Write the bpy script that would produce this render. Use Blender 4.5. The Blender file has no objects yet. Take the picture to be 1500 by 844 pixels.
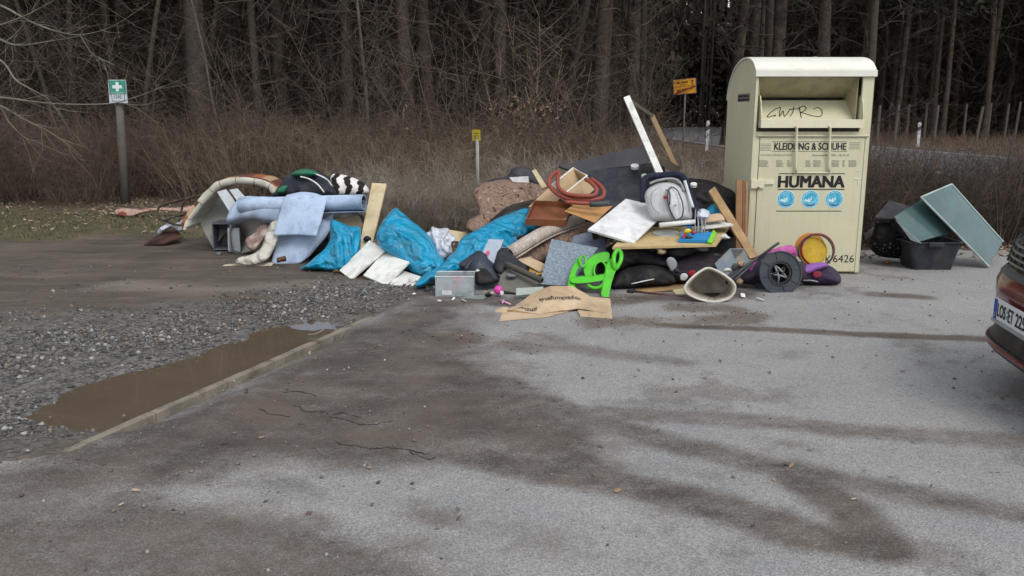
import bpy, bmesh, math, random
import numpy as np
from mathutils import Vector, Matrix, noise
from mathutils.geometry import delaunay_2d_cdt
random.seed(7); np.random.seed(7)
SC = bpy.context.scene
COL = SC.collection
R = math.radians
# ------------------------------------------------------------ camera model (1500x844 photo pixels)
F_PX, PITCH, CH = 1250.0, R(11.62), 1.65
cp, sp = math.cos(PITCH), math.sin(PITCH)
def _ray(px, py):
    dx, dv = (px-750)/F_PX, (py-422)/F_PX
    return Vector((dx, cp-dv*sp, -sp-dv*cp))
def D(px, py, Y):
    r = _ray(px, py); return Vector((0, 0, CH)) + r*(Y/r.y)
def G(px, py, z=0.0):
    r = _ray(px, py); return Vector((0, 0, CH)) + r*((z-CH)/r.z)
def gy(py): return G(750, py).y
# ------------------------------------------------------------ materials
def lin(h):
    if isinstance(h, (tuple, list)): return tuple(h)
    h = h.lstrip('#'); c = [int(h[i:i+2], 16)/255 for i in (0, 2, 4)]
    return tuple(((v+.055)/1.055)**2.4 if v > .04045 else v/12.92 for v in c)
MATS = {}
def mat(name, col, rough=.6, var=.12, vs=6.0, bump=.0, bs=40.0, spec=.4, metal=0.0, col2=None, c2s=8.0, c2t=.5, c2w=.08, trans=0.0, alpha=1.0, sheen=0, coat=0, ior=1.45, gen=False, crumple=0, grime=.16, streak=0):
    if name in MATS: return MATS[name]
    m = bpy.data.materials.new(name); m.use_nodes = True; nt = m.node_tree; N, L = nt.nodes, nt.links
    b = N['Principled BSDF']; c = lin(col)
    tc = N.new('ShaderNodeTexCoord'); co = tc.outputs['Object']
    n = N.new('ShaderNodeTexNoise'); n.inputs['Scale'].default_value = vs; n.inputs['Detail'].default_value = 5
    L.new(co, n.inputs['Vector'])
    mr = N.new('ShaderNodeMapRange'); mr.inputs[1].default_value = .3; mr.inputs[2].default_value = .7
    mr.inputs[3].default_value = 1-var; mr.inputs[4].default_value = 1+var
    L.new(n.outputs[0], mr.inputs[0])
    mx = N.new('ShaderNodeMix'); mx.data_type = 'RGBA'; mx.blend_type = 'MULTIPLY'; mx.inputs[0].default_value = 1
    mx.inputs[6].default_value = (*c, 1)
    if col2 is not None:
        n2 = N.new('ShaderNodeTexNoise'); n2.inputs['Scale'].default_value = c2s; n2.inputs['Detail'].default_value = 6
        n2.inputs['Roughness'].default_value = .6
        L.new(co, n2.inputs['Vector'])
        r2 = N.new('ShaderNodeMapRange'); r2.inputs[1].default_value = c2t-c2w; r2.inputs[2].default_value = c2t+c2w
        L.new(n2.outputs[0], r2.inputs[0])
        m2 = N.new('ShaderNodeMix'); m2.data_type = 'RGBA'; m2.inputs[6].default_value = (*c, 1); m2.inputs[7].default_value = (*lin(col2), 1)
        L.new(r2.outputs[0], m2.inputs[0]); L.new(m2.outputs[2], mx.inputs[6])
    L.new(mr.outputs[0], mx.inputs[7]); last = mx.outputs[2]
    if grime:
        gn_ = N.new('ShaderNodeTexNoise'); gn_.inputs['Scale'].default_value = 5.5; gn_.inputs['Detail'].default_value = 9; gn_.inputs['Roughness'].default_value = .72; gn_.inputs['Distortion'].default_value = .6; L.new(co, gn_.inputs['Vector'])
        gr_ = N.new('ShaderNodeMapRange'); gr_.inputs[1].default_value = .46; gr_.inputs[2].default_value = .74; gr_.inputs[3].default_value = 0; gr_.inputs[4].default_value = min(1, grime*3.2); L.new(gn_.outputs[0], gr_.inputs[0])
        gm_ = N.new('ShaderNodeMix'); gm_.data_type = 'RGBA'; gm_.inputs[7].default_value = (.10, .085, .068, 1); L.new(gr_.outputs[0], gm_.inputs[0]); L.new(last, gm_.inputs[6]); last = gm_.outputs[2]
    if streak:
        mp_ = N.new('ShaderNodeMapping'); mp_.inputs['Scale'].default_value = (26, 26, 1.3); L.new(co, mp_.inputs[0])
        sn_ = N.new('ShaderNodeTexNoise'); sn_.inputs['Scale'].default_value = 1; sn_.inputs['Detail'].default_value = 6; sn_.inputs['Roughness'].default_value = .65; L.new(mp_.outputs[0], sn_.inputs['Vector'])
        sr_ = N.new('ShaderNodeMapRange'); sr_.inputs[1].default_value = .5; sr_.inputs[2].default_value = .8; sr_.inputs[4].default_value = streak; L.new(sn_.outputs[0], sr_.inputs[0])
        sm_ = N.new('ShaderNodeMix'); sm_.data_type = 'RGBA'; sm_.inputs[7].default_value = (.22, .19, .12, 1); L.new(sr_.outputs[0], sm_.inputs[0]); L.new(last, sm_.inputs[6]); last = sm_.outputs[2]
    L.new(last, b.inputs['Base Color'])
    b.inputs['Roughness'].default_value = rough; b.inputs['Metallic'].default_value = metal
    b.inputs['Specular IOR Level'].default_value = spec; b.inputs['IOR'].default_value = ior
    if trans: b.inputs['Transmission Weight'].default_value = trans
    if coat: b.inputs['Coat Weight'].default_value = coat; b.inputs['Coat Roughness'].default_value = .08
    if alpha < 1: b.inputs['Alpha'].default_value = alpha
    if bump:
        nb = N.new('ShaderNodeTexNoise'); nb.inputs['Scale'].default_value = bs; nb.inputs['Detail'].default_value = 4
        L.new(co, nb.inputs['Vector'])
        bp = N.new('ShaderNodeBump'); bp.inputs['Strength'].default_value = min(1, bump); bp.inputs['Distance'].default_value = .5/bs*max(1, bump)
        L.new(nb.outputs[0], bp.inputs['Height']); L.new(bp.outputs[0], b.inputs['Normal'])
    if crumple:
        wn_ = N.new('ShaderNodeTexNoise'); wn_.inputs['Scale'].default_value = 5; L.new(co, wn_.inputs['Vector'])
        ad = N.new('ShaderNodeVectorMath'); ad.operation = 'MULTIPLY_ADD'; ad.inputs[1].default_value = (.18, .18, .18); L.new(wn_.outputs['Color'], ad.inputs[0]); L.new(co, ad.inputs[2])
        prev = None
        wv_ = N.new('ShaderNodeTexWave'); wv_.bands_direction = 'DIAGONAL'; wv_.wave_profile = 'SIN'; wv_.inputs['Scale'].default_value = 2.6; wv_.inputs['Distortion'].default_value = 9; wv_.inputs['Detail'].default_value = 3; wv_.inputs['Detail Scale'].default_value = 1.3; L.new(co, wv_.inputs['Vector'])
        prev = N.new('ShaderNodeBump'); prev.inputs['Strength'].default_value = crumple; prev.inputs['Distance'].default_value = .035; L.new(wv_.outputs[1], prev.inputs['Height'])
        v = N.new('ShaderNodeTexVoronoi'); v.feature = 'DISTANCE_TO_EDGE'; v.inputs['Scale'].default_value = 11; L.new(ad.outputs[0], v.inputs['Vector'])
        b2_ = N.new('ShaderNodeBump'); b2_.inputs['Strength'].default_value = crumple*.45; b2_.inputs['Distance'].default_value = .02; L.new(v.outputs['Distance'], b2_.inputs['Height']); L.new(prev.outputs[0], b2_.inputs['Normal']); prev = b2_
        L.new(prev.outputs[0], b.inputs['Normal'])
    MATS[name] = m; return m
def pattern_mat(name, stops, scale, rough=.9, kind='VORONOI', bump=.2, stretch=(1, 1, 1), spec=.2):
    """stops: [(pos,hex),...] driven by a layered noise / cells"""
    if name in MATS: return MATS[name]
    m = bpy.data.materials.new(name); m.use_nodes = True; nt = m.node_tree; N, L = nt.nodes, nt.links
    b = N['Principled BSDF']; tc = N.new('ShaderNodeTexCoord'); mp = N.new('ShaderNodeMapping'); mp.inputs['Scale'].default_value = stretch
    L.new(tc.outputs['Object'], mp.inputs[0])
    if kind == 'VORONOI':
        t = N.new('ShaderNodeTexVoronoi'); t.inputs['Scale'].default_value = scale; o = t.outputs['Distance']
    elif kind == 'WAVE':
        t = N.new('ShaderNodeTexWave'); t.inputs['Scale'].default_value = scale; t.inputs['Distortion'].default_value = 3.5; t.inputs['Detail'].default_value = 3; o = t.outputs[1]
    elif kind == 'MEDAL':
        mp.inputs['Location'].default_value = (-.02, 0, -.30)
        t = N.new('ShaderNodeTexWave'); t.wave_type = 'RINGS'; t.rings_direction = 'Y'; t.inputs['Scale'].default_value = 3.2; t.inputs['Distortion'].default_value = 2.5; t.inputs['Detail'].default_value = 3; t.inputs['Detail Scale'].default_value = 4
        t2 = N.new('ShaderNodeTexNoise'); t2.inputs['Scale'].default_value = scale; t2.inputs['Detail'].default_value = 9; t2.inputs['Roughness'].default_value = .8; L.new(mp.outputs[0], t2.inputs['Vector'])
        mxx = N.new('ShaderNodeMath'); mxx.operation = 'MULTIPLY_ADD'; mxx.inputs[1].default_value = .13; L.new(t.outputs[1], mxx.inputs[0]); L.new(t2.outputs[0], mxx.inputs[2])
        sbt = N.new('ShaderNodeMath'); sbt.operation = 'SUBTRACT'; sbt.inputs[1].default_value = .06; L.new(mxx.outputs[0], sbt.inputs[0]); o = sbt.outputs[0]
    elif kind == 'RINGS':
        t = N.new('ShaderNodeTexWave'); t.wave_type = 'RINGS'; t.inputs['Scale'].default_value = scale; t.inputs['Distortion'].default_value = 7; t.inputs['Detail'].default_value = 3; t.inputs['Detail Scale'].default_value = 2.5; o = t.outputs[1]
    else:
        t = N.new('ShaderNodeTexNoise'); t.inputs['Scale'].default_value = scale; t.inputs['Detail'].default_value = 8; t.inputs['Roughness'].default_value = .72; o = t.outputs[0]
    L.new(mp.outputs[0], t.inputs['Vector'])
    cr = N.new('ShaderNodeValToRGB'); L.new(o, cr.inputs[0])
    el = cr.color_ramp.elements
    while len(el) > 1: el.remove(el[-1])
    el[0].position = stops[0][0]; el[0].color = (*lin(stops[0][1]), 1)
    for p, h in stops[1:]:
        e = el.new(p); e.color = (*lin(h), 1)
    L.new(cr.outputs[0], b.inputs['Base Color']); b.inputs['Roughness'].default_value = rough; b.inputs['Specular IOR Level'].default_value = spec
    if bump:
        bp = N.new('ShaderNodeBump'); bp.inputs['Strength'].default_value = bump; bp.inputs['Distance'].default_value = .01
        nb = N.new('ShaderNodeTexNoise'); nb.inputs['Scale'].default_value = 120; L.new(mp.outputs[0], nb.inputs['Vector'])
        L.new(nb.outputs[0], bp.inputs['Height']); L.new(bp.outputs[0], b.inputs['Normal'])
    MATS[name] = m; return m
# ------------------------------------------------------------ object helpers
def tag(o, label=None, cat=None, group=None, kind=None):
    if label: o['label'] = label
    if cat: o['category'] = cat
    if group: o['group'] = group
    if kind: o['kind'] = kind
    return o
def obj(name, V, Fc, m, parent=None, smooth=False, bevel=0, fi=None):
    me = bpy.data.meshes.new(name)
    me.from_pydata([tuple(v) for v in V], [], [tuple(f) for f in Fc]); me.validate()
    ms = m if isinstance(m, (list, tuple)) else [m]
    for q in ms: me.materials.append(q)
    if fi is not None and len(fi) == len(me.polygons): me.polygons.foreach_set('material_index', fi)
    if smooth: me.polygons.foreach_set('use_smooth', [True]*len(me.polygons))
    if bevel:
        bm = bmesh.new(); bm.from_mesh(me)
        es = [e for e in bm.edges if len(e.link_faces) == 2 and e.calc_face_angle(0) > R(35)]
        bmesh.ops.bevel(bm, geom=es, offset=bevel, segments=2, profile=.6, affect='EDGES', clamp_overlap=True)
        bm.to_mesh(me); bm.free()
    o = bpy.data.objects.new(name, me); COL.objects.link(o)
    if parent: o.parent = parent
    return o
def recenter(o):
    """origin of a childless mesh to its own base centre"""
    me = o.data; n = len(me.vertices); a = np.empty(n*3); me.vertices.foreach_get('co', a); a = a.reshape(-1, 3)
    c = np.array([(a[:, 0].min()+a[:, 0].max())/2, (a[:, 1].min()+a[:, 1].max())/2, a[:, 2].min()])
    a -= c; me.vertices.foreach_set('co', a.ravel()); o.location = Vector(c)
    me.update(); return o
def empty(name, loc=(0, 0, 0)):
    o = bpy.data.objects.new(name, None); o.empty_display_size = .1; COL.objects.link(o); o.location = loc; return o
def thing(name, label, cat, loc=(0, 0, 0), group=None):
    return tag(empty(name, loc), label, cat, group)
def adopt(root, parts):
    """set the root at the base of its parts, keeping world places"""
    lo = Vector((1e9,)*3); hi = -lo
    for p in parts:
        for v in p.bound_box:
            for i in range(3): lo[i] = min(lo[i], v[i]); hi[i] = max(hi[i], v[i])
    c = Vector(((lo[0]+hi[0])/2, (lo[1]+hi[1])/2, lo[2])); root.location = c
    def shift(p):
        p.data.transform(Matrix.Translation(-c))
        for ch in p.children: shift(ch)
    for p in parts: p.parent = root; shift(p)
    return root
class MB:
    def __init__(s): s.V = []; s.F = []; s.M = []
    def add(s, V, Fc, mi=0):
        n = len(s.V); s.V += [Vector(v) for v in V]; s.F += [tuple(i+n for i in f) for f in Fc]; s.M += [mi]*len(Fc); return s
    def box(s, a, b, mi=0):
        x0, y0, z0 = a; x1, y1, z1 = b
        return s.add([(x0,y0,z0),(x1,y0,z0),(x1,y1,z0),(x0,y1,z0),(x0,y0,z1),(x1,y0,z1),(x1,y1,z1),(x0,y1,z1)],
              [(0,3,2,1),(4,5,6,7),(0,1,5,4),(1,2,6,5),(2,3,7,6),(3,0,4,7)], mi)
    def para(s, o, u, v, w, mi=0):
        o, u, v, w = map(Vector, (o, u, v, w))
        return s.add([o,o+u,o+u+v,o+v,o+w,o+u+w,o+u+v+w,o+v+w],
              [(0,3,2,1),(4,5,6,7),(0,1,5,4),(1,2,6,5),(2,3,7,6),(3,0,4,7)], mi)
    def quad(s, q, th, mi=0):
        q = [Vector(p) for p in q]
        n = (q[1]-q[0]).cross(q[3]-q[0])
        if n.length < 1e-9: n = (q[2]-q[1]).cross(q[3]-q[1])
        n.normalize()
        mid = sum(q, Vector())/4
        if n.dot(mid-Vector((0, 0, CH))) < 0: n = -n
        k = [p+n*th for p in q]
        return s.add(q+k, [(0,1,2,3),(7,6,5,4),(0,4,5,1),(1,5,6,2),(2,6,7,3),(3,7,4,0)], mi)
    def tube(s, pts, r, n=8, closed=False, mi=0):
        pts = [Vector(p) for p in pts]; N_ = len(pts)
        rr = r if isinstance(r, (list, tuple)) else [r]*N_
        V, Fc = [], []; up = None
        for i, p in enumerate(pts):
            if closed: t = pts[(i+1) % N_]-pts[i-1]
            else: t = pts[min(i+1, N_-1)]-pts[max(i-1, 0)]
            t.normalize()
            if up is None:
                a = Vector((0, 0, 1)) if abs(t.z) < .8 else Vector((1, 0, 0)); up = t.cross(a).normalized()
            up = (up-t*up.dot(t)); up.normalize(); sd = t.cross(up)
            for k in range(n):
                an = 2*math.pi*k/n; V.append(p+(up*math.cos(an)+sd*math.sin(an))*rr[i])
        for i in range(N_ if closed else N_-1):
            j = (i+1) % N_
            for k in range(n):
                l = (k+1) % n; Fc.append((i*n+k, i*n+l, j*n+l, j*n+k))
        if not closed: Fc += [tuple(range(n))[::-1], tuple((N_-1)*n+k for k in range(n))]
        return s.add(V, Fc, mi)
    def build(s, name, m, parent=None, smooth=False, bevel=0):
        o = obj(name, s.V, s.F, m, parent, smooth, bevel, s.M if (isinstance(m, (list, tuple)) and not bevel) else None)
        bm = bmesh.new(); bm.from_mesh(o.data); bmesh.ops.recalc_face_normals(bm, faces=bm.faces); bm.to_mesh(o.data); bm.free()
        return o
def cr_interp(P, n, closed=False):
    P = np.array(P, float); m = len(P); out = []
    segs = m if closed else m-1
    for i in range(segs):
        if closed: a, b, c, d = P[(i-1) % m], P[i], P[(i+1) % m], P[(i+2) % m]
        else:
            b, c = P[i], P[i+1]; a = P[i-1] if i else 2*b-c; d = P[i+2] if i+2 < m else 2*c-b
        for t in np.linspace(0, 1, n, endpoint=False):
            out.append(.5*((2*b)+(c-a)*t+(2*a-5*b+4*c-d)*t*t+(-a+3*b-3*c+d)*t**3))
    if not closed: out.append(P[-1])
    return np.array(out)
def curve(pts, n=6, closed=False): return [Vector(p) for p in cr_interp([tuple(p) for p in pts], n, closed)]
def solid_grid(name, P, th, m, parent=None, amp=0, ns=8, seed=0, smooth=True):
    """P: (a,b,3) world grid -> sheet of thickness th"""
    a, b = P.shape[:2]
    du = np.gradient(P, axis=0); dv = np.gradient(P, axis=1); Nn = np.cross(du, dv)
    Nn /= np.linalg.norm(Nn, axis=2, keepdims=True)+1e-9
    if amp:
        for i in range(a):
            for j in range(b):
                q = Vector(P[i, j])*ns+Vector((seed, seed*2.3, 0))
                P[i, j] += Nn[i, j]*amp*(noise.fractal(q, 1, 2, 3))
    c = P.reshape(-1, 3).mean(0)-np.array([0, 0, CH])
    s = 1 if (Nn.reshape(-1, 3)@c).mean() > 0 else -1
    Q = P+Nn*th*s
    V = np.vstack([P.reshape(-1, 3), Q.reshape(-1, 3)]); o = a*b; Fc = []
    for i in range(a-1):
        for j in range(b-1):
            q = (i*b+j, i*b+j+1, (i+1)*b+j+1, (i+1)*b+j)
            Fc.append(q); Fc.append(tuple(k+o for k in q[::-1]))
    for j in range(b-1):
        Fc.append((j, j+o, j+1+o, j+1)); k = (a-1)*b; Fc.append((k+j+1, k+j+1+o, k+j+o, k+j))
    for i in range(a-1):
        Fc.append(((i+1)*b, (i+1)*b+o, i*b+o, i*b)); k = b-1; Fc.append((i*b+k, i*b+k+o, (i+1)*b+k+o, (i+1)*b+k))
    return obj(name, V, Fc, m, parent, smooth)
def sheet(name, ctrl, th, m, parent=None, n=8, amp=0, ns=8, seed=0, smooth=True):
    """ctrl rows of (px,py,Y)"""
    W = np.array([[tuple(D(*c)) for c in row] for row in ctrl])
    A = np.stack([cr_interp(W[:, j], n) for j in range(W.shape[1])], 1)
    B = np.stack([cr_interp(A[i], n) for i in range(A.shape[0])], 0)
    return solid_grid(name, B, th, m, parent, amp, ns, seed, smooth)
def _seg_dist(P, A, B):
    AB = B-A; t = np.clip(((P-A)@AB)/(AB@AB+1e-9), 0, 1); return np.linalg.norm(P-(A+t[:, None]*AB), axis=1)
def inside(P, poly):
    x, y = P[:, 0], P[:, 1]; c = np.zeros(len(P), bool); n = len(poly)
    for i in range(n):
        x0, y0 = poly[i]; x1, y1 = poly[(i+1) % n]
        if y0 == y1: continue
        c ^= ((y0 > y) != (y1 > y)) & (x < (x1-x0)*(y-y0)/(y1-y0)+x0)
    return c
def ridg(v, oct=3):
    s, a, t = 0, 1, 0
    for _ in range(oct):
        s += a*(1-abs(noise.noise(v))*2.2); t += a; v = v*2.1+Vector((3.1, 1.7, .3)); a *= .5
    return s/t
def inflate(name, outline, Y, T, m, parent=None, step=3.0, rad=None, wr=0.0, ws=6.0, smooth_out=4, back=1.0, seed=0, dYx=0.0, stretch=(1, 1), mats_fn=None):
    """closed soft body: outline in photo pixels standing at depth Y=(bottom,top), half thickness T metres"""
    if not isinstance(Y, (tuple, list)): Y = (Y, Y)
    out = cr_interp(outline, smooth_out, True) if smooth_out > 1 else np.array(outline, float)
    # resample the outline
    pts = []
    for i in range(len(out)):
        a, b = out[i], out[(i+1) % len(out)]; L = np.linalg.norm(b-a); k = max(1, int(round(L/step)))
        for j in range(k): pts.append(a+(b-a)*j/k)
    bd = np.array(pts); lo, hi = bd.min(0), bd.max(0)
    gx, gyy = np.meshgrid(np.arange(lo[0], hi[0], step), np.arange(lo[1], hi[1], step*.87))
    gx[1::2] += step/2
    P = np.stack([gx.ravel(), gyy.ravel()], 1); P = P[inside(P, bd)]
    dist = np.full(len(P), 1e9)
    for i in range(len(bd)): dist = np.minimum(dist, _seg_dist(P, bd[i], bd[(i+1) % len(bd)]))
    P, dist = P[dist > step*.55], dist[dist > step*.55]
    nb = len(bd); allp = np.vstack([bd, P]); dd = np.concatenate([np.zeros(nb), dist])
    r = delaunay_2d_cdt([Vector(p) for p in allp], [], [list(range(nb))], 1, 1e-5)
    vs, fs, orig = r[0], r[2], r[3]
    rad = rad or max(dist.max()*.9, 4) if len(dist) else 4
    # vertex props
    V, N2 = [], len(vs); isb = []
    Dv = np.zeros(N2)
    for i, v in enumerate(vs):
        Dv[i] = dd[orig[i][0]] if len(orig[i]) else 0
    cx = (lo[0]+hi[0])/2
    front, backv, idx = [], [], {}
    for i, v in enumerate(vs):
        tt = (hi[1]-v[1])/max(1, hi[1]-lo[1]); y0 = Y[0]+(Y[1]-Y[0])*tt+dYx*(v[0]-cx)
        q = min(Dv[i]/rad, 1); prof = math.sqrt(max(0, 1-(1-q)**2))
        w0 = D(v[0], v[1], y0)
        w = 0
        if wr and q > 0:
            vv = Vector((w0.x*ws*stretch[0]+seed*7.1, w0.z*ws*stretch[1]+seed*1.3, seed))
            vv += Vector((noise.noise(vv*.7), noise.noise(vv*.7+Vector((9, 1, 0))), 0))*.8
            w = wr*(ridg(vv)-.45)*min(1, q*2.5+.1)
        front.append(D(v[0], v[1], y0-T*prof-w)); backv.append(D(v[0], v[1], y0+T*back*prof))
    Vv = [tuple(p) for p in front]; bi = {}
    for i in range(N2):
        if Dv[i] <= 1e-6: bi[i] = i
        else: bi[i] = len(Vv); Vv.append(tuple(backv[i]))
    Fc = []
    for f in fs: Fc.append(tuple(f)); Fc.append(tuple(bi[k] for k in f[::-1]))
    o = obj(name, Vv, Fc, m, parent, True)
    if mats_fn:
        fi = []
        for p in o.data.polygons:
            c = p.center; fi.append(mats_fn(c))
        o.data.polygons.foreach_set('material_index', fi)
    bm = bmesh.new(); bm.from_mesh(o.data); bmesh.ops.recalc_face_normals(bm, faces=bm.faces); bm.to_mesh(o.data); bm.free()
    return o
def roll_mesh(p0, p1, r, turns=1.7, th=.008, flat=1.0, n=26, bend=None, start=0):
    """sheet rolled up along p0->p1, both ends open; returns (V,F)"""
    p0, p1 = Vector(p0), Vector(p1)
    mids = [p0, p1] if bend is None else curve([p0, Vector(bend), p1], 5)
    if len(mids) == 2: mids = [p0.lerp(p1, t/6) for t in range(7)]
    ax = (p1-p0).normalized(); a = Vector((0, 0, 1)); u = ax.cross(a).normalized(); v = ax.cross(u)
    k = int(n*turns); prof = []
    for i in range(k+1):
        t = i/k; an = start+2*math.pi*turns*t; rr = r*(1-.42*t*(turns/1.7)); prof.append((math.cos(an)*rr, math.sin(an)*rr*flat, an))
    V = []
    for mI, c in enumerate(mids):
        for (x, y, an) in prof: V.append(c+u*x+v*y)
        for (x, y, an) in prof: V.append(c+u*(x-math.cos(an)*th)+v*(y-math.sin(an)*th*flat))
    w = 2*(k+1); Fc = []
    for i in range(len(mids)-1):
        for j in range(k):
            a0 = i*w+j; Fc.append((a0, a0+1, a0+1+w, a0+w)); b0 = a0+k+1; Fc.append((b0+w, b0+1+w, b0+1, b0))
        Fc.append((i*w, i*w+w, i*w+w+k+1, i*w+k+1)); e = i*w+k; Fc.append((e+k+1, e+k+1+w, e+w, e))
    for e in (0, (len(mids)-1)*w):
        for j in range(k): Fc.append((e+j, e+j+k+1, e+j+k+2, e+j+1))
    return V, Fc
def ring(mb, c, nrm, ro, ri, th, n=40, mi=0, flat=1.0):
    c, nrm = Vector(c), Vector(nrm).normalized(); a = Vector((0, 0, 1)) if abs(nrm.z) < .9 else Vector((0, 1, 0))
    u = nrm.cross(a).normalized(); v = nrm.cross(u); V, Fc = [], []
    for s in (0, th):
        for rr in (ro, ri):
            for k in range(n):
                an = 2*math.pi*k/n; V.append(c+nrm*s+u*math.cos(an)*rr+v*math.sin(an)*rr*flat)
    for k in range(n):
        l = (k+1) % n
        Fc += [(k, l, n+l, n+k), (2*n+k, 3*n+k, 3*n+l, 2*n+l), (k, 2*n+k, 2*n+l, l), (n+k, n+l, 3*n+l, 3*n+k)]
    mb.add(V, Fc, mi)
def disc(mb, c, nrm, r, th, n=32, mi=0, flat=1.0):
    c, nrm = Vector(c), Vector(nrm).normalized(); a = Vector((0, 0, 1)) if abs(nrm.z) < .9 else Vector((0, 1, 0))
    u = nrm.cross(a).normalized(); v = nrm.cross(u)
    V = [c+nrm*s+u*math.cos(2*math.pi*k/n)*r+v*math.sin(2*math.pi*k/n)*r*flat for s in (0, th) for k in range(n)]
    Fc = [tuple(range(n)), tuple(range(2*n-1, n-1, -1))]+[(k, n+k, n+(k+1) % n, (k+1) % n) for k in range(n)]
    mb.add(V, Fc, mi)
def text_mesh(name, s, m, parent, o, ux, uy, w, h, bold=0.0, lift=.002, thick=.001, shear=0):
    """text filling a w x h box at corner o (bottom left) along unit vectors ux, uy"""
    cu = bpy.data.curves.new(name, 'FONT'); cu.body = s; cu.offset = 0; cu.shear = shear; cu.resolution_u = 3
    ob = bpy.data.objects.new(name, cu); COL.objects.link(ob)
    me = bpy.data.meshes.new_from_object(ob.evaluated_get(bpy.context.evaluated_depsgraph_get()))
    bpy.data.objects.remove(ob); bpy.data.curves.remove(cu)
    n = len(me.vertices); a = np.empty(n*3); me.vertices.foreach_get('co', a); a = a.reshape(-1, 3)
    lo, hi = a.min(0), a.max(0)
    q = (a[:, :2]-lo[:2])/(hi[:2]-lo[:2])
    ux, uy, o = Vector(ux), Vector(uy), Vector(o); nn = ux.cross(uy).normalized()
    if nn.dot(o-Vector((0, 0, CH))) > 0: nn = -nn
    W = np.array([list(o+ux*(float(x)*w)+uy*(float(y)*h)+nn*lift) for x, y in q])
    if bold > .015:
        fs = [tuple(p.vertices) for p in me.polygons]; W0 = W; W = []; ff = []; c_ = 0
        for i in range(5):
            for j in (-1, 1):
                W.append(W0+np.array(ux)*(bold*3.2*h*(i/4-.5))+np.array(uy)*(bold*.9*h*j)+np.array(nn)*.00006*c_); ff += [tuple(v+c_*n for v in f) for f in fs]; c_ += 1
        W = np.vstack(W); bpy.data.meshes.remove(me); me = bpy.data.meshes.new(name); me.from_pydata(W.tolist(), [], ff)
    else: me.vertices.foreach_set('co', W.ravel())
    me.name = name; me.materials.clear(); me.materials.append(m)
    for p in me.polygons: p.material_index = 0
    me.update(); t = bpy.data.objects.new(name, me); COL.objects.link(t)
    if parent: t.parent = parent
    return t
# ============================================================ camera, light
cam = bpy.data.cameras.new('camera'); co = bpy.data.objects.new('camera', cam); COL.objects.link(co)
co.location = (0, 0, CH); co.rotation_euler = (R(90)-PITCH, 0, 0)
cam.sensor_width = 36; cam.lens = 36*F_PX/1500; cam.clip_end = 1500; cam.clip_start = .05
SC.camera = co
SC.view_settings.view_transform = 'Standard'; SC.view_settings.look = 'None'; SC.view_settings.exposure = 0.35; SC.view_settings.gamma = 1
SC.view_settings.use_curve_mapping = False
SC.cycles.use_denoising = True
SC.cycles.max_bounces = 6; SC.cycles.diffuse_bounces = 3; SC.cycles.glossy_bounces = 3; SC.cycles.transmission_bounces = 5; SC.cycles.transparent_max_bounces = 8
SUN_EL, SUN_AZ = 48, 150          # azimuth measured clockwise from +Y (behind the camera to the right)
w = bpy.data.worlds.new('World'); SC.world = w; w.use_nodes = True; nt = w.node_tree; N, L = nt.nodes, nt.links
bg = N['Background']; sky = N.new('ShaderNodeTexSky'); sky.sky_type = 'NISHITA'; sky.sun_disc = False
sky.sun_elevation = R(SUN_EL); sky.sun_rotation = R(SUN_AZ); sky.dust_density = 3; sky.air_density = 1.2; sky.ozone_density = 1
hs = N.new('ShaderNodeHueSaturation'); hs.inputs['Saturation'].default_value = .22; hs.inputs['Value'].default_value = 1.0
L.new(sky.outputs[0], hs.inputs['Color'])
cl = N.new('ShaderNodeTexNoise'); cl.inputs['Scale'].default_value = 2.2; cl.inputs['Detail'].default_value = 6
tcw = N.new('ShaderNodeTexCoord'); L.new(tcw.outputs['Generated'], cl.inputs['Vector'])
cm = N.new('ShaderNodeMapRange'); cm.inputs[1].default_value = .35; cm.inputs[2].default_value = .7; cm.inputs[3].default_value = .3; cm.inputs[4].default_value = .9
L.new(cl.outputs[0], cm.inputs[0])
cx = N.new('ShaderNodeMix'); cx.data_type = 'RGBA'; cx.inputs[7].default_value = (5.6, 5.9, 6.4, 1)
L.new(cm.outputs[0], cx.inputs[0]); L.new(hs.outputs[0], cx.inputs[6]); L.new(cx.outputs[2], bg.inputs['Color'])
bg.inputs['Strength'].default_value = .15
sl = bpy.data.lights.new('sun', 'SUN'); sl.energy = 1.1; sl.angle = R(25); sl.color = (1, .96, .9)
so = bpy.data.objects.new('sun', sl); COL.objects.link(so)
az = R(SUN_AZ); dirv = Vector((math.sin(az)*math.cos(R(SUN_EL)), math.cos(az)*math.cos(R(SUN_EL)), math.sin(R(SUN_EL))))
so.rotation_euler = dirv.to_track_quat('Z', 'Y').to_euler(); so.location = (6, -8, 12)
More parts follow.
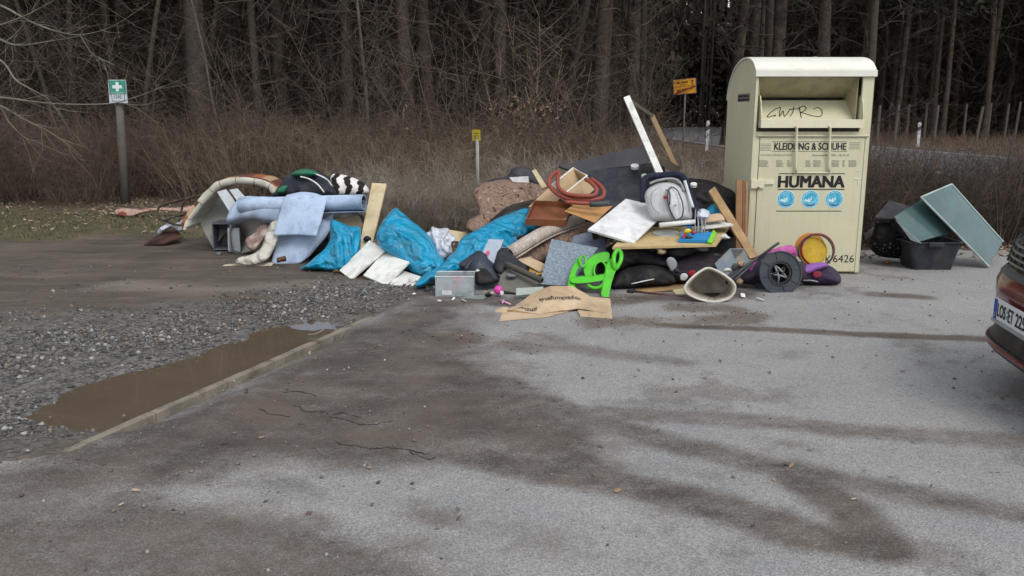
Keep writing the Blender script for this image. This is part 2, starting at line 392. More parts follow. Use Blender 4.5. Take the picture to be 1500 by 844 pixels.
# ============================================================ numpy noise
def vnoise(x, y, s, seed=0):
    x = x*s+seed*13.7; y = y*s+seed*7.3
    xi, yi = np.floor(x).astype(int), np.floor(y).astype(int); fx, fy = x-xi, y-yi
    fx = fx*fx*(3-2*fx); fy = fy*fy*(3-2*fy)
    def h(a, b):
        v = np.sin(a*127.1+b*311.7+seed*74.7)*43758.5453; return v-np.floor(v)
    return (h(xi, yi)*(1-fx)+h(xi+1, yi)*fx)*(1-fy)+(h(xi, yi+1)*(1-fx)+h(xi+1, yi+1)*fx)*fy
def fbm(x, y, s, o=4, seed=0):
    r, a, t = 0, 1, 0
    for i in range(o): r = r+a*vnoise(x, y, s*2**i, seed+i); t += a; a *= .55
    return r/t
def sstep(v, a, b): t = np.clip((v-a)/(b-a), 0, 1); return t*t*(3-2*t)
def poly_sd(X, Y, px):
    """signed distance (m, positive inside) to a ground polygon given in photo pixels"""
    W = np.array([[G(*p).x, G(*p).y] for p in px]); P = np.stack([X.ravel(), Y.ravel()], 1)
    d = np.full(len(P), 1e9)
    for i in range(len(W)): d = np.minimum(d, _seg_dist(P, W[i], W[(i+1) % len(W)]))
    return (np.where(inside(P, W), d, -d)).reshape(X.shape)
def stroke(X, Y, px, wid, soft=1.0):
    W = [np.array([G(*p).x, G(*p).y]) for p in px]; P = np.stack([X.ravel(), Y.ravel()], 1); d = np.full(len(P), 9.)
    for a, b in zip(W[:-1], W[1:]): d = np.minimum(d, _seg_dist(P, a, b))
    return np.clip(1-d/wid, 0, 1).reshape(X.shape)**soft
K0, K1 = G(90, 665), G(545, 465)
kd = (K1-K0).normalized()
def kside(X, Y): return (X-K0.x)*kd.y-(Y-K0.y)*kd.x      # >0 : right of the kerb = asphalt
PUD = [(38, 608), (75, 592), (110, 578), (160, 556), (230, 537), (300, 517), (360, 497), (395, 482), (430, 472), (475, 468), (484, 478), (500, 489), (430, 524), (330, 572), (250, 604), (190, 622), (120, 620), (60, 614)]
def height(X, Y):
    ks = kside(X, Y)
    leftm = sstep(-ks, .02, .35)*sstep(Y, 4.3, 4.8)
    h = leftm*((fbm(X, Y, 1.3, 4, 5)-.5)*.05+(vnoise(X, Y, 9, 3)-.5)*.008)
    m = (Y > 3.5) & (Y < 9) & (X < .5) & (X > -5)
    if m.any():
        sd = np.full(X.shape, -5.); sd[m] = poly_sd(X[m], Y[m], PUD)
        sdn = sd+(fbm(X, Y, 3.5, 4, 8)-.5)*.26*sstep(-ks, .05, .3)
        h = np.where(sdn > -.35, h*sstep(-sdn, .0, .35)-.05*sstep(sdn, -.16, .06), h)
    h = h*sstep(14-Y, -3, 2)+(fbm(X, Y, .35, 4, 9)-.5)*.35*sstep(Y, 13, 24)*(1-sstep(X, 6, 8.5)*(1-sstep(X, 19.5, 23)))
    return h
def axis(lo, hi, d, far0, far1, g=1.25):
    a = list(np.arange(lo, hi, d)); s, v = d, hi
    while v < far1: a.append(v); s *= g; v += min(s, 12)
    a.append(far1); s, v = d, lo-d; b = []
    while v > far0: b.append(v); s *= g; v -= min(s, 12)
    b.append(far0); return np.array(sorted(b)+a)
def attrs(X, Y):
    n1 = fbm(X, Y, 1.1, 5, 1); n2 = fbm(X, Y, 4.0, 4, 2); n3 = fbm(X*.5, Y, 2.0, 4, 4)
    j = (n2-.5)*.5+(n1-.5)*.5
    asph = sstep(kside(X, Y)+j*.1, -.02, .02)
    near = Y < K0.y-.06+j*.5
    asph = np.where(near, 1, asph); asph = np.where(Y > 10.2+X*.02+j, 0, asph)
    def poly(px, soft=.3, jit=1.0): return sstep(poly_sd(X, Y, px)+j*jit, -soft, soft)
    dirt = poly([(600, 425), (700, 440), (690, 480), (720, 520), (790, 565), (850, 610), (900, 660), (1000, 740), (820, 690), (700, 668), (560, 690), (420, 690), (300, 720), (100, 760), (-120, 720), (60, 670), (320, 560), (545, 465)], .35, .9)*.95
    dirt = np.maximum(dirt, .95*sstep(stroke(X, Y, [(980, 478), (1100, 482), (1250, 490), (1500, 500)], .16)+j*.5, .15, .75))
    dirt = np.maximum(dirt, .62*sstep(stroke(X, Y, [(860, 606), (1000, 612), (1100, 617), (1250, 632), (1330, 640), (1600, 650)], .22)+j*.6, .12, .8))
    dirt = np.maximum(dirt, .75*sstep(stroke(X, Y, [(740, 560), (850, 610), (1000, 655), (1150, 688), (1330, 725), (1600, 775)], .22)+j*.6, .1, .8))
    dirt = np.maximum(dirt, .85*sstep(stroke(X, Y, [(600, 650), (800, 690), (900, 705), (1050, 742), (1180, 785), (1280, 800)], .26)+j*.6, .1, .75))
    dirt = np.maximum(dirt, .85*sstep(stroke(X, Y, [(1170, 700), (1240, 745), (1285, 800)], .24)+j*.5, .15, .7))
    dirt = np.maximum(dirt, .55*sstep(stroke(X, Y, [(700, 510), (800, 505), (900, 520), (990, 530)], .3)+j, .3, .9))
    dirt = np.maximum(dirt, .8*sstep(stroke(X, Y, [(1285, 432), (1350, 436)], .25)+j*.5, .2, .7))
    dirt = np.maximum(dirt, .45*sstep(n1, .52, .66)*sstep(n2, .4, .6))
    dirt = np.maximum(dirt, .9*sstep(stroke(X, Y, [(580, 425), (760, 445), (900, 440), (1080, 430)], .5)+j*.7, .3, .9))
    dirt = np.maximum(dirt, .74*poly([(-400, 640), (60, 670), (300, 690), (480, 700), (560, 735), (690, 805), (740, 900), (-400, 900)], .35, 1.6)*(1-.8*sstep(stroke(X, Y, [(255, 705), (310, 718), (370, 735), (420, 745)], .22)+j*.6, .1, .7)))
    dirt = np.maximum(dirt, .6*sstep(stroke(X, Y, [(0, 815), (250, 800), (450, 790), (560, 830), (640, 900)], .42)+j*.7, .15, .9))
    soil = .95*sstep(stroke(X, Y, [(880, 470), (960, 476), (1060, 472), (1110, 462)], .55)+j*1.6, .3, .95)
    soil = np.maximum(soil, .9*sstep(stroke(X, Y, [(1000, 450), (1090, 455)], .5)+j*1.4, .35, .95))
    soil = np.maximum(soil, .8*poly([(330, 615), (360, 590), (410, 575), (430, 595), (420, 620), (370, 632)], .12, .5))
    soil = np.maximum(soil, .42*poly([(-400, 660), (200, 690), (520, 720), (640, 800), (560, 900), (-400, 900)], .5, 2))
    soil = np.maximum(soil, .35*sstep(stroke(X, Y, [(150, 720), (420, 740), (620, 760), (800, 800)], .7)+j*2, .4, 1.0))
    soil = np.maximum(soil, .6*sstep(stroke(X, Y, [(640, 490), (760, 500)], .6)+j*2, .5, 1.1))
    soil = np.maximum(soil, .42*sstep(stroke(X, Y, [(420, 560), (560, 540), (700, 580), (560, 660)], .7)+j*2.4, .5, 1.2))
    soil = np.where(asph > .5, soil, .35*sstep(n1, .42, .62))
    # left: gravel patch / worn soil / grass
    grav = poly([(-300, 560), (-200, 500), (150, 452), (330, 438), (480, 418), (620, 414), (620, 430), (545, 463), (420, 520), (200, 620), (60, 660), (-200, 760)], .75, 1.6)*(1-asph)
    light = .8*sstep(stroke(X, Y, [(180, 415), (320, 425), (470, 418), (560, 415)], .5)+j*1.5, .3, 1.0)*(1-asph)
    gr_edge = 11.35+(n1-.5)*1.8+np.where(X > -3.2, (X+3.2)*.0, 0)
    grass = sstep(Y, gr_edge-.5, gr_edge+.5)
    grass = np.where(X > 3.8, sstep(Y-(10.0+(n1-.5)*1.), -.2, .4), grass)
    litter = sstep(Y+(n3-.5)*3, 13.5, 16.0)
    litter = np.where(X > 3.8, np.maximum(sstep(n2, .4, .6)*.8, litter), litter)
    litter = np.where((X > -2.8) & (X <= 3.8) & (Y > 11), .85, litter)
    return dict(asph=asph, dirt=np.clip(dirt, 0, 1), soil=np.clip(soil, 0, 1), grav=grav, light=light, grass=grass, litter=litter)
def ground_mat():
    m = bpy.data.materials.new('ground'); m.use_nodes = True; nt = m.node_tree; N, L = nt.nodes, nt.links; b = N['Principled BSDF']
    tc = N.new('ShaderNodeTexCoord'); co = tc.outputs['Object']
    def at(n): a = N.new('ShaderNodeAttribute'); a.attribute_name = n; return a.outputs['Fac']
    def nz(s, det=6, r=.6, dist=0):
        n = N.new('ShaderNodeTexNoise'); n.inputs['Scale'].default_value = s; n.inputs['Detail'].default_value = det; n.inputs['Roughness'].default_value = r; n.inputs['Distortion'].default_value = dist; L.new(co, n.inputs['Vector']); return n.outputs[0]
    def rng(v, a, b_, c=0, d=1):
        n = N.new('ShaderNodeMapRange'); n.inputs[1].default_value = a; n.inputs[2].default_value = b_; n.inputs[3].default_value = c; n.inputs[4].default_value = d; L.new(v, n.inputs[0]); return n.outputs[0]
    def mth(op, a, c):
        n = N.new('ShaderNodeMath'); n.operation = op
        for i, v in enumerate((a, c)):
            if isinstance(v, (int, float)): n.inputs[i].default_value = v
            else: L.new(v, n.inputs[i])
        return n.outputs[0]
    def mix(f, a, c, mode='MIX'):
        n = N.new('ShaderNodeMix'); n.data_type = 'RGBA'; n.blend_type = mode
        if isinstance(f, (int, float)): n.inputs[0].default_value = f
        else: L.new(f, n.inputs[0])
        for i, v in ((6, a), (7, c)):
            if isinstance(v, tuple): n.inputs[i].default_value = (*v, 1)
            else: L.new(v, n.inputs[i])
        return n.outputs[2]
    # aggregate in the asphalt
    vo = N.new('ShaderNodeTexVoronoi'); vo.inputs['Scale'].default_value = 150; L.new(co, vo.inputs['Vector'])
    sep = N.new('ShaderNodeSeparateColor'); L.new(vo.outputs['Color'], sep.inputs[0])
    agg = rng(sep.outputs[0], 0, 1, .72, 1.24); spk = rng(nz(170, 3, .8), .35, .65, .72, 1.25)
    lightc = mix(rng(nz(1.7, 6), .35, .65), (.245, .244, .243), (.29, .284, .274))
    lightc = mix(1.0, lightc, agg, 'MULTIPLY'); lightc = mix(1.0, lightc, spk, 'MULTIPLY')
    darkc = mix(rng(nz(2.3, 7), .35, .65), (.060, .049, .043), (.120, .097, .081))
    darkc = mix(.7, darkc, spk, 'MULTIPLY'); darkc = mix(.55, darkc, agg, 'MULTIPLY')
    dn = mth('ADD', at('dirt'), mth('MULTIPLY', mth('SUBTRACT', nz(9, 8, .72), .5), .75))
    dn = mth('ADD', dn, mth('MULTIPLY', mth('SUBTRACT', sep.outputs[1], .5), .30))
    mpd = N.new('ShaderNodeMapping'); mpd.inputs['Scale'].default_value = (.55, 1.6, 1); L.new(co, mpd.inputs[0])
    nsx = N.new('ShaderNodeTexNoise'); nsx.inputs['Scale'].default_value = 3; nsx.inputs['Detail'].default_value = 9; nsx.inputs['Roughness'].default_value = .75; L.new(mpd.outputs[0], nsx.inputs['Vector'])
    dn = mth('ADD', dn, mth('MULTIPLY', mth('SUBTRACT', nsx.outputs[0], .5), .9))
    dfac = rng(dn, .12, .95)
    asp = mix(dfac, lightc, darkc)
    brown = mix(nz(20, 6), (.085, .062, .048), (.15, .115, .088))
    brown = mix(1.0, brown, spk, 'MULTIPLY')
    sn = rng(mth('ADD', at('soil'), mth('MULTIPLY', mth('SUBTRACT', nz(14, 8, .75), .5), .95)), .2, .85)
    asp = mix(mth('MULTIPLY', sn, .8), asp, brown)
    # loose ground left
    dirtc = mix(rng(nz(.9, 9, .7), .3, .7), (.066, .053, .043), (.124, .101, .081))
    dirtc = mix(.8, dirtc, spk, 'MULTIPLY')
    mpl = N.new('ShaderNodeMapping'); mpl.inputs['Scale'].default_value = (.35, 1.8, 1); L.new(co, mpl.inputs[0])
    nl = N.new('ShaderNodeTexNoise'); nl.inputs['Scale'].default_value = 2.2; nl.inputs['Detail'].default_value = 10; nl.inputs['Roughness'].default_value = .78; L.new(mpl.outputs[0], nl.inputs['Vector'])
    dirtc = mix(1.0, dirtc, rng(nl.outputs[0], .32, .68, .55, 1.45), 'MULTIPLY')
    dirtc = mix(at('light'), dirtc, (.185, .160, .13))
    vg = N.new('ShaderNodeTexVoronoi'); vg.inputs['Scale'].default_value = 42; L.new(co, vg.inputs['Vector'])
    sg = N.new('ShaderNodeSeparateColor'); L.new(vg.outputs['Color'], sg.inputs[0])
    gr = mix(rng(sg.outputs[0], 0, 1), (.045, .043, .042), (.175, .168, .155))
    gn = rng(mth('ADD', at('grav'), mth('MULTIPLY', mth('SUBTRACT', nz(5, 9, .8), .5), 1.5)), .25, .85)
    loose = mix(gn, dirtc, gr)
    grassc = mix(rng(nz(3.5, 7, .7), .35, .65), (.058, .058, .027), (.125, .100, .062))
    lit = mix(rng(nz(11, 8, .8), .35, .65), (.048, .034, .026), (.15, .115, .085))
    ln = rng(mth('ADD', at('litter'), mth('MULTIPLY', mth('SUBTRACT', nz(5, 6, .7), .5), .9)), .3, .7)
    veg = mix(ln, grassc, lit)
    g2 = rng(mth('ADD', at('grass'), mth('MULTIPLY', mth('SUBTRACT', nz(6, 6, .7), .5), .8)), .3, .7)
    loose = mix(g2, loose, veg)
    colr = mix(at('asph'), loose, asp)
    L.new(colr, b.inputs['Base Color'])
    rg = rng(dfac, 0, 1, .9, .72); L.new(rg, b.inputs['Roughness']); b.inputs['Specular IOR Level'].default_value = .3
    hsum = mth('ADD', mth('MULTIPLY', vo.outputs['Distance'], .5), nz(60, 5, .7)); hsum = mth('ADD', hsum, mth('MULTIPLY', mth('MULTIPLY', vg.outputs['Distance'], gn), 3))
    bp = N.new('ShaderNodeBump'); bp.inputs['Strength'].default_value = .55; bp.inputs['Distance'].default_value = .012
    L.new(hsum, bp.inputs['Height']); L.new(bp.outputs[0], b.inputs['Normal'])
    return m
GM = ground_mat()
def grid_obj(name, xs, ys, mask=None, dz=0.0):
    X, Y = np.meshgrid(xs, ys); Z = height(X, Y)+dz; A = attrs(X, Y)
    ny, nx = X.shape; idx = np.arange(nx*ny).reshape(ny, nx)
    q = np.stack([idx[:-1, :-1], idx[:-1, 1:], idx[1:, 1:], idx[1:, :-1]], -1).reshape(-1, 4)
    if mask is not None:
        mk = mask(X, Y); mq = (mk[:-1, :-1] & mk[:-1, 1:] & mk[1:, 1:] & mk[1:, :-1]).ravel(); q = q[mq]
    used = np.unique(q); re = -np.ones(nx*ny, int); re[used] = np.arange(len(used)); q = re[q]
    V = np.stack([X.ravel(), Y.ravel(), Z.ravel()], 1)[used]
    me = bpy.data.meshes.new(name); me.vertices.add(len(V)); me.vertices.foreach_set('co', V.ravel())
    me.loops.add(len(q)*4); me.loops.foreach_set('vertex_index', q.ravel()); me.polygons.add(len(q)); me.polygons.foreach_set('loop_start', np.arange(0, len(q)*4, 4))
    me.update(calc_edges=True); me.polygons.foreach_set('use_smooth', [True]*len(q))
    for k, v in A.items():
        if k == 'asph' and mask is not None: v = np.ones_like(v)
        if k == 'asph' and mask is None: v = np.where((Y < 10.2) & (kside(X, Y) > 0), v, 0) if False else v
        at = me.attributes.new(k, 'FLOAT', 'POINT'); at.data.foreach_set('value', v.ravel()[used].astype(np.float32))
    me.materials.append(GM); o = bpy.data.objects.new(name, me); COL.objects.link(o); o['kind'] = 'structure'; return o
grid_obj('ground', axis(-6.5, 6.8, .035, -260, 260), axis(2.2, 12.6, .035, -60, 420))
grid_obj('asphalt', np.arange(-5.5, 9, .03), np.arange(-1.0, 10.3, .03),
         lambda X, Y: (((kside(X, Y) > .0) & (Y > K0.y)) | ((Y <= K0.y) & ((kside(X, Y) > -.02) | (Y < K0.y-.05+(fbm(X, Y, 2, 3, 6)-.5)*.3)))) & (Y < 10.15+(fbm(X, Y, 1.5, 4, 3)-.5)*.5) & (kside(X, Y) > -9), .004)
# flush concrete edging
mb = MB(); kn = Vector((kd.y, -kd.x, 0)); nseg = 26; Lk = (K1-K0).length
conc = mat('edging_concrete', '#7a7368', .9, .2, 5, .5, 60, col2='#5a5349', c2s=7, c2t=.56)
for i in range(5):
    a, b2 = K0+kd*(Lk*i/5+.004), K0+kd*(Lk*(i+1)/5-.004)
    st = []
    for k in range(9):
        p = a.lerp(b2, k/8); wj = .025+.006*noise.noise(p*5); off = kn*(.006*noise.noise(p*2.3))
        st.append((p-kn*wj+off, p+kn*wj+off))
    V = []; Fc = []
    for l, r_ in st:
        t = .010+.003*noise.noise(l*7); V += [l+Vector((0, 0, -.08)), l+Vector((0, 0, t)), r_+Vector((0, 0, t-.004)), r_+Vector((0, 0, -.08))]
    for k in range(8):
        o_ = k*4; Fc += [(o_, o_+4, o_+5, o_+1), (o_+1, o_+5, o_+6, o_+2), (o_+2, o_+6, o_+7, o_+3)]
    Fc += [(0, 1, 2, 3), (35, 34, 33, 32)]
    mb.add(V, Fc)
k_ = mb.build('kerb', conc, smooth=False, bevel=.004); k_['kind'] = 'structure'
# puddle
PW = [G(*p) for p in PUD]; cxp = sum((p.x for p in PW))/len(PW); cyp = sum((p.y for p in PW))/len(PW)
gx, gyv = np.meshgrid(np.arange(-4.6, .3, .05), np.arange(4.2, 7.6, .05)); ksd = kside(gx, gyv); mk = (poly_sd(gx, gyv, PUD) > -.4) & (ksd < -.015)
ny, nx = gx.shape; idx = np.arange(nx*ny).reshape(ny, nx)
q = np.stack([idx[:-1, :-1], idx[:-1, 1:], idx[1:, 1:], idx[1:, :-1]], -1).reshape(-1, 4); mq = (mk[:-1, :-1] & mk[:-1, 1:] & mk[1:, 1:] & mk[1:, :-1]).ravel()
wat = mat('muddy_water', (.098, .074, .051), .012, .10, 1.2, .0, 3, spec=.5, ior=1.33, grime=0)
pud = obj('puddle', np.stack([gx.ravel(), gyv.ravel(), np.full(nx*ny, -.018)], 1), q[mq], wat); pud['kind'] = 'structure'
bm = bmesh.new(); bm.from_mesh(pud.data); bmesh.ops.delete(bm, geom=[v for v in bm.verts if not v.link_faces], context='VERTS'); bm.to_mesh(pud.data); bm.free()
# road beyond the hedge
def strip(name, cl, wl, wr_, z, m, n=10):
    c = curve([Vector((x, y, 0)) for x, y in cl], n); V, Fc = [], []
    for i, p in enumerate(c):
        t = (c[min(i+1, len(c)-1)]-c[max(i-1, 0)]).normalized(); nn = Vector((t.y, -t.x, 0)); V += [p+nn*wl+Vector((0, 0, z)), p+nn*wr_+Vector((0, 0, z))]
    for i in range(len(c)-1): Fc.append((2*i, 2*i+1, 2*i+3, 2*i+2))
    o = obj(name, V, Fc, m); o['kind'] = 'structure'; return o
RC = [(19, 4), (16.6, 15), (15.2, 24), (14.3, 34), (13.8, 46), (14, 62), (17, 80), (27, 104), (50, 130), (90, 150)]
strip('road', RC, -3.9, 4.1, .03, mat('road_asphalt', (.115, .12, .135), .75, .12, .6, .3, 60))
lm = mat('road_paint', (.45, .45, .46), .8, .3, 2)
strip('road_edge_line', RC, -3.55, -3.4, .036, lm); strip('road_edge_line', RC, 3.55, 3.7, .036, lm)
# cracks in the asphalt
cm_ = mat('crack_fill', (.018, .016, .015), .95)
for pl in ([(484, 613), (500, 608), (530, 612)], [(512, 619), (530, 622), (548, 621), (580, 618)], [(380, 600), (400, 608), (428, 610)], [(455, 579), (462, 588), (452, 596)], [(600, 660), (612, 670), (640, 672)], [(415, 574), (440, 577), (455, 579)], [(428, 597), (450, 603), (475, 607), (484, 613), (512, 619)], [(490, 649), (530, 655), (570, 660), (600, 660), (626, 666)]):
    c = curve([G(*p) for p in pl], 26); V, Fc = [], []
    for i, p in enumerate(c):
        wv = .002+.013*abs(noise.noise(p*13))**1.3; wv *= min(1, i/4+.1, (len(c)-1-i)/4+.1); of = Vector((0, .05*noise.noise(p*9)+.02*noise.noise(p*31), 0))
        V += [p+of+Vector((0, -wv, .0065)), p+of+Vector((0, wv, .0065))]
    Fc = [(2*i, 2*i+1, 2*i+3, 2*i+2) for i in range(len(c)-1)]
    o = obj('asphalt_crack', V, Fc, cm_); o['kind'] = 'structure'
# ============================================================ scattered stuff
def scatter_mesh(name, base_v, base_f, pos, scl, mats_, mi=None, tilt=.5, label=None, cat=None):
    """many small copies of a base shape in one mesh"""
    n = len(pos); bv = np.array(base_v); bf = np.array(base_f); k = len(bv)
    a = np.random.rand(n)*2*np.pi; tx = (np.random.rand(n)-.5)*2*tilt; ty = (np.random.rand(n)-.5)*2*tilt
    ca, sa = np.cos(a), np.sin(a)
    v = bv[None]*scl[:, None, :] if scl.ndim == 2 else bv[None]*scl[:, None, None]
    v = v*(1+.35*(np.random.rand(n, k, 1)-.5))
    x, y, z = v[..., 0], v[..., 1], v[..., 2]
    y, z = y*np.cos(tx)[:, None]-z*np.sin(tx)[:, None], y*np.sin(tx)[:, None]+z*np.cos(tx)[:, None]
    x, z = x*np.cos(ty)[:, None]-z*np.sin(ty)[:, None], x*np.sin(ty)[:, None]+z*np.cos(ty)[:, None]
    x, y = x*ca[:, None]-y*sa[:, None], x*sa[:, None]+y*ca[:, None]
    V = np.stack([x, y, z], -1)+pos[:, None]; Fq = (bf[None]+np.arange(n)[:, None, None]*k).reshape(-1, bf.shape[1])
    me = bpy.data.meshes.new(name); me.vertices.add(n*k); me.vertices.foreach_set('co', V.reshape(-1)); L_ = Fq.shape[1]
    me.loops.add(len(Fq)*L_); me.loops.foreach_set('vertex_index', Fq.ravel()); me.polygons.add(len(Fq)); me.polygons.foreach_set('loop_start', np.arange(0, len(Fq)*L_, L_))
    for mm in mats_: me.materials.append(mm)
    if len(mats_) > 1: me.polygons.foreach_set('material_index', np.repeat(np.random.choice(len(mats_), n, p=mi), len(bf)))
    me.update(calc_edges=True); o = bpy.data.objects.new(name, me); COL.objects.link(o); tag(o, label, cat, kind='stuff'); return o
OCT_V = [(1,0,0),(.3,.9,0),(-.8,.5,0),(-.7,-.7,0),(.4,-.8,0),(.1,.05,.75),(-.1,0,-.6)]
OCT_F = [(0,1,5),(1,2,5),(2,3,5),(3,4,5),(4,0,5),(1,0,6),(2,1,6),(3,2,6),(4,3,6),(0,4,6)]
def rnd_ground(n, x0, x1, y0, y1): return np.random.uniform(x0, x1, n), np.random.uniform(y0, y1, n)
st_m = [mat('stone_grey', (.135, .133, .130), .85, .3, 30), mat('stone_dark', (.062, .060, .060), .8, .3, 30), mat('stone_pale', (.30, .30, .29), .85, .2, 30), mat('stone_brown', (.17, .145, .12), .85, .3, 30)]
X, Y = rnd_ground(95000, -6.5, .4, 4.2, 9.2); A = attrs(X[None], Y[None]); g = A['grav'][0]
keep = np.random.rand(len(X)) < np.maximum(np.clip(g*1.1, 0, 1)**2, .022)*(kside(X, Y) < -.05)*(.12+.88*sstep(fbm(X, Y, 1.7, 4, 12), .38, .58)); X, Y = X[keep], Y[keep]
sd = poly_sd(X, Y, PUD); kp = sd < -.03; X, Y = X[kp], Y[kp]
s = .005+.020*np.random.rand(len(X))**3.5; scatter_mesh('gravel', OCT_V, OCT_F, np.stack([X, Y, height(X, Y)+s*.2], 1), s, st_m, [.38, .32, .09, .21], label='loose grey gravel stones around the puddle', cat='gravel')
X, Y = rnd_ground(7000, -4, 5, 2.4, 9.8); kp = (kside(X, Y) > .05) | (Y < 4.5); X, Y = X[kp], Y[kp]
kp = np.random.rand(len(X)) < .12+.75*sstep(-X, -1.5, 2.5)*sstep(6-Y, -2, 2)+.4*attrs(X[None], Y[None])['soil'][0]; X, Y = X[kp], Y[kp]
s = .0025+.013*np.random.rand(len(X))**5; scatter_mesh('pebbles', OCT_V, OCT_F, np.stack([X, Y, .004+s*.3], 1), s, st_m, [.45, .2, .2, .15], label='scattered pebbles on the worn asphalt', cat='pebbles')
# soil crumbs and bits of bark around the rubbish
X, Y = rnd_ground(9000, -1.6, 5.5, 5.6, 9.6); a_ = attrs(X[None], Y[None])['soil'][0]; kp = (np.random.rand(len(X)) < .03+a_*.9) & (kside(X, Y) > .05); X, Y = X[kp], Y[kp]
s = .003+.008*np.random.rand(len(X))**3; scatter_mesh('soil_crumbs', OCT_V, OCT_F, np.stack([X, Y, .004+s*.3], 1), s, [mat('crumb_brown', (.085, .058, .042), .95), mat('crumb_dark', (.03, .026, .023), .95)], [.7, .3], label='brown soil crumbs and bark bits in front of the rubbish', cat='soil')
LEAF_V = [(-1,0,0),(-.3,.45,.12),(.5,.4,.05),(1.1,0,.15),(.4,-.45,.1),(-.4,-.4,.05)]; LEAF_F = [(0,1,2,3,4,5)]
lf_m = [mat('leaf_tan', (.26, .18, .12), .9, .3), mat('leaf_brown', (.12, .075, .05), .9, .3), mat('leaf_pale', (.36, .29, .21), .9, .2)]
def litter(n, x0, x1, y0, y1, smin, smax, name, label, dens=None):
    X, Y = rnd_ground(n, x0, x1, y0, y1)
    if dens is not None: kp = np.random.rand(n) < dens(X, Y); X, Y = X[kp], Y[kp]
    s = np.random.uniform(smin, smax, len(X)); scatter_mesh(name, LEAF_V, LEAF_F, np.stack([X, Y, height(X, Y)+.012], 1), s, lf_m, [.45, .35, .2], label=label, cat='leaves')
litter(15000, -16, -1, 11.4, 19, .02, .045, 'leaf_litter', 'dry brown leaves lying over the grass verge', lambda x, y: np.clip((y-11.4)/4, .08, 1)*(.25+.75*sstep(fbm(x, y, .9, 3, 2), .4, .6)))
litter(9000, 3.7, 12, 9.7, 14, .02, .045, 'leaf_litter', 'dry brown leaves under the hedge right of the container', lambda x, y: .3+.7*sstep(fbm(x, y, .9, 3, 2), .4, .6))
litter(260, -3.5, 5, 3, 9.6, .008, .022, 'leaf_litter', 'a few dry leaf bits blown over the asphalt')
litter(5000, -3, 4, 10.2, 13, .02, .04, 'leaf_litter', 'dry leaves under the hedge behind the rubbish')
BL_V = [(-.06,0,0),(.06,0,0),(.0,.25,1)]; BL_F = [(0,1,2)]
X, Y = rnd_ground(42000, -14, -1.6, 11.0, 16.5); a_ = attrs(X[None], Y[None]); kp = np.random.rand(len(X)) < a_['grass'][0]*(1-.75*a_['litter'][0])*(.15+.85*sstep(fbm(X, Y, 1.3, 3, 2), .35, .65)); X, Y = X[kp], Y[kp]
s = np.random.uniform(.03, .075, len(X)); scatter_mesh('grass', BL_V, BL_F, np.stack([X, Y, height(X, Y)], 1), s, [mat('grass_green', (.080, .088, .036), .8, .3), mat('grass_dry', (.20, .17, .10), .85, .3), mat('grass_dull', (.10, .105, .05), .8, .3)], [.45, .25, .3], tilt=.6, label='short patchy winter grass on the verge', cat='grass')
X, Y = rnd_ground(26000, 3.9, 12.5, 10.6, 17); kp = np.random.rand(len(X)) < .15+.85*sstep(fbm(X, Y, 1.0, 3, 7), .42, .62); X, Y = X[kp], Y[kp]
s = np.random.uniform(.04, .11, len(X)); scatter_mesh('grass', BL_V, BL_F, np.stack([X, Y, height(X, Y)], 1), s, [MATS['grass_green'], MATS['grass_dull']], [.5, .5], tilt=.6, label='green verge grass beyond the right hedge', cat='grass')
# ============================================================ vegetation
def tubes_mesh(name, paths, m, parent=None, mids=None):
    """paths: list of (pts, radii, sides)"""
    V, Fc = [], []
    for pts, rr, n in paths:
        o_ = len(V); N_ = len(pts)
        up = None
        for i, p in enumerate(pts):
            t = (pts[min(i+1, N_-1)]-pts[max(i-1, 0)])
            if t.length < 1e-6: t = Vector((0, 0, 1))
            t.normalize()
            if up is None: up = t.cross(Vector((.31, .2, .1)) if abs(t.x) < .9 else Vector((0, 1, 0))).normalized()
            up = (up-t*up.dot(t)).normalized(); sd = t.cross(up)
            for k in range(n): an = 2*math.pi*k/n; V.append(p+(up*math.cos(an)+sd*math.sin(an))*rr[i])
        for i in range(N_-1):
            for k in range(n): l = (k+1) % n; Fc.append((o_+i*n+k, o_+i*n+l, o_+i*n+n+l, o_+i*n+n+k))
    return obj(name, V, Fc, m, parent, True)
rnd = random.Random(3)
def wander(p, d, L_, n, wob, grav=0.0, rn=rnd):
    pts = [Vector(p)]; d = Vector(d).normalized()
    for i in range(n):
        d = (d+Vector((rn.gauss(0, wob), rn.gauss(0, wob), rn.gauss(0, wob)+grav))).normalized(); pts.append(pts[-1]+d*(L_/n))
    return pts
def rads(a, b, n): return [a+(b-a)*i/n for i in range(n+1)]
def make_shrub(label, group, h, spread, stems, twigs, r0, m, seed, base=.35):
    rn = random.Random(seed); P = []
    for i in range(stems):
        a = rn.random()*6.28; rr = rn.random()**.5*base
        p = Vector((math.cos(a)*rr, math.sin(a)*rr, -.05)); ln = h*rn.uniform(.55, 1.08)
        d = Vector((math.cos(a)*spread*rn.random(), math.sin(a)*spread*rn.random(), 1))
        pts = wander(p, d, ln, 5, .11, 0, rn); P.append((pts, rads(r0*rn.uniform(.7, 1.4), r0*.35, 5), 3))
        for k in range(twigs):
            j = rn.randint(1, 4); q = pts[j].lerp(pts[j+1], rn.random()); dd = Vector((rn.gauss(0, 1), rn.gauss(0, 1), rn.uniform(.1, 1.3)))
            tp = wander(q, dd, h*rn.uniform(.12, .38), 3, .18, 0, rn); P.append((tp, rads(r0*.45, r0*.16, 3), 3))
    t = thing('shrub', label, 'shrub', (0, 0, 0), group)
    tubes_mesh('branches', P, m, t)
    return t
def copy_tree(o, parent=None):
    c = o.copy(); COL.objects.link(c)
    if parent: c.parent = parent
    for ch in list(o.children): copy_tree(ch, c)
    return c
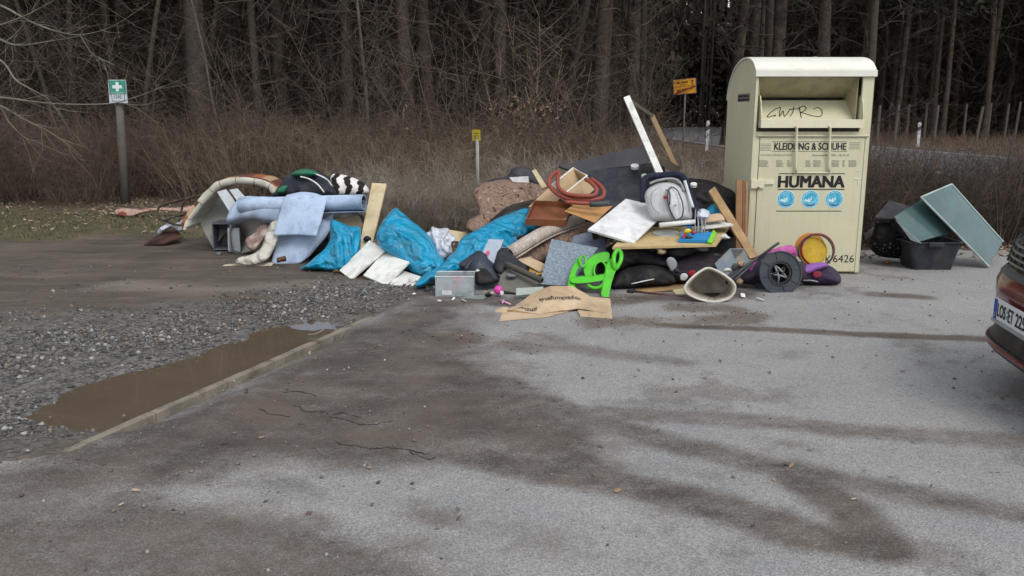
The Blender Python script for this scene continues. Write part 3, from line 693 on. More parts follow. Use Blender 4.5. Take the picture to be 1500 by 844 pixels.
def place(proto, used, x, y, s=1.0, label=None, group=None, sz=None, z=None):
    o = proto if proto.name not in used else copy_tree(proto); used.add(proto.name)
    zz = float(height(np.array([x]), np.array([y]))[0]) if z is None else z
    o.location = (x, y, zz); o.rotation_euler = (0, 0, rnd.random()*6.28); o.scale = (s, s, sz or s)
    if label: o['label'] = label
    if group: o['group'] = group
    return o
sh_dark = mat('twig_mauve', (.135, .098, .078), .9, .45, 3, spec=.1); sh_tan = mat('twig_tan', (.205, .160, .118), .9, .45, 3, spec=.1)
sh_grey = mat('twig_grey', (.30, .265, .225), .9, .4, 3, spec=.1); sh_drk = mat('twig_dark', (.075, .06, .05), .9, .4, 3, spec=.1)
USED = set()
gL = 'leafless brown shrubs along the wood edge'; lL = 'leafless brown shrub in the thicket along the wood edge'
LS = [make_shrub(lL, gL, 1.75, .6, 80, 10, .0055, sh_dark, 10+i, .6) for i in range(3)]+[make_shrub(lL, gL, 1.45, .6, 80, 10, .005, sh_tan, 20+i, .55) for i in range(2)]
def row(protos, x0, x1, y, step, jit, s0, s1, wts=None, skip=None):
    x = x0
    while x < x1:
        xx, yy = x+rnd.uniform(-jit, jit), (y(x) if callable(y) else y)+rnd.uniform(-jit, jit)
        if not (skip and skip(xx, yy)): place(rnd.choices(protos, wts)[0], USED, xx, yy, rnd.uniform(s0, s1))
        x += step
for k, (yy, st) in enumerate([(15.6, .85), (16.6, .95), (17.8, 1.1), (19.2, 1.3), (21, 1.6)]):
    row(LS, -15-k, -2.2, yy, st, .35, .8, 1.12, [3, 3, 3, 1, 1], lambda x, y: abs(x+.455*y) < .75 and y < 16.6)
for k, (yy, st) in enumerate([(14.6, .9), (16.2, 1.0), (18, 1.2), (20, 1.5), (22.5, 1.8)]):
    row(LS, -2.4, 6.2 if yy < 20 else 7, yy, st, .35, .78, 1.05, [2, 2, 2, 3, 3], lambda x, y: x/y > .155 and y > 15.3)
sh_arch = mat('twig_brown', (.115, .088, .072), .9, .4, 3, spec=.1)
gT = 'tall arching bare bushes in front of the wood'; lT = 'tall bare bush with long arching twigs in front of the wood'
BS = [make_shrub(lT, gT, 3.0, .95, 13, 24, .009, sh_arch if i else sh_tan, 60+i, .3) for i in range(3)]
for k, (yy, st) in enumerate([(15.9, 3.0), (18.0, 2.5)]): row(BS, -13, 3.0, yy, st, .8, .75, 1.25, None, lambda x, y: abs(x+.455*y) < 1.3 and y < 17)
gH = 'dense grey brown hedge shrubs behind the rubbish'; lH = 'dense grey brown hedge shrub right behind the rubbish heap'
HS = [make_shrub(lH, gH, .82, .5, 110, 9, .0042, [sh_grey, sh_tan, sh_grey][i], 30+i, .38) for i in range(3)]
row(HS, -1.75, 2.9, lambda x: 11.35-.05*x, .34, .12, .85, 1.1)
row(HS, -1.9, 3.3, 12.0, .40, .15, .95, 1.15)
row(HS, -2.0, 3.9, 12.8, .5, .15, 1.0, 1.25)
row(HS, -2.2, 4.6, 13.7, .6, .15, 1.1, 1.35)
gR = 'thin leafless hedge shrubs right of the container'; lR = 'thin leafless hedge shrub between the yard and the road'
RS = [make_shrub(lR, gR, 1.3, .42, 52, 11, .0044, [sh_drk, sh_dark, sh_drk][i], 40+i, .28) for i in range(3)]
row(RS, 4.15, 10, lambda x: 10.6+.12*(x-4), .34, .09, .85, 1.12)
row(RS, 4.3, 10.5, lambda x: 11.2+.12*(x-4), .42, .12, .85, 1.1)
row(RS, 5, 12, lambda x: 12.4+.12*(x-4), .7, .2, .85, 1.1)
# ---- trees
barks = [mat('bark_dark', (.055, .043, .034), .95, .4, 3, 1, 14, spec=.1, col2=(.030, .025, .021), c2s=4), mat('bark_grey', (.078, .065, .053), .95, .35, 3, 1, 14, spec=.1, col2=(.045, .038, .032), c2s=3),
         mat('bark_pine', (.055, .040, .031), .95, .35, 3, 1, 10, spec=.1, col2=(.05, .042, .037), c2s=3)]
needle = mat('canopy_needles', (.028, .031, .020), .9, .5, 3, spec=.1); cr_tw = mat('canopy_twigs', (.062, .050, .042), .95, .4, 3, spec=.1)
def make_tree(label, group, H, r0, bark, seed, low=2.0, nb=34, tw=8, canopy=800, blen=2.6, lean=.02):
    rn = random.Random(seed); np.random.seed(seed)
    t = thing('tree', label, 'tree', (0, 0, 0), group)
    tr = wander((0, 0, -.3), (rn.gauss(0, lean), rn.gauss(0, lean), 1), H, 9, lean, .02, rn); rr = [r0*1.35]+[r0*(1-.72*i/9) for i in range(1, 10)]
    tubes_mesh('trunk', [(tr, rr, 9)], bark, t)
    P = []
    for i in range(nb):
        f = (low+(H-low)*(i+rn.random())/nb)/H; j = min(8, int(f*9)); q = tr[j].lerp(tr[j+1], f*9-j)
        a = rn.random()*6.28; ln = blen*rn.uniform(.4, 1.1)*(1-.35*f); d = Vector((math.cos(a), math.sin(a), rn.uniform(-.15, .9)))
        pts = wander(q, d, ln, 6, .16, .02, rn); r1 = r0*.16*rn.uniform(.5, 1.3)
        P.append((pts, rads(r1, r1*.2, 6), 4))
        for k in range(tw):
            m_ = rn.randint(1, 5); q2 = pts[m_].lerp(pts[m_+1], rn.random()); dd = (pts[m_+1]-pts[m_]).normalized()+Vector((rn.gauss(0, .6), rn.gauss(0, .6), rn.gauss(.1, .5)))
            P.append((wander(q2, dd, ln*rn.uniform(.2, .5), 3, .2, 0, rn), rads(.010, .003, 3), 3))
    c = tubes_mesh('crown', P, [cr_tw, needle], t)
    # unseen clumps of needles / fine twigs high up, added to block sky light
    if canopy:
        n = canopy; z = np.random.uniform(H*.42, H*1.02, n); rad = np.sqrt(np.random.rand(n))*(2.6*(1-.45*(z-H*.42)/(H*.6))); a = np.random.rand(n)*6.28
        C_ = np.stack([rad*np.cos(a)+tr[6].x, rad*np.sin(a)+tr[6].y, z], 1); me = c.data
        V = []; Fc = []
        sz = np.random.uniform(.12, .30, n)
        r1 = np.random.randn(n, 3); r1 /= np.linalg.norm(r1, axis=1)[:, None]; r2 = np.cross(r1, np.random.randn(n, 3)); r2 /= np.linalg.norm(r2, axis=1)[:, None]
        Q = np.stack([C_-r1*sz[:, None]-r2*sz[:, None]*.35, C_+r1*sz[:, None]*.9, C_+r2*sz[:, None]*.6], 1).reshape(-1, 3)
        obj_ = obj('needles', Q, np.arange(len(Q)).reshape(-1, 3), needle); bm = bmesh.new(); bm.from_mesh(c.data); k0 = len(bm.faces); bm.from_mesh(obj_.data); bm.faces.ensure_lookup_table()
        for f_ in bm.faces[k0:]: f_.material_index = 1; f_.smooth = False
        bm.to_mesh(c.data); bm.free(); bpy.data.objects.remove(obj_)
    return t
gW = 'bare trees of the wood beyond the thicket'; lW = 'bare dark forest tree in the wood beyond the thicket'
TW = [make_tree(lW, gW, 16, .16, barks[0], 101, 1.5, 30, 8, lean=.010), make_tree(lW, gW, 15, .12, barks[1], 102, 1.6, 32, 8, lean=.012), make_tree(lW, gW, 17, .21, barks[0], 103, 2.5, 28, 8, lean=.008), make_tree(lW, gW, 13, .075, barks[1], 104, .8, 46, 8, 300, 1.8, .05), make_tree(lW, gW, 16, .17, barks[2], 105, 3, 28, 7, lean=.010)]
gP = 'straight pine trunks beyond the road'; lP = 'straight dark pine in the forest beyond the road'
TP = [make_tree(lP, gP, 18, .19, barks[2], 111, 5, 26, 7, 1000, 2.2, .012), make_tree(lP, gP, 18, .15, barks[0], 112, 4.5, 28, 7, 1000, 2.2, .012), make_tree(lP, gP, 17, .17, barks[2], 113, 6, 24, 7, 1000, 2.2, .02)]
pts = []
def road_x(y): return np.interp(y, [p[1] for p in RC], [p[0] for p in RC])
def ok(x, y, dmin):
    if abs(x-road_x(y)) < 6.2 and y < 150: return False
    if .16 < x/y < .275 and y < 50: return False
    if abs(x-12) < 3.5 and y < 58: return False
    return all((x-a)**2+(y-b)**2 > dmin*dmin for a, b in pts)
nA = 0; tries = 0
while nA < 175 and tries < 9000:
    tries += 1; y = 19.5+(rnd.random()**1.25)*34; x = rnd.uniform(-.68*y-2, 9)
    if ok(x, y, 1.2): pts.append((x, y)); place(rnd.choices(TW, [3, 3, 2, 4, 2])[0], USED, x, y, rnd.uniform(.85, 1.2)); nA += 1
nB = 0; tries = 0
while nB < 120 and tries < 9000:
    tries += 1; y = rnd.uniform(45, 80); x = rnd.uniform(9, 58)
    if x > road_x(y)+5.5 and ok(x, y, 1.5): pts.append((x, y)); place(rnd.choice(TP), USED, x, y, rnd.uniform(.85, 1.2)); nB += 1
# the particular trees one can tell apart
tb = make_tree('thick grey trunk standing alone left of the middle of the wood, above the patchwork cushion', None, 16, .27, barks[1], 121, 5, 20, 7, lean=.006); place(tb, USED, D(293, 200, 20).x, 20, 1)
tb = make_tree('thick dark trunk right behind the yellow town sign', None, 16, .3, barks[0], 122, 3.4, 30, 9); place(tb, USED, D(1072, 100, 44).x, 44, 1.2)
tb = make_tree('broad dark trunk rising behind the clothes container roof', None, 16, .36, barks[0], 123, 3.2, 30, 9); place(tb, USED, D(1105, 60, 47).x, 47, 1.2)
tb = make_tree('slim pale sapling in front of the wood, left of the yellow marker', None, 8, .035, mat('bark_pale', (.13, .11, .09), .9, .3), 124, 1.0, 30, 7, 0, 1.6, .07); place(tb, USED, D(535, 240, 17).x, 17, 1)
tb = make_tree('slim pale sapling right of the thick grey trunk', None, 7, .03, MATS['bark_pale'], 125, 1.2, 22, 6, 0, 1.3, .08); place(tb, USED, D(341, 240, 17.5).x, 17.5, 1)
# far wood and brush as masses
def sliver_mass(name, n, xf, yf, zf, L0, L1, w0, m, label, cat, vert=.4, more=None):
    np.random.seed(len(name)+n); x, y = xf(n), yf(n)
    if more is not None: kp = more(x, y); x, y = x[kp], y[kp]; n = len(x)
    z = zf(n); ln = np.random.uniform(L0, L1, n); d = np.random.randn(n, 3); d[:, 2] = np.abs(d[:, 2])*vert*3; d /= np.linalg.norm(d, axis=1)[:, None]
    sd = np.cross(d, np.random.randn(n, 3)); sd /= np.linalg.norm(sd, axis=1)[:, None]; wv = w0*np.random.uniform(.5, 1.5, n)
    p = np.stack([x, y, z], 1); md = p+d*(ln*.5)[:, None]+np.random.randn(n, 3)*(ln*.06)[:, None]
    V = np.stack([p-sd*wv[:, None], p+sd*wv[:, None], md+sd*wv[:, None]*.7, md-sd*wv[:, None]*.7, md+(d+np.random.randn(n, 3)*.15)*(ln*.5)[:, None]], 1).reshape(-1, 3)
    i = np.arange(n)[:, None]*5
    Fq = np.concatenate([i+np.array([[0, 1, 2]]), i+np.array([[0, 2, 3]]), i+np.array([[3, 2, 4]])])
    me = bpy.data.meshes.new(name); me.vertices.add(len(V)); me.vertices.foreach_set('co', V.ravel()); me.loops.add(Fq.size); me.loops.foreach_set('vertex_index', Fq.ravel()); me.polygons.add(len(Fq)); me.polygons.foreach_set('loop_start', np.arange(0, Fq.size, 3))
    me.materials.append(m); me.update(calc_edges=True); o = bpy.data.objects.new(name, me); COL.objects.link(o); tag(o, label, cat, kind='stuff'); return o
U = np.random.uniform
br1 = mat('brush_brown', (.105, .082, .064), .95, .4, 2, spec=.1); br2 = mat('brush_dark', (.050, .040, .032), .95, .4, 2, spec=.1)
noroad = lambda x, y: ~((x/y > .165) & (x/y < .272) & (y < 52)) & (np.abs(x-road_x(y)) > 6.0) & ~((x > 5.5) & (x < 13.5) & (y < 46)) & (x < road_x(y)+3)
sliver_mass('undergrowth', 26000, lambda n: U(-24, 9, n), lambda n: U(18.5, 30, n), lambda n: np.random.rand(n)**1.8*4.2, .5, 2.0, .0045, br1, 'tangle of bare twigs between the forest trunks', 'undergrowth', .35, lambda x, y: noroad(x, y) & (np.abs(x) < y*.7+3))
sliver_mass('undergrowth', 20000, lambda n: U(-40, 12, n), lambda n: U(28, 55, n), lambda n: np.random.rand(n)**1.4*7, .8, 3.2, .011, br2, 'dark tangle of bare branches deeper in the wood', 'undergrowth', .45, noroad)
sliver_mass('undergrowth', 14000, lambda n: U(14, 60, n), lambda n: U(46, 70, n), lambda n: np.random.rand(n)*9+.2, .8, 3.0, .012, br2, 'sparse dead branches among the pines beyond the road', 'undergrowth', .3, lambda x, y: x > road_x(y)+5.5)
sliver_mass('dry_brush', 9000, lambda n: U(17, 45, n), lambda n: U(36, 50, n), lambda n: np.random.rand(n)*.2, .2, .8, .006, mat('brush_red', (.16, .105, .075), .95, .4, 2), 'low reddish dry growth along the far road verge', 'brush', .8, lambda x, y: x > road_x(y)+4.5)
# far trunks
n = 2600; x = U(-75, 95, n); y = np.where(x > 16, U(78, 128, n), U(54, 125, n)); kp = (np.abs(x-road_x(y)) > 5.5) | (y > 96); x, y = x[kp], y[kp]; n = len(x)
BV = [(math.cos(a)*r_, math.sin(a)*r_, z_) for z_, r_ in ((-.5, 1), (20, .55)) for a in (0, 1.57, 3.14, 4.71)]; BF = [(k, (k+1) % 4, 4+(k+1) % 4, 4+k) for k in range(4)]
sc_ = np.stack([U(.10, .24, n)]*2+[U(.8, 1.15, n)], 1)
scatter_mesh('far_wood', BV, BF, np.stack([x, y, np.zeros(n)], 1), sc_, [barks[0], barks[2]], [.6, .4], tilt=.012, label='dense far trunks closing off the forest', cat='wood')
n = 80000; x = U(-80, 100, n); y = U(70, 130, n); kp = (np.abs(x-road_x(y)) > 5) | (y > 96); x, y = x[kp], y[kp]; n = len(x)
scatter_mesh('far_wood', [(-1, -.5, 0), (1, -.4, .2), (.2, .9, -.1)], [(0, 1, 2)], np.stack([x, y, np.random.rand(n)**.8*20], 1), U(.25, .7, n), [needle, br2], [.5, .5], tilt=3, label='dark crowns and branches closing off the far forest', cat='wood')

n = 42000; x = U(6, 55, n); y = U(98, 140, n)
scatter_mesh('far_wood', [(-1, -.5, 0), (1, -.4, .2), (.2, .9, -.1)], [(0, 1, 2)], np.stack([x, y, np.random.rand(n)*11.5], 1), U(.25, .6, n), [needle, br2], [.4, .6], tilt=3, label='dark wood where the road bends out of sight', cat='wood')
# ============================================================ the clothes container
cream = mat('container_paint', '#c9c6a8', .42, .05, 1.2, .1, 25, spec=.45, col2='#c2bea2', c2s=1.6, c2w=.25, grime=0, streak=.16)
cream_side = cream
black_ink = mat('black_lettering', (.012, .012, .013), .6, 0, grime=0); grey_ink = mat('grey_print', (.16, .16, .14), .7, 0, grime=0)
YF = 8.73
def cfp(px, py, dy=0.0): p = D(px, py, YF-dy); return p
C_ = thing('clothes_container', 'tall cream metal clothes donation container with open flap and blue round emblems', 'clothes container')
parts = []
xl, xr = D(1100.5, 250, YF).x, D(1270, 250, YF).x
zt, zb = D(1190, 104, YF).z, D(1190, 399, YF).z
DEP = 1.12
def side_panel(x0, x1):
    prof = [(YF, zb), (YF, zt)]
    for k in range(1, 19):
        t = k/18; y = YF+DEP*math.sin(t*math.pi/2)**1.0*(.999) if t > .5 else YF+DEP*t*1.414; yc = YF+.42; a_ = .62 if y < yc else DEP-.42
        prof.append((y, zt-.30+.435*math.sqrt(max(0, 1-((y-yc)/a_)**2))))
    prof += [(YF+DEP, zb)]
    V = [Vector((x0, y, z)) for y, z in prof]+[Vector((x1, y, z)) for y, z in prof]; n = len(prof)
    F = [tuple(range(n)), tuple(range(2*n-1, n-1, -1))]+[(i, n+i, n+(i+1) % n, (i+1) % n) for i in range(n)]
    return V, F, prof
for x0, x1 in ((xl, xl+.012), (xr-.012, xr)):
    V, F, prof = side_panel(x0, x1); parts.append(obj('side_panel', V, F, cream))
# roof shell following the hump
rp = prof[1:-1]; V = []; F = []
for (y, z) in rp: V += [Vector((xl-.012, y, z+.004)), Vector((xr+.012, y, z+.004)), Vector((xl-.012, y, z+.022)), Vector((xr+.012, y, z+.022))]
for i in range(len(rp)-1):
    o_ = i*4; F += [(o_+2, o_+3, o_+7, o_+6), (o_, o_+4, o_+5, o_+1), (o_, o_+2, o_+6, o_+4), (o_+1, o_+5, o_+7, o_+3)]
F += [(0, 1, 3, 2), tuple(len(V)-4+k for k in (0, 2, 3, 1))]
parts.append(obj('roof', V, F, mat('container_roof', '#d8d8cc', .4, .04, 2, grime=.04), None))
mb = MB(); mb.box((xl-.014, YF-.03, zt-.055), (xr+.014, YF+.02, zt+.008)); parts.append(mb.build('fascia', MATS['container_roof'], bevel=.003))
mb = MB(); disc(mb, (D(1188, 85, 9.2).x, YF+.35, zt+.13), (0, 0, 1), .02, .03, 12); parts.append(mb.build('lifting_eye', mat('galvanised', '#9a9c9c', .4, .1, 5, metal=.6), smooth=False))
mb = MB(); mb.box((xl+.012, YF+DEP-.012, zb), (xr-.012, YF+DEP, zt-.33)); mb.box((xl+.012, YF+.012, zb), (xr-.012, YF+DEP-.014, zb+.012)); parts.append(mb.build('back_panel', cream))
# front frame
def fz(py): return D(1190, py, YF).z
def fx(px, py=300): return D(px, py, YF).x
xo0, xo1 = fx(1110, 150), fx(1262, 150); zo0, zo1 = fz(193), zt-.055
xd0, xd1 = fx(1108, 300), fx(1259, 300); zd1 = fz(200)
mb = MB()
mb.box((xl+.012, YF, zb), (xd0-.006, YF+.03, zd1)); mb.box((xd1+.006, YF, zb), (xr-.012, YF+.03, zd1))
mb.box((xl+.012, YF, zd1+.002), (xo0, YF+.03, zo1)); mb.box((xo1, YF, zd1+.002), (xr-.012, YF+.03, zo1)); mb.box((xo0+.001, YF+.001, zd1+.002), (xo1-.001, YF+.03, zo0))
parts.append(mb.build('front_frame', cream, bevel=.003))
mb = MB(); mb.box((xd0, YF-.004, zb+.012), (xd1, YF+.02, zd1-.006)); door = mb.build('door', cream, bevel=.003); parts.append(door)
mb = MB(); mb.tube([(xd0-.03, YF-.016, fz(199)), (xd1+.03, YF-.016, fz(199))], .011, 10); parts.append(mb.build('rail', cream, smooth=True))
mb = MB(); mb.box((xl+.0, YF-.026, fz(276)), (fx(1117), YF-.003, fz(263))); mb.box((fx(1117)+.001, YF-.024, fz(270)), (fx(1131), YF-.006, fz(264))); hinge = mb.build('lock_plate', mat('container_trim', '#d3cfb4', .45, .03, grime=.05), bevel=.003); parts.append(hinge)
mb = MB(); disc(mb, (fx(1108), YF-.034, fz(275)), (0, -1, 0), .012, .008, 14); mb.build('lock', mat('rusty_metal', '#6a5a48', .7, .2, 20), hinge)
# inside of the hatch: upper baffle, floor tray
ye = YF+.38
mb = MB(); mb.quad([(xo0, YF+.06, zo1-.002), (xo1, YF+.06, zo1-.002), (xo1, ye, fz(139)-.02), (xo0, ye, fz(139)-.02)], .008); parts.append(mb.build('hatch_baffle', mat('container_inner', '#aaa384', .6, .05, 3)))  # darker copy of the cream, shade inside the hatch put into the colour
mb = MB(); V = []; nn = 10
zc0, zc1 = fz(184)+.01, fz(139)-.05
cur = []
for k in range(nn+1):
    t = k/nn; cur.append((YF+.02+.32*(1-(1-t)**1.0), zc0+(zc1-zc0)*t**1.15))
for y, z in cur: V += [Vector((xo0+.02, y, z)), Vector((xo1-.02, y, z)), Vector((xo0+.02, y+.006, z-.008)), Vector((xo1-.02, y+.006, z-.008))]
F = []
for i in range(nn): o_ = i*4; F += [(o_, o_+1, o_+5, o_+4), (o_+2, o_+6, o_+7, o_+3)]
tray = obj('flap', V, F, cream, None, False); parts.append(tray)
mb = MB(); mb.box((fx(1112, 180), YF-.075, fz(187)-.002), (fx(1261.5, 180), YF-.06, fz(175))); mb.box((fx(1112, 180)+.002, YF-.059, fz(187)), (fx(1261.5, 180)-.002, YF+.04, fz(187)+.01)); mb.build('lip', MATS['container_trim'], tray, bevel=.002)
for sx, xx in ((1, fx(1112, 180)), (-1, fx(1261.5, 180)-.008)):
    mb = MB(); pr = [(YF-.06, fz(187)), (YF-.06, fz(174)+.03), (YF-.02, fz(150)), (YF+.02, fz(140)), (YF+.33, fz(139)), (YF+.33, fz(150)), (YF+.03, fz(187))]
    Vv = [Vector((xx, y, z)) for y, z in pr]+[Vector((xx+.008, y, z)) for y, z in pr]; n = len(pr)
    mb.add(Vv, [tuple(range(n)), tuple(range(2*n-1, n-1, -1))]+[(i, n+i, n+(i+1) % n, (i+1) % n) for i in range(n)]); mb.build('flap_side', cream, tray)
# graffiti on the flap floor
def onflap(px, py):
    r = _ray(px, py)
    for k in range(len(cur)-1):
        (y0, z0), (y1, z1) = cur[k], cur[k+1]
        n = Vector((0, -(z1-z0), (y1-y0))).normalized(); t = (Vector((0, y0, z0))-Vector((0, 0, CH))).dot(n)/r.dot(n); p = Vector((0, 0, CH))+r*t
        if y0-.001 <= p.y <= y1+.001: return p+n*.003
    return p+n*.003
mb = MB()
for st in ([(1136, 160), (1128, 166), (1124, 172), (1136, 169), (1134, 171)], [(1136, 160), (1143, 158), (1142, 165), (1142, 171), (1147, 163), (1149, 171), (1155, 164), (1157, 160)], [(1157, 171), (1161, 165), (1163, 157)], [(1156, 161), (1164, 160), (1172, 160)], [(1171, 157), (1172, 165), (1174, 173)], [(1168, 160), (1176, 156), (1181, 159), (1176, 164), (1172, 165), (1180, 167), (1190, 170), (1200, 171), (1204, 168), (1203, 161), (1197, 158), (1192, 160)]):
    c = curve([onflap(*p) for p in st], 6); mb.tube(c, .0042, 5)
mb.build('graffiti', black_ink, tray)
mb = MB(); mb.box((xo0+.004, YF+.034, zo0+.002), (xo1-.004, YF+.05, fz(184))); mb.build('shadow_gap_plate', mat('dark_steel', (.05, .047, .038), .7, .2), None); parts.append(bpy.data.objects['shadow_gap_plate']); parts[-1].name = 'inner_sill'  # dark plate stands in for the shade in the gap below the flap
for a_ in (xo0+.02, xo1-.03): mb = MB(); mb.box((a_, YF+.06, zo1-.6), (a_+.01, YF+.44, zo1-.01)); parts.append(mb.build('hatch_wall', MATS['container_inner']))
# hanging bracket
mb = MB()
for px in (1163.5, 1212):
    mb.tube(curve([(fx(px-2, 185), YF-.085, fz(184)), (fx(px, 188), YF-.075, fz(188)), (fx(px+1, 200), YF-.05, fz(200)), (fx(px+1, 225), YF-.04, fz(225)), (fx(px+1, 253), YF-.03, fz(252))], 3), .013, 8)
mb.tube([(fx(1162, 253), YF-.03, fz(253)), (fx(1216, 253), YF-.03, fz(253))], .007, 8)
parts.append(mb.build('bracket', MATS['container_trim'], smooth=True))
DY = .0048
def ctext(s, x0, y0, x1, y1, m, bold=.02, name='lettering', shear=0, par=door):
    o_ = D(x0, y1, YF-DY); e = D(x1, y1, YF-DY); u = D(x0, y0, YF-DY)
    return text_mesh(name, s, m, par, o_, (1, 0, 0), (0, 0, 1), (e-o_).x, (u-o_).z, bold, .0015)
ctext('KLEIDUNG & SCHUHE', 1134, 209.5, 1239, 219.5, black_ink, .022)
ctext('HUMANA', 1140, 258, 1236, 274.5, black_ink, .04)
for (x0, x1, y, w_) in ((1131, 1241, 207.8, .6), (1131, 1241, 221.5, .6), (1141, 1238, 254.5, 1.1), (1139, 1237, 277.5, 1.3), (1137, 1233, 309.3, 1.0)):
    mb = MB(); a = D(x0, y+w_/2, YF-DY); b_ = D(x1, y-w_/2, YF-DY); mb.box((a.x, YF-DY-.0015, a.z), (b_.x, YF-DY, b_.z)); mb.build('printed_line', black_ink, door)
ctext('www.humana-kleidersammlung.de', 1113, 226, 1160, 228.6, mat('small_print', (.06, .06, .055), .7, 0), .01)
ctext('Servicetelefon 03301 / 48 32 23', 1190, 226, 1243, 228.8, MATS['small_print'], .01)
def pbars(nm, rows, m, par=door):
    mb = MB()
    for x0, x1, y, h in rows:
        x = x0
        while x < x1:
            e = min(x1, x+random.uniform(1.2, 3.6)); a = D(x, y+h/2, YF-DY); b_ = D(e, y-h/2, YF-DY); mb.box((a.x, YF-DY-.0012, a.z), (b_.x, YF-DY, b_.z)); x = e+.45
    return mb.build(nm, m, par)
for (x0, x1, y0) in ((1113, 1130, 211), (1243, 1261, 209)): pbars('small_print', [(x0+random.uniform(0, 2), x1-random.uniform(0, 2), y0+k*2.3, .7) for k in range(5)], grey_ink)
for (x0, x1) in ((1112, 1126), (1137, 1148), (1153, 1160), (1180, 1189), (1191, 1204), (1218, 1231), (1234, 1239), (1243, 1256)): pbars('small_print', [(x0, x1-random.uniform(0, 3), 235.5+k*1.7, .75) for k in range(6)], grey_ink)
ctext('6426', 1220, 373.5, 1250.5, 384.5, black_ink, .012); ctext('K', 1209, 374, 1217, 386, black_ink, .012)
# emblems
emb_b = mat('emblem_blue', '#3f9fc0', .4, .15, 30, col2='#6bb8d2', c2s=22, c2w=.05, grime=0); emb_w = mat('emblem_white', '#c9dfe6', .5, 0, grime=0); emb_n = mat('emblem_navy', '#1f3a55', .5, 0, grime=0)
for px in (1151.5, 1187, 1222):
    c = D(px, 292, YF-DY); mb = MB(); disc(mb, c, (0, -1, 0), .094, .0012, 36); e = mb.build('emblem', emb_w, door)
    mb = MB(); disc(mb, c+Vector((0, -.0013, 0)), (0, -1, 0), .087, .001, 36); mb.build('emblem_field', emb_b, e)
    def wing(pts_, m_, nm):
        V = [c+Vector((x*.087, -.0028, z*.087)) for x, z in pts_]; obj(nm, V, [tuple(range(len(V)))], m_, e)
    wing([(-.75, -.1), (-.5, .05), (-.35, -.1), (-.2, .15), (-.05, -.05), (.05, -.25), (-.1, -.35), (-.3, -.3), (-.55, -.25)], emb_w, 'dove')
    wing([(-.05, .1), (.15, .35), (.1, .1), (.2, -.1), (.05, -.12)], emb_w, 'wing')
    wing([(-.6, -.45), (-.3, -.62), (0, -.68), (.3, -.62), (.6, -.45), (.65, -.58), (.35, -.78), (0, -.85), (-.35, -.78), (-.65, -.58)], emb_n, 'scroll')
    mb = MB(); ring(mb, c+Vector((0, -.0024, 0)), (0, -1, 0), .074, .071, .0006, 32); mb.build('emblem_ring', emb_w, e)
mk = mat('chalk_mark', '#dfe2da', .8, 0); mb = MB()
for st in ([(1251, 262), (1260, 263)], [(1256, 262), (1257, 270)], [(1256, 250), (1259, 252), (1256, 255)]):
    mb.tube([D(x, y, YF-DY-.001) for x, y in st], .004, 5)
mb.build('chalk_scrawl', mk, door)
# side sticker
mb = MB(); ys = [9.0, 9.42]; sp_ = lambda px, py: Vector((xl-.001, 0, 0))
st = MB(); st.box((xl-.003, 8.93, fz(151)+.02), (xl-.0005, 9.40, fz(139)+.02)); stick = st.build('sticker', mat('sticker_grey', '#77756a', .6, .05)); parts.append(stick)
mb = MB()
for k in range(2):
    y_ = 9.38
    while y_ > 8.97: w_b = random.uniform(.012, .03); mb.box((xl-.0042, y_-w_b, fz(145)+.022-.036*k), (xl-.0032, y_, fz(145)+.046-.036*k)); y_ -= w_b+.008
mb.build('small_print', black_ink, stick)
mb = MB(); [mb.box((a, b_, 0.004), (a+.07, b_+.07, zb)) for a in (xl+.06, xr-.13) for b_ in (YF+.08, YF+DEP-.16)]
for o_ in [mb]: pass
for a in (xl+.06, xr-.13):
    for b_ in (YF+.08, YF+DEP-.16):
        m1 = MB(); m1.box((a, b_, .004), (a+.07, b_+.07, zb-.001)); parts.append(m1.build('foot', MATS['dark_steel']))
adopt(C_, parts)
# ============================================================ helper constructors for the rubbish
def single(o, label, cat, group=None): return tag(recenter(o), label, cat, group)
def planar(q):
    P_ = [D(*c) for c in q]; c = sum(P_, Vector())/4; n = (P_[2]-P_[0]).cross(P_[3]-P_[1]).normalized(); E = Vector((0, 0, CH)); out = []
    for p, k in zip(P_, q):
        r = _ray(k[0], k[1]); dn_ = r.dot(n)
        out.append(E+r*((c-E).dot(n)/dn_) if abs(dn_) > .05 else p)
    return out if max((a-b).length for a, b in zip(out, P_)) < .35 else P_
def board(name, label, cat, q, th, m, group=None, bevel=.002):
    mb = MB(); mb.quad(planar(q), th); return single(mb.build(name, m, bevel=bevel), label, cat, group)
def bag(name, label, cat, out, Y, T, m, **k): return single(inflate(name, out, Y, T, m, **k), label, cat)
def open_shell(o, u, v, w, th):
    """floor panel at o spanned by u, v with four walls along w"""
    o, u, v, w = map(Vector, (o, u, v, w)); mb = MB(); U_, V_, W_ = u.normalized()*th, v.normalized()*th, w.normalized()*th
    mb.para(o, u, v, W_); mb.para(o+W_*1.02, u, V_, w-W_*1.02); mb.para(o+v-V_+W_*1.02, u, V_, w-W_*1.02)
    mb.para(o+V_*1.02+W_*1.02, U_, v-V_*2.04, w-W_*1.02); mb.para(o+u-U_+V_*1.02+W_*1.02, U_, v-V_*2.04, w-W_*1.02); return mb
def tubeobj(name, px, r, m, n=8, cn=6, closed=False, parent=None):
    mb = MB(); pts_ = [D(*p) for p in px]
    mb.tube(curve(pts_, cn, closed) if cn > 1 else pts_, r, n, closed); return mb.build(name, m, parent, smooth=True)
M = {}
blue_bag = mat('blue_bag_film', '#128fb6', .36, .10, 3, spec=.5, crumple=.75); white_bag = mat('white_bag_film', '#c4c8d2', .4, .05, 3, crumple=.8)
black_fab = mat('black_fabric', (.012, .012, .015), .85, .25, 5, .3, 90, spec=.25, sheen=1); navy_fab = mat('navy_fabric', (.016, .020, .034), .8, .2, 5, .3, 90)
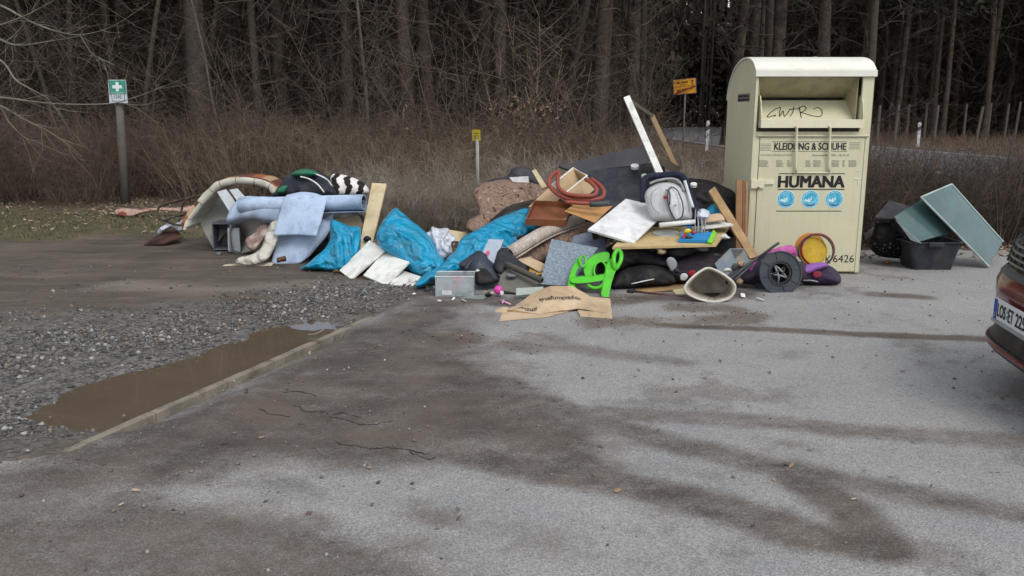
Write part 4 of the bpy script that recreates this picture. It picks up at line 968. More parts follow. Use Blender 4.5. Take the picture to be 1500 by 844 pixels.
white_lam = mat('white_laminate', '#dcdcd6', .45, .05, 3, spec=.4, col2='#c5c3ba', c2s=2.5, c2t=.62, c2w=.12); cream_wood = mat('pale_board', '#c4b594', .7, .06, 4, .1, 40, col2='#b8a783', c2s=5)
tan_board = mat('tan_board', '#a98b63', .75, .1, 4, col2='#967a55', c2s=6); chip = mat('chipboard_edge', '#8a7355', .9, .2, 60)
foam = mat('blue_foam', '#b0c1d8', .85, .06, 3, .15, 60, spec=.15, col2='#97abc6', c2s=2.6, c2t=.56, c2w=.15); card = mat('cardboard', '#bfa98d', .85, .06, 5, .1, 50, col2='#b29a7c', c2s=4)
grey_pl = mat('grey_plastic', '#8d9092', .5, .06, 4); dk_pl = mat('dark_plastic', (.03, .036, .045), .5, .15, 4); lt_pl = mat('pale_plastic', '#c6cacc', .4, .04, 4)
clear = mat('clear_plastic', '#b9c4c8', .22, .05, 3, spec=.6, alpha=.45); white_pl = mat('white_plastic', '#d9d9d6', .35, .04, 4)
carpet = pattern_mat('floral_carpet', [(.36, '#3b2b27'), (.42, '#755c50'), (.48, '#96806f'), (.51, '#5f4a41'), (.545, '#8d7768'), (.58, '#3c2f2c'), (.63, '#9c8678')], 11, .95, 'MEDAL', .5)
carpet_l = pattern_mat('pale_carpet', [(.35, '#8d8078'), (.46, '#b2a89e'), (.52, '#9a8b82'), (.56, '#c4bcb4'), (.66, '#857468')], 14, .95, 'NOISE', .5)
speck = pattern_mat('speckled_carpet', [(.3, '#6f6a68'), (.45, '#a09c98'), (.55, '#8b8683'), (.7, '#bbb8b4')], 60, .95, 'NOISE', .5)
tile_c = pattern_mat('grey_carpet_tile', [(.3, '#56616c'), (.5, '#78838f'), (.7, '#98a2ac')], 45, .95, 'NOISE', .4)
# ============================================================ rubbish, left end
bag('cloth_strip', 'long rumpled red and cream cloth lying on the grass behind the black frame', 'cloth', [(168, 309), (178, 305), (205, 306), (235, 304), (262, 304), (300, 298), (314, 300), (314, 309), (275, 312), (232, 309), (205, 314), (190, 318), (172, 316)], (13.7, 13.9), .07, mat('red_cream_cloth', '#a98d80', .9, .1, 5, .5, 30, col2='#7a3a36', c2s=7, c2t=.56, c2w=.04), wr=.04, ws=5, step=1.6)
L1 = thing('folding_lounger_frame', 'dark bent metal lounger frame sticking out left of the patchwork cushion', 'lounger frame')
fr_m = mat('rust_brown_metal', (.035, .022, .018), .55, .2, 8, spec=.5)
adopt(L1, [tubeobj('frame_tube', [(306, 281, 11.1), (285, 288, 11.1), (262, 294, 11.2), (236, 302, 11.3), (231, 310, 11.3), (232, 319, 11.2), (242, 324, 11.1), (262, 330, 11.0), (285, 330, 10.9)], .014, fr_m), tubeobj('leg', [(262, 325, 10.95), (266, 308, 11.0), (270, 296, 11.0), (282, 289, 11.0), (300, 286, 10.9)], .014, fr_m),
           tubeobj('crossbar', [(240, 324, 11.1), (256, 318, 11.0), (275, 312, 10.9)], .010, fr_m)])
board('wooden_board', 'dark brown panel lying tilted at the far left tip of the rubbish heap', 'board', [(211, 358, 10.7), (252, 331, 11.4), (268, 346, 11.0), (242, 356, 10.65)], .02, mat('dark_brown_board', '#2b1a14', .6, .2, 5, col2='#4a2c20', c2s=7))
bag('rag', 'small white rag between the dark brown panel and the patchwork cushion', 'rag', [(231, 342), (233, 335), (243, 329), (258, 327), (270, 322), (271, 335), (262, 340), (250, 334), (236, 343)], (11.15, 11.1), .05, white_bag, wr=.04, step=1.6)
# patchwork cushion: thick pad bent over the boards
Q = thing('lounger_cushion', 'thick cream lounger cushion with rust and brown patchwork top arching over white boards', 'cushion')
pc = cr_interp([(268, 336, 10.15), (274, 320, 10.2), (292, 297, 10.25), (309, 279, 10.3), (322, 270, 10.3), (345, 265, 10.3), (372, 266, 10.3), (394, 273, 10.25), (402, 283, 10.2)], 7)
W = [D(*p) for p in pc]; V = []; F = []; fi = []; hh = .056; wd = .55; ns_ = 12
cols = [mat('cushion_cream', '#b9b6aa', .9, .05, 4, .3, 60), mat('patch_rust', '#8d5533', .9, .12, 9, .3, 60), mat('patch_brown', '#5c3327', .9, .12, 9, .3, 60), mat('patch_tan', '#a58a6b', .9, .12, 9, .3, 60), mat('patch_red', '#61272a', .9, .12, 9, .3, 60)]
for i, p in enumerate(W):
    t = (W[min(i+1, len(W)-1)]-W[max(i-1, 0)]); t.y = 0; t.normalize(); nrm = Vector((-t.z, 0, t.x)); pinch = 1-.12*(.5+.5*math.cos(i*2*math.pi/7)); edge = 1 if 1 < i < len(W)-2 else .6
    for k in range(ns_):
        a = 2*math.pi*k/ns_; ca, sa = math.cos(a), math.sin(a); e = .42; ca = math.copysign(abs(ca)**e, ca); sa = math.copysign(abs(sa)**e, sa)
        V.append(p+nrm*sa*hh*pinch*edge+Vector((0, wd/2*(1-ca) if True else 0, 0)))
for i in range(len(W)-1):
    for k in range(ns_):
        l = (k+1) % ns_; F.append((i*ns_+k, i*ns_+l, (i+1)*ns_+l, (i+1)*ns_+k)); fi.append(0 if not (k in (1, 2, 3, 4) or (k == 0 and i < 14)) else [2, 1, 3, 2, 1, 4, 0, 1, 3, 4, 2][(i//4+((k+1)//3)*2) % 11])
F += [tuple(range(ns_)), tuple((len(W)-1)*ns_+k for k in range(ns_))]; fi += [0, 0]
cu = obj('pad', V, F, cols, None, True, fi=fi)
ln = MB()
for i in range(7, len(W)-3, 7): ln.tube([V[i*ns_+k]+Vector((0, -.002, 0)) for k in (11, 0, 1, 2)], .004, 5)
seam = ln.build('seam', mat('seam_brown', '#6e6355', .9, .1)); adopt(Q, [cu, seam])
board('furniture_board', 'greyish white furniture panel standing under the patchwork cushion', 'board', [(290, 322, 10.6), (317, 283, 10.9), (350, 318, 10.8), (312, 363, 10.45)], .02, mat('dull_white', '#8e8f8a', .6, .08, 3))
board('slat', 'white slat under the cushion, the left one of two beside each other', 'slat', [(318, 281, 10.0), (331, 277, 10.1), (358, 313, 9.85), (343, 321, 9.8)], .02, mat('slat_white', '#a8aeb0', .5, .05, 4))
board('slat', 'white slat under the cushion, the right one of two beside each other', 'slat', [(336, 278, 10.05), (348, 276, 10.1), (366, 296, 9.9), (353, 302, 9.85)], .02, MATS['slat_white'])
bx = D(311, 366, gy(366)); w_ = open_shell(bx, (.34, 0, 0), (0, 0, .31), (.02, -.30, 0), .012)
sh_ = open_shell(bx+Vector((0, .3, 0)), (.22, 0, 0), (.0, 0, .33), (.02, -.32, 0), .014)
single(sh_.build('storage_cube', mat('grey_shelf', '#5f646b', .6, .08, 4), bevel=.002), 'small grey open storage cube under the white panels', 'storage cube')
board('furniture_board', 'narrow white board leaning on the right side of the grey storage cube', 'board', [(334, 367, 10.2), (333, 334, 10.2), (350, 334, 10.3), (352, 369, 10.0)], .02, MATS['slat_white'])
single(sheet('carpet_offcut', [[(340, 316, 10.2), (356, 311, 9.95), (374, 314, 9.8), (386, 326, 9.75)], [(337, 340, 10.2), (352, 340, 10.45), (370, 340, 10.2), (384, 345, 9.8)], [(336, 369, 9.98), (350, 371, 10.1), (366, 368, 9.95), (378, 362, 9.75)]], .012, speck, amp=.01), 'curled grey speckled carpet offcut beside the storage cube', 'carpet')
foam_filler = bag('refuse_sack', 'black sack squeezed under the blue foam sheets', 'sack', [(392, 378), (392, 345), (395, 318), (420, 300), (480, 300), (530, 315), (535, 340), (500, 372), (440, 384), (400, 384)], (9.75, 9.95), .2, mat('black_film', (.014, .014, .016), .4, .1, 4), wr=.05, step=4)  # added black filler body, props the foam and darkens the gaps
# foam sheets
V, F = roll_mesh(D(352, 302, 9.62), D(533, 297, 9.45), .118, 1.35, .012, .9, start=1.2)
single(obj('foam_roll', V, F, foam, None, True), 'rolled light blue foam sheet lying across the left part of the heap', 'foam roll')
single(sheet('foam_sheet', [[(350, 290, 9.95), (372, 287, 9.85), (412, 290, 9.7)], [(340, 303, 9.75), (370, 298, 9.58), (410, 303, 9.5)], [(333, 322, 9.7), (365, 316, 9.55), (408, 322, 9.48)], [(338, 328, 9.9), (372, 322, 9.7), (404, 328, 9.6)]], .02, foam, amp=.02, ns=3), 'light blue foam sheet folded over at the left end of the foam roll', 'foam sheet')
single(sheet('foam_sheet', [[(420, 285, 9.6), (448, 281, 9.6), (480, 289, 9.55)], [(415, 293, 9.42), (444, 290, 9.4), (478, 295, 9.4)], [(407, 320, 9.33), (438, 320, 9.3), (471, 322, 9.3)], [(400, 345, 9.28), (432, 344, 9.24), (464, 346, 9.22)]], .018, foam, amp=.012, ns=3, seed=3), 'light blue foam sheet hanging over the front of the foam roll', 'foam sheet')
single(sheet('foam_sheet', [[(412, 338, 9.5), (440, 332, 9.5), (470, 322, 9.55), (489, 312, 9.6)], [(404, 362, 9.42), (430, 360, 9.38), (458, 356, 9.4), (481, 342, 9.5)], [(397, 387, 9.35), (420, 387, 9.32), (440, 385, 9.32), (452, 378, 9.38)]], .03, foam, amp=.012, ns=3, seed=8), 'light blue foam sheet standing on the ground below the hanging one', 'foam sheet')
bag('towel', 'crumpled white and beige towel falling down left of the foam sheets', 'towel', [(345, 385), (350, 377), (368, 373), (383, 362), (390, 340), (397, 326), (408, 322), (414, 332), (408, 350), (400, 368), (390, 382), (372, 388), (355, 388)], (9.15, 9.5), .03, mat('white_towel', '#bdb8ae', .95, .06, 4, crumple=.7), wr=.06, ws=5, step=2)
bag('towel', 'dusty mauve towel bunched above the white towel', 'towel', [(362, 362), (360, 350), (374, 340), (378, 330), (390, 326), (396, 332), (392, 345), (382, 358), (372, 368)], (9.45, 9.65), .04, mat('mauve_towel', '#86706a', .95, .1, 4, .5, 50, col2='#b9aea6', c2s=6, c2t=.55), wr=.06, ws=5, step=2)
bag('cloth', 'flat cream cloth with a dull red end on the ground in front of the foam', 'cloth', [(326, 389), (340, 386), (372, 387), (398, 384), (397, 390), (378, 394), (360, 397), (336, 395)], (9.1, 9.3), .02, mat('cream_cloth', '#c2b49a', .95, .06, 4, .4, 50, col2='#7c4a44', c2s=2.2, c2t=.57, c2w=.03), wr=.015, step=1.6)
board('cardboard_piece', 'torn cardboard piece showing under the right end of the foam roll', 'cardboard', [(486, 320, 9.6), (526, 316, 9.6), (536, 338, 9.5), (496, 342, 9.5)], .01, mat('dull_card', '#857560', .9, .1, 4))
# bags and cushions behind the foam
S1 = thing('sports_bag', 'dark navy bag with green and white piping behind the foam roll', 'bag')
b0 = inflate('body', [(404, 290), (407, 276), (416, 262), (428, 253), (452, 249), (474, 254), (488, 268), (492, 290)], (10.1, 10.25), .22, navy_fab, wr=.03, ws=4)
g0 = inflate('green_panel', [(426, 256), (434, 250), (447, 247.5), (460, 250), (468, 256), (455, 260), (438, 260)], (10.12, 10.1), .2, mat('green_panel', '#1d6a50', .6, .1, 5))
g1 = inflate('green_side', [(405, 282), (412, 273), (422, 273), (416, 284)], (9.95, 9.95), .06, MATS['green_panel'], step=1.6)
p0 = tubeobj('piping', [(440, 259, 9.93), (452, 262, 9.9), (465, 270, 9.88), (475, 282, 9.88)], .009, white_pl); p1 = tubeobj('piping', [(458, 254, 9.98), (470, 258, 9.93), (480, 264, 9.92), (486, 272, 9.93)], .009, white_pl)
adopt(S1, [b0, g0, g1, p0, p1])
zeb = pattern_mat('zebra_print', [(.0, '#23211f'), (.46, '#2a2725'), (.50, '#c9c7c4'), (1, '#d2d0cc')], 4.2, .85, 'WAVE', .1, (.5, 1, 2.6))
bag('zebra_cushion', 'black and white striped cushion behind the right end of the foam roll', 'cushion', [(483, 284), (483, 264), (488, 255), (503, 256), (522, 262), (536, 271), (540, 284), (512, 288)], (10.1, 10.2), .12, zeb, wr=.02)
board('wood_board', 'long cream board standing upright between the first two blue bags', 'board', [(525, 366, 9.15), (546, 354, 9.2), (566, 269, 9.95), (545, 268, 9.95)], .03, cream_wood)
# blue bags
bag('rubbish_bag', 'low blue rubbish bag between the foam sheet and the white panels', 'rubbish bag', [(440, 392), (450, 387), (462, 376), (476, 364), (484, 348), (483, 330), (487, 322), (498, 325), (512, 331), (527, 333), (529, 350), (526, 370), (514, 388), (498, 397), (474, 396), (456, 395)], (8.95, 9.35), .2, blue_bag, wr=.10, ws=4.0, step=2.0, seed=1, stretch=(1.3, .8))
bag('rubbish_bag', 'tall full blue rubbish bag with a pointed top right of the cream board', 'rubbish bag', [(578, 305), (589, 311), (603, 323), (618, 335), (632, 350), (641, 368), (654, 384), (648, 400), (628, 408), (606, 402), (588, 385), (572, 374), (558, 364), (551, 348), (556, 332), (566, 317)], (8.6, 9.2), .24, blue_bag, wr=.12, ws=3.4, step=2.0, seed=2, stretch=(1, 1.2))
bag('rubbish_bag', 'long slumped blue rubbish bag reaching from the clear box up to the brown drawer', 'rubbish bag', [(777, 302), (764, 305), (746, 313), (728, 320), (714, 328), (698, 337), (684, 344), (673, 353), (668, 366), (656, 377), (650, 386), (634, 395), (620, 403), (607, 419), (618, 421), (640, 410), (664, 402), (690, 396), (715, 385), (745, 372), (780, 352), (792, 335), (780, 318)], (8.25, 9.25), .2, blue_bag, wr=.11, ws=4.2, step=2.0, seed=3, dYx=.0035, stretch=(.8, 1.3), rad=22)
bag('plastic_bag', 'crumpled white plastic bag wedged between two blue bags', 'plastic bag', [(621, 343), (629, 339), (633, 332), (643, 335), (656, 334), (659, 341), (668, 349), (661, 358), (663, 371), (650, 380), (640, 380), (637, 364), (629, 353)], (8.75, 9.1), .07, white_bag, wr=.13, ws=5, step=1.8, seed=4)
board('wood_board', 'short cream board showing behind the white plastic bag', 'board', [(655, 352, 9.4), (650, 335, 9.5), (684, 341, 9.5), (690, 356, 9.4)], .03, cream_wood)
gwp = 'white panels propped against the blue bags'
board('furniture_board', 'narrow double white panel leaning on the left blue bag', 'board', [(497, 396, 8.85), (541, 352, 9.05), (564, 366, 8.85), (514, 409, 8.5)], .022, white_lam, gwp)
board('furniture_board', 'square white panel, in the middle of three at the foot of the tall blue bag', 'board', [(532, 403, 8.6), (564, 367, 8.8), (601, 382, 8.65), (566, 418, 8.18)], .02, white_lam, gwp)
board('furniture_board', 'small white panel, rightmost of three at the foot of the tall blue bag', 'board', [(571, 416, 8.25), (586, 395, 8.6), (617, 405, 8.5), (604, 420, 8.12)], .02, white_lam, gwp)
# ============================================================ rubbish, middle
bag('patterned_carpet', 'big brown floral carpet draped over the top of the heap', 'carpet', [(692, 282), (700, 271), (718, 266), (738, 263), (760, 265), (780, 268), (802, 278), (800, 300), (770, 308), (745, 318), (722, 326), (712, 336), (700, 342), (688, 340), (682, 333), (687, 322), (701, 314), (697, 297)], (9.3, 10.0), .09, carpet, wr=.03, ws=2.5, step=2.6, rad=10)
B2 = thing('dark_bag', 'dark grey bag with a white paper label on top of the floral carpet', 'bag')
adopt(B2, [inflate('body', [(712, 268), (722, 262), (742, 258), (750, 248), (764, 244), (779, 248), (789, 260), (792, 276), (762, 272), (735, 268)], (10.1, 10.1), .13, mat('dark_grey_bag', '#35333a', .6, .1, 4), wr=.02, step=2.4),
           (lambda mb: (mb.quad([D(746, 260, 9.93), D(774, 258, 9.93), D(775, 268.5, 9.92), (D(752, 267, 9.92))], .003), mb.build('label', mat('paper_label', '#cfcfd2', .7, .05)))[1])(MB())])
board('slat', 'short pale slat standing behind the beige panel', 'slat', [(779, 250, 9.7), (785, 248, 9.7), (801, 273, 9.4), (794, 276, 9.4)], .02, cream_wood)
bag('patterned_carpet', 'dark red brown carpet folded below the pale rolled carpet', 'carpet', [(755, 388), (758, 372), (775, 356), (805, 340), (850, 326), (875, 330), (860, 350), (830, 368), (800, 384), (775, 392)], (8.5, 8.9), .14, carpet, wr=.02, step=3)
V, F = roll_mesh(D(746, 372, 8.3), D(850, 322, 8.85), .095, 1.7, .012, .85, bend=D(800, 340, 8.6), start=.5)
k_ = np.array([list(v) for v in V]); c0 = np.array(list(D(746, 372, 8.3)))
single(obj('carpet_roll', V, F, carpet_l, None, True), 'pale rolled carpet slanting down between the drawer and the grey carpet tile', 'carpet roll')
d0 = D(769, 330, 8.55); u_ = D(829, 327, 8.6)-D(769, 325, 8.55); v_ = D(781, 297, 8.95)-D(769, 324, 8.55); wn = u_.cross(v_).normalized(); wn = -wn if wn.z < 0 else wn
single(open_shell(d0, u_, v_, wn*.075, .012).build('drawer', mat('brown_drawer', '#75452c', .55, .08, 4, col2='#8a5636', c2s=3), bevel=.0015), 'shallow brown wooden drawer lying open below the hose', 'drawer')
board('beige_board', 'long beige furniture panel slanting up behind the hose', 'board', [(774, 303, 9.1), (822, 258, 9.4), (842, 270, 9.3), (806, 304, 9.0)], .03, mat('beige_board', '#bd9f7c', .7, .05, 3))
r0, r1, r3 = D(808, 271, 9.0), D(840, 246, 9.25), D(828, 283, 8.85); dn = D(872, 277, 9.0)-D(860, 257, 9.0)
mbx = open_shell(r0+dn, r1-r0, r3-r0, -dn*1.0, .012)
DR = thing('cabinet_drawer', 'beige drawer with white rims standing tilted inside the hose loops', 'drawer')
adopt(DR, [mbx.build('drawer_box', mat('beige_drawer', '#b39a78', .6, .05, 3), bevel=.0015),
   (lambda mb: (mb.tube([r0, r1, r1+r3-r0, r3], .010, 5, True), mb.build('rim', white_lam))[1])(MB())])
HZ = thing('hose', 'coiled brownish red hose with a black end lying over the beige drawer', 'hose')
hm = mat('red_rubber', '#8a4032', .5, .1, 6, .15, 60); hp = [(866, 262, 8.85), (879, 272, 8.75), (885, 283, 8.65), (878, 291, 8.62), (852, 293, 8.6), (826, 289, 8.62), (809, 278, 8.75), (804, 266, 8.85), (810, 256, 8.95), (819, 252, 8.98), (817, 262, 8.85), (818, 274, 8.7), (830, 284, 8.6), (852, 287, 8.57), (870, 286, 8.6), (874, 278, 8.65), (866, 268, 8.75), (858, 263, 8.85)]
adopt(HZ, [tubeobj('hose_loop', hp, .021, hm, 10), tubeobj('hose_tail', [(828, 296, 8.5), (842, 297, 8.5), (856, 298, 8.5), (868, 298, 8.5)], .021, hm, 10), tubeobj('coupling', [(864, 299, 8.49), (878, 299, 8.5), (893, 298, 8.52)], .030, dk_pl, 10)])
board('hardboard_sheet', 'orange tan hardboard sheet between the drawer and the white board', 'board', [(827, 309, 8.5), (842, 299, 8.75), (897, 302, 8.85), (872, 326, 8.45)], .008, mat('hardboard', '#b88a58', .75, .06, 4))
board('white_board', 'large white board lying slanted in the middle of the heap', 'board', [(861, 336, 8.3), (917, 291, 8.85), (980, 306, 8.8), (928, 356, 8.05)], .022, mat('bright_board', '#d8d8d8', .4, .03, 2))
# upturned bed base
BB = thing('bed_base', 'upturned black bed base with round white feet at the top of the heap', 'bed base')
bp_ = [(lambda mb: (mb.quad([D(*c) for c in ((846, 250, 9.75), (937, 243, 9.75), (950, 305, 9.1), (862, 308, 9.0))], .22), mb.build('base', mat('black_base', (.018, .022, .032), .8, .2, 3, .2, 60), bevel=.01))[1])(MB())]
bp_.append((lambda mb: (mb.quad([D(*c) for c in ((936, 240, 9.85), (972, 236, 9.85), (985, 300, 9.3), (948, 303, 9.25))], .14), mb.build('base_wing', mat('black_void', (.007, .007, .009), .9, .2), bevel=.01))[1])(MB()))
nf = (D(937, 243, 9.75)-D(846, 250, 9.75)).cross(D(862, 308, 9.0)-D(846, 250, 9.75)).normalized(); nf = -nf if nf.y > 0 else nf
for c in ((930, 246, 9.62), (942, 292, 9.15), (944, 260, 9.5), (1016, 273, 9.0)):
    mb = MB(); disc(mb, D(*c), nf, .045 if c[0] < 940 else .034, .03, 20); mb.build('tmp', white_pl).name = 'foot'; o_ = bpy.data.objects[-1] if False else COL.objects[-1]; bp_.append(o_)
adopt(BB, bp_)
board('dark_board', 'long dark grey panel behind the black bed base', 'board', [(818, 243, 10.1), (950, 211, 10.3), (951, 240, 10.1), (842, 252, 10.0)], .03, mat('anthracite_board', '#3c3a41', .7, .06, 3))
FRm = thing('window_frame', 'tall white and tan wooden frame sticking up out of the heap', 'frame')
def bar(p, q, w_, d_, m, nm):
    p, q = D(*p), D(*q); t = (q-p); s = t.cross(Vector((0, 1, 0))).normalized(); f = t.normalized().cross(s).normalized(); mb = MB(); mb.para(p-s*w_/2-f*d_/2, s*w_, f*d_, t); return mb.build(nm, m, bevel=.003)
adopt(FRm, [bar((968, 258, 9.2), (918, 143, 9.9), .072, .05, white_lam, 'stile'), bar((995, 256, 9.75), (955, 170, 10.2), .055, .05, mat('raw_wood', '#90795a', .8, .1, 6), 'stile'), bar((921, 146, 9.92), (957, 171, 10.2), .035, .05, mat('grey_wood', '#6d6558', .8, .1, 6), 'rail'), bar((962, 232, 9.5), (993, 250, 9.75), .09, .05, MATS['grey_wood'], 'rail'),
            bar((956, 225, 9.42), (926, 155, 9.85), .03, .04, mat('grey_strip', '#77777a', .7, .1), 'glazing_bead')])
board('grey_board', 'light grey panel standing beside the foot of the tall white frame', 'board', [(949, 214, 9.55), (955, 222, 9.5), (971, 262, 9.2), (962, 262, 9.2)], .02, mat('light_grey_panel', '#a2a7a6', .6, .05))
bag('black_blanket', 'black padded blanket heaped behind the folded baby walker', 'blanket', [(1000, 268), (1022, 262), (1045, 266), (1062, 274), (1076, 282), (1080, 300), (1080, 330), (1000, 330)], (9.1, 9.3), .2, black_fab, wr=.08, ws=4, step=3)
bag('rubbish_bag', 'small blue bag tucked under the black blanket near the container', 'rubbish bag', [(1034, 312), (1038, 303), (1048, 299), (1056, 305), (1060, 318), (1045, 322)], (8.75, 8.8), .1, blue_bag, wr=.04, step=1.8)
# baby walker
BW = thing('baby_walker', 'white plastic tub with padded navy frame and a black cord, standing on the heap', 'baby walker')
navy = mat('navy_padding', '#131c33', .85, .1, 6, .2, 60); pp = []
pp.append(tubeobj('padded_frame', [(942, 296, 8.62), (942, 280, 8.66), (943, 266, 8.7), (951, 259, 8.72), (970, 257, 8.73), (990, 256, 8.73), (1000, 260, 8.72), (1006, 272, 8.7), (1014, 292, 8.62), (1021, 310, 8.52)], .034, navy, 10))
tub = inflate('tub', [(945, 294), (945, 283), (951, 275), (962, 269), (976, 267), (991, 270), (1002, 279), (1010, 294), (1014, 320), (1000, 325), (975, 325), (955, 320)], (8.5, 8.62), .10, mat('tub_white', '#b4b8b9', .4, .03, 4), step=2, rad=12); pp.append(tub)
tubeobj('groove', [(962, 276, 8.42), (955, 283, 8.42), (953, 293, 8.42), (957, 305, 8.42), (966, 313, 8.41)], .004, mat('tub_shade', '#8d9092', .5, .03), 6, 4, False, tub)  # raised grey line, its colour stands in for shade around the basin
inflate('lid', [(981, 272), (989, 274), (996, 284), (1001, 302), (999, 319), (990, 324), (983, 313), (978, 297), (976, 282)], (8.38, 8.46), .03, mat('lid_white', '#d0d2d2', .35, .03), parent=tub, step=1.6)
tubeobj('cord', [(983, 274, 8.42), (991, 278, 8.40), (996, 287, 8.38), (1000.5, 302, 8.34), (999, 317, 8.31), (990, 322, 8.31), (983, 311, 8.33), (978.5, 296, 8.37), (978, 283, 8.40)], .007, dk_pl, 6, 5, True, tub)
tubeobj('strap', [(975, 278, 8.42), (981, 282, 8.4), (981, 300, 8.38)], .006, dk_pl, 6, 4, False, tub)
mb = MB(); disc(mb, D(989, 301, 8.36), (0, -1, .1), .012, .004, 12); mb.build('button', grey_pl, tub)
mb = MB(); mb.quad([D(972, 287, 8.38), D(977, 287, 8.38), D(977, 292, 8.38), D(972, 292, 8.38)], .004); mb.build('tag', mat('red_tag', '#8e1f2b', .6, .05), tub)
pp.append(tubeobj('side_tube', [(952, 269, 8.55), (962, 265, 8.58), (978, 262, 8.6), (989, 263, 8.6), (998, 270, 8.58), (1002, 280, 8.52)], .013, grey_pl, 8)); pp.append(tubeobj('side_bar', [(1003, 265, 8.56), (1009, 285, 8.5), (1015, 304, 8.42)], .016, lt_pl, 8)); adopt(BW, pp)
# table top and the toys on it
tt = [(897, 362, 8.0), (1049, 358, 8.0), (1069, 331, 8.75), (925, 333, 8.75)]
board('tabletop_board', 'pale wooden table top carrying the plate and the bright toys', 'table top', tt, .025, mat('table_wood', '#bda678', .55, .06, 3))
bag('refuse_sack', 'black sack under the pale table top', 'sack', [(880, 405), (890, 362), (940, 352), (1040, 352), (1085, 345), (1090, 372), (1070, 405), (980, 415)], (8.7, 9.0), .3, MATS['black_film'], wr=.06, step=4)  # this and the next two: added black fillers, supporting and darkening the heap
bag('refuse_sack', 'black sack hidden behind the baby walker', 'sack', [(890, 340), (900, 300), (950, 280), (1000, 270), (1060, 290), (1080, 340), (1060, 352), (930, 352)], (9.3, 9.5), .3, MATS['black_film'], wr=.06, step=5)
bag('refuse_sack', 'black sack under the floral carpet and drawers', 'sack', [(690, 370), (705, 330), (750, 300), (820, 290), (880, 310), (890, 350), (860, 385), (760, 395)], (9.3, 9.6), .3, MATS['black_film'], wr=.06, step=5)
def on_tt(px, py, lift=.0):
    a, b_, c = D(*tt[0]), D(*tt[1]), D(*tt[2]); n = (b_-a).cross(c-a).normalized(); n = -n if n.z < 0 else n; r = _ray(px, py); t = (a-Vector((0, 0, CH))).dot(n)/r.dot(n); return Vector((0, 0, CH))+r*t+n*lift, n
c, n = on_tt(975, 343, .004); mb = MB(); disc(mb, c, n, .13, .008, 36, flat=1.0); ring(mb, c+n*.008, n, .13, .10, .005, 36); single(mb.build('plate', mat('plate_white', '#b9bbb6', .35, .04)), 'flat white plate lying on the pale table top', 'plate')
TY = thing('activity_toy', 'blue plastic toy tray with yellow, red and green pieces on the table top', 'toy'); pp = []
bl = mat('toy_blue', '#1787c4', .35, .05, 5); a0, n = on_tt(994, 356, .003); a1, _ = on_tt(1037, 356.5, .003); a2, _ = on_tt(1003, 345, .003)
mb = MB(); mb.para(a0, a1-a0, a2-a0, n*.035); pp.append(mb.build('tray', bl, bevel=.006)); mb = MB(); mb.para(a0+n*.037+(a1-a0)*.04, (a1-a0)*.16, (a2-a0)*1.3, n*.04); pp.append(mb.build('block', bl, bevel=.006))
for nm, c_, out_ in (('yellow_piece', '#d6c21c', [(1002, 341), (1004, 336), (1010, 335), (1013, 339), (1008, 343)]), ('red_piece', '#a3323a', [(998, 350), (997, 345), (1003, 341), (1006, 345), (1001, 352)]), ('red_piece', '#a3323a', [(1012, 340), (1016, 337), (1019, 341), (1015, 345)])):
    pp.append(inflate(nm, out_, 8.1, .025, mat('toy_'+c_, c_, .4, .05), step=1.5))
mb = MB(); mb.quad([D(1036, 354, 8.02), D(1045, 336, 8.2), D(1050, 341, 8.15), D(1043, 356, 8.0)], .03); pp.append(mb.build('green_piece', mat('toy_green', '#74bf2a', .4, .05), bevel=.004))
c, n = on_tt(1026, 343, .02); mb = MB(); ring(mb, c, n, .075, .06, .012, 30); pp.append(mb.build('ring_base', mat('toy_pale_blue', '#9fb6cc', .35, .05)))
adopt(TY, pp)
WS = thing('wire_rack', 'bundle of thin grey wire prongs standing behind the blue toy tray', 'wire rack')
adopt(WS, [(lambda mb: (mb.tube(curve([D(1019+2.4*i, 344, 8.3), D(1018+2.6*i+(i % 2)*2, 326, 8.35), D(1019+2*i, 306+6*((i*7) % 3), 8.4)], 4), .0065, 6), mb.build('prong', mat('wire_grey', '#7d848c', .4, .05, metal=.5), smooth=True))[1])(MB()) for i in range(6)])
mb = MB(); mb.tube([D(966, 330, 8.3), D(1018, 325, 8.32)], .024, 12); single(mb.build('pipe', white_pl, smooth=True), 'short white plastic pipe lying at the back edge of the table top', 'pipe')
board('white_tray', 'thin white tray under a beige folder right of the wire prongs', 'tray', [(1028, 335, 8.4), (1075, 330, 8.4), (1060, 320, 8.65), (1026, 323, 8.65)], .012, white_lam)
board('folder', 'beige folder lying on the thin white tray', 'folder', [(1028, 325, 8.45), (1062, 321, 8.45), (1056, 312, 8.6), (1026, 316, 8.6)], .015, mat('buff_folder', '#c6ab8d', .8, .05))
bag('plastic_bag', 'small crumpled white bag beside the beige folder', 'plastic bag', [(1020, 318), (1023, 308), (1032, 306), (1040, 312), (1038, 320), (1028, 322)], (8.4, 8.45), .05, white_bag, wr=.05, step=1.6)
board('plank', 'tan plank slanting down against the corner of the container', 'plank', [(1038, 280, 8.75), (1047, 273, 8.75), (1111, 375, 8.25), (1099, 379, 8.2)], .035, tan_board)
gpl = 'brown boards standing against the container side'
for k, (a, b_, lb) in enumerate(((1079, 1088, 'widest brown board leaning against the left side of the container'), (1088.5, 1092, 'narrow brown board in the middle of three at the container side'), (1092.5, 1096, 'narrow brown board nearest to the container door'))):
    board('plank', lb, 'plank', [(a-1.5, 372, 8.5), (b_-1.5, 372, 8.5), (b_, 265+k, 8.62), (a, 263+k, 8.62)], .03, mat('brown_plank%d' % k, ['#8f6a4a', '#7b573a', '#9a7553'][k], .75, .1, 5), gpl)
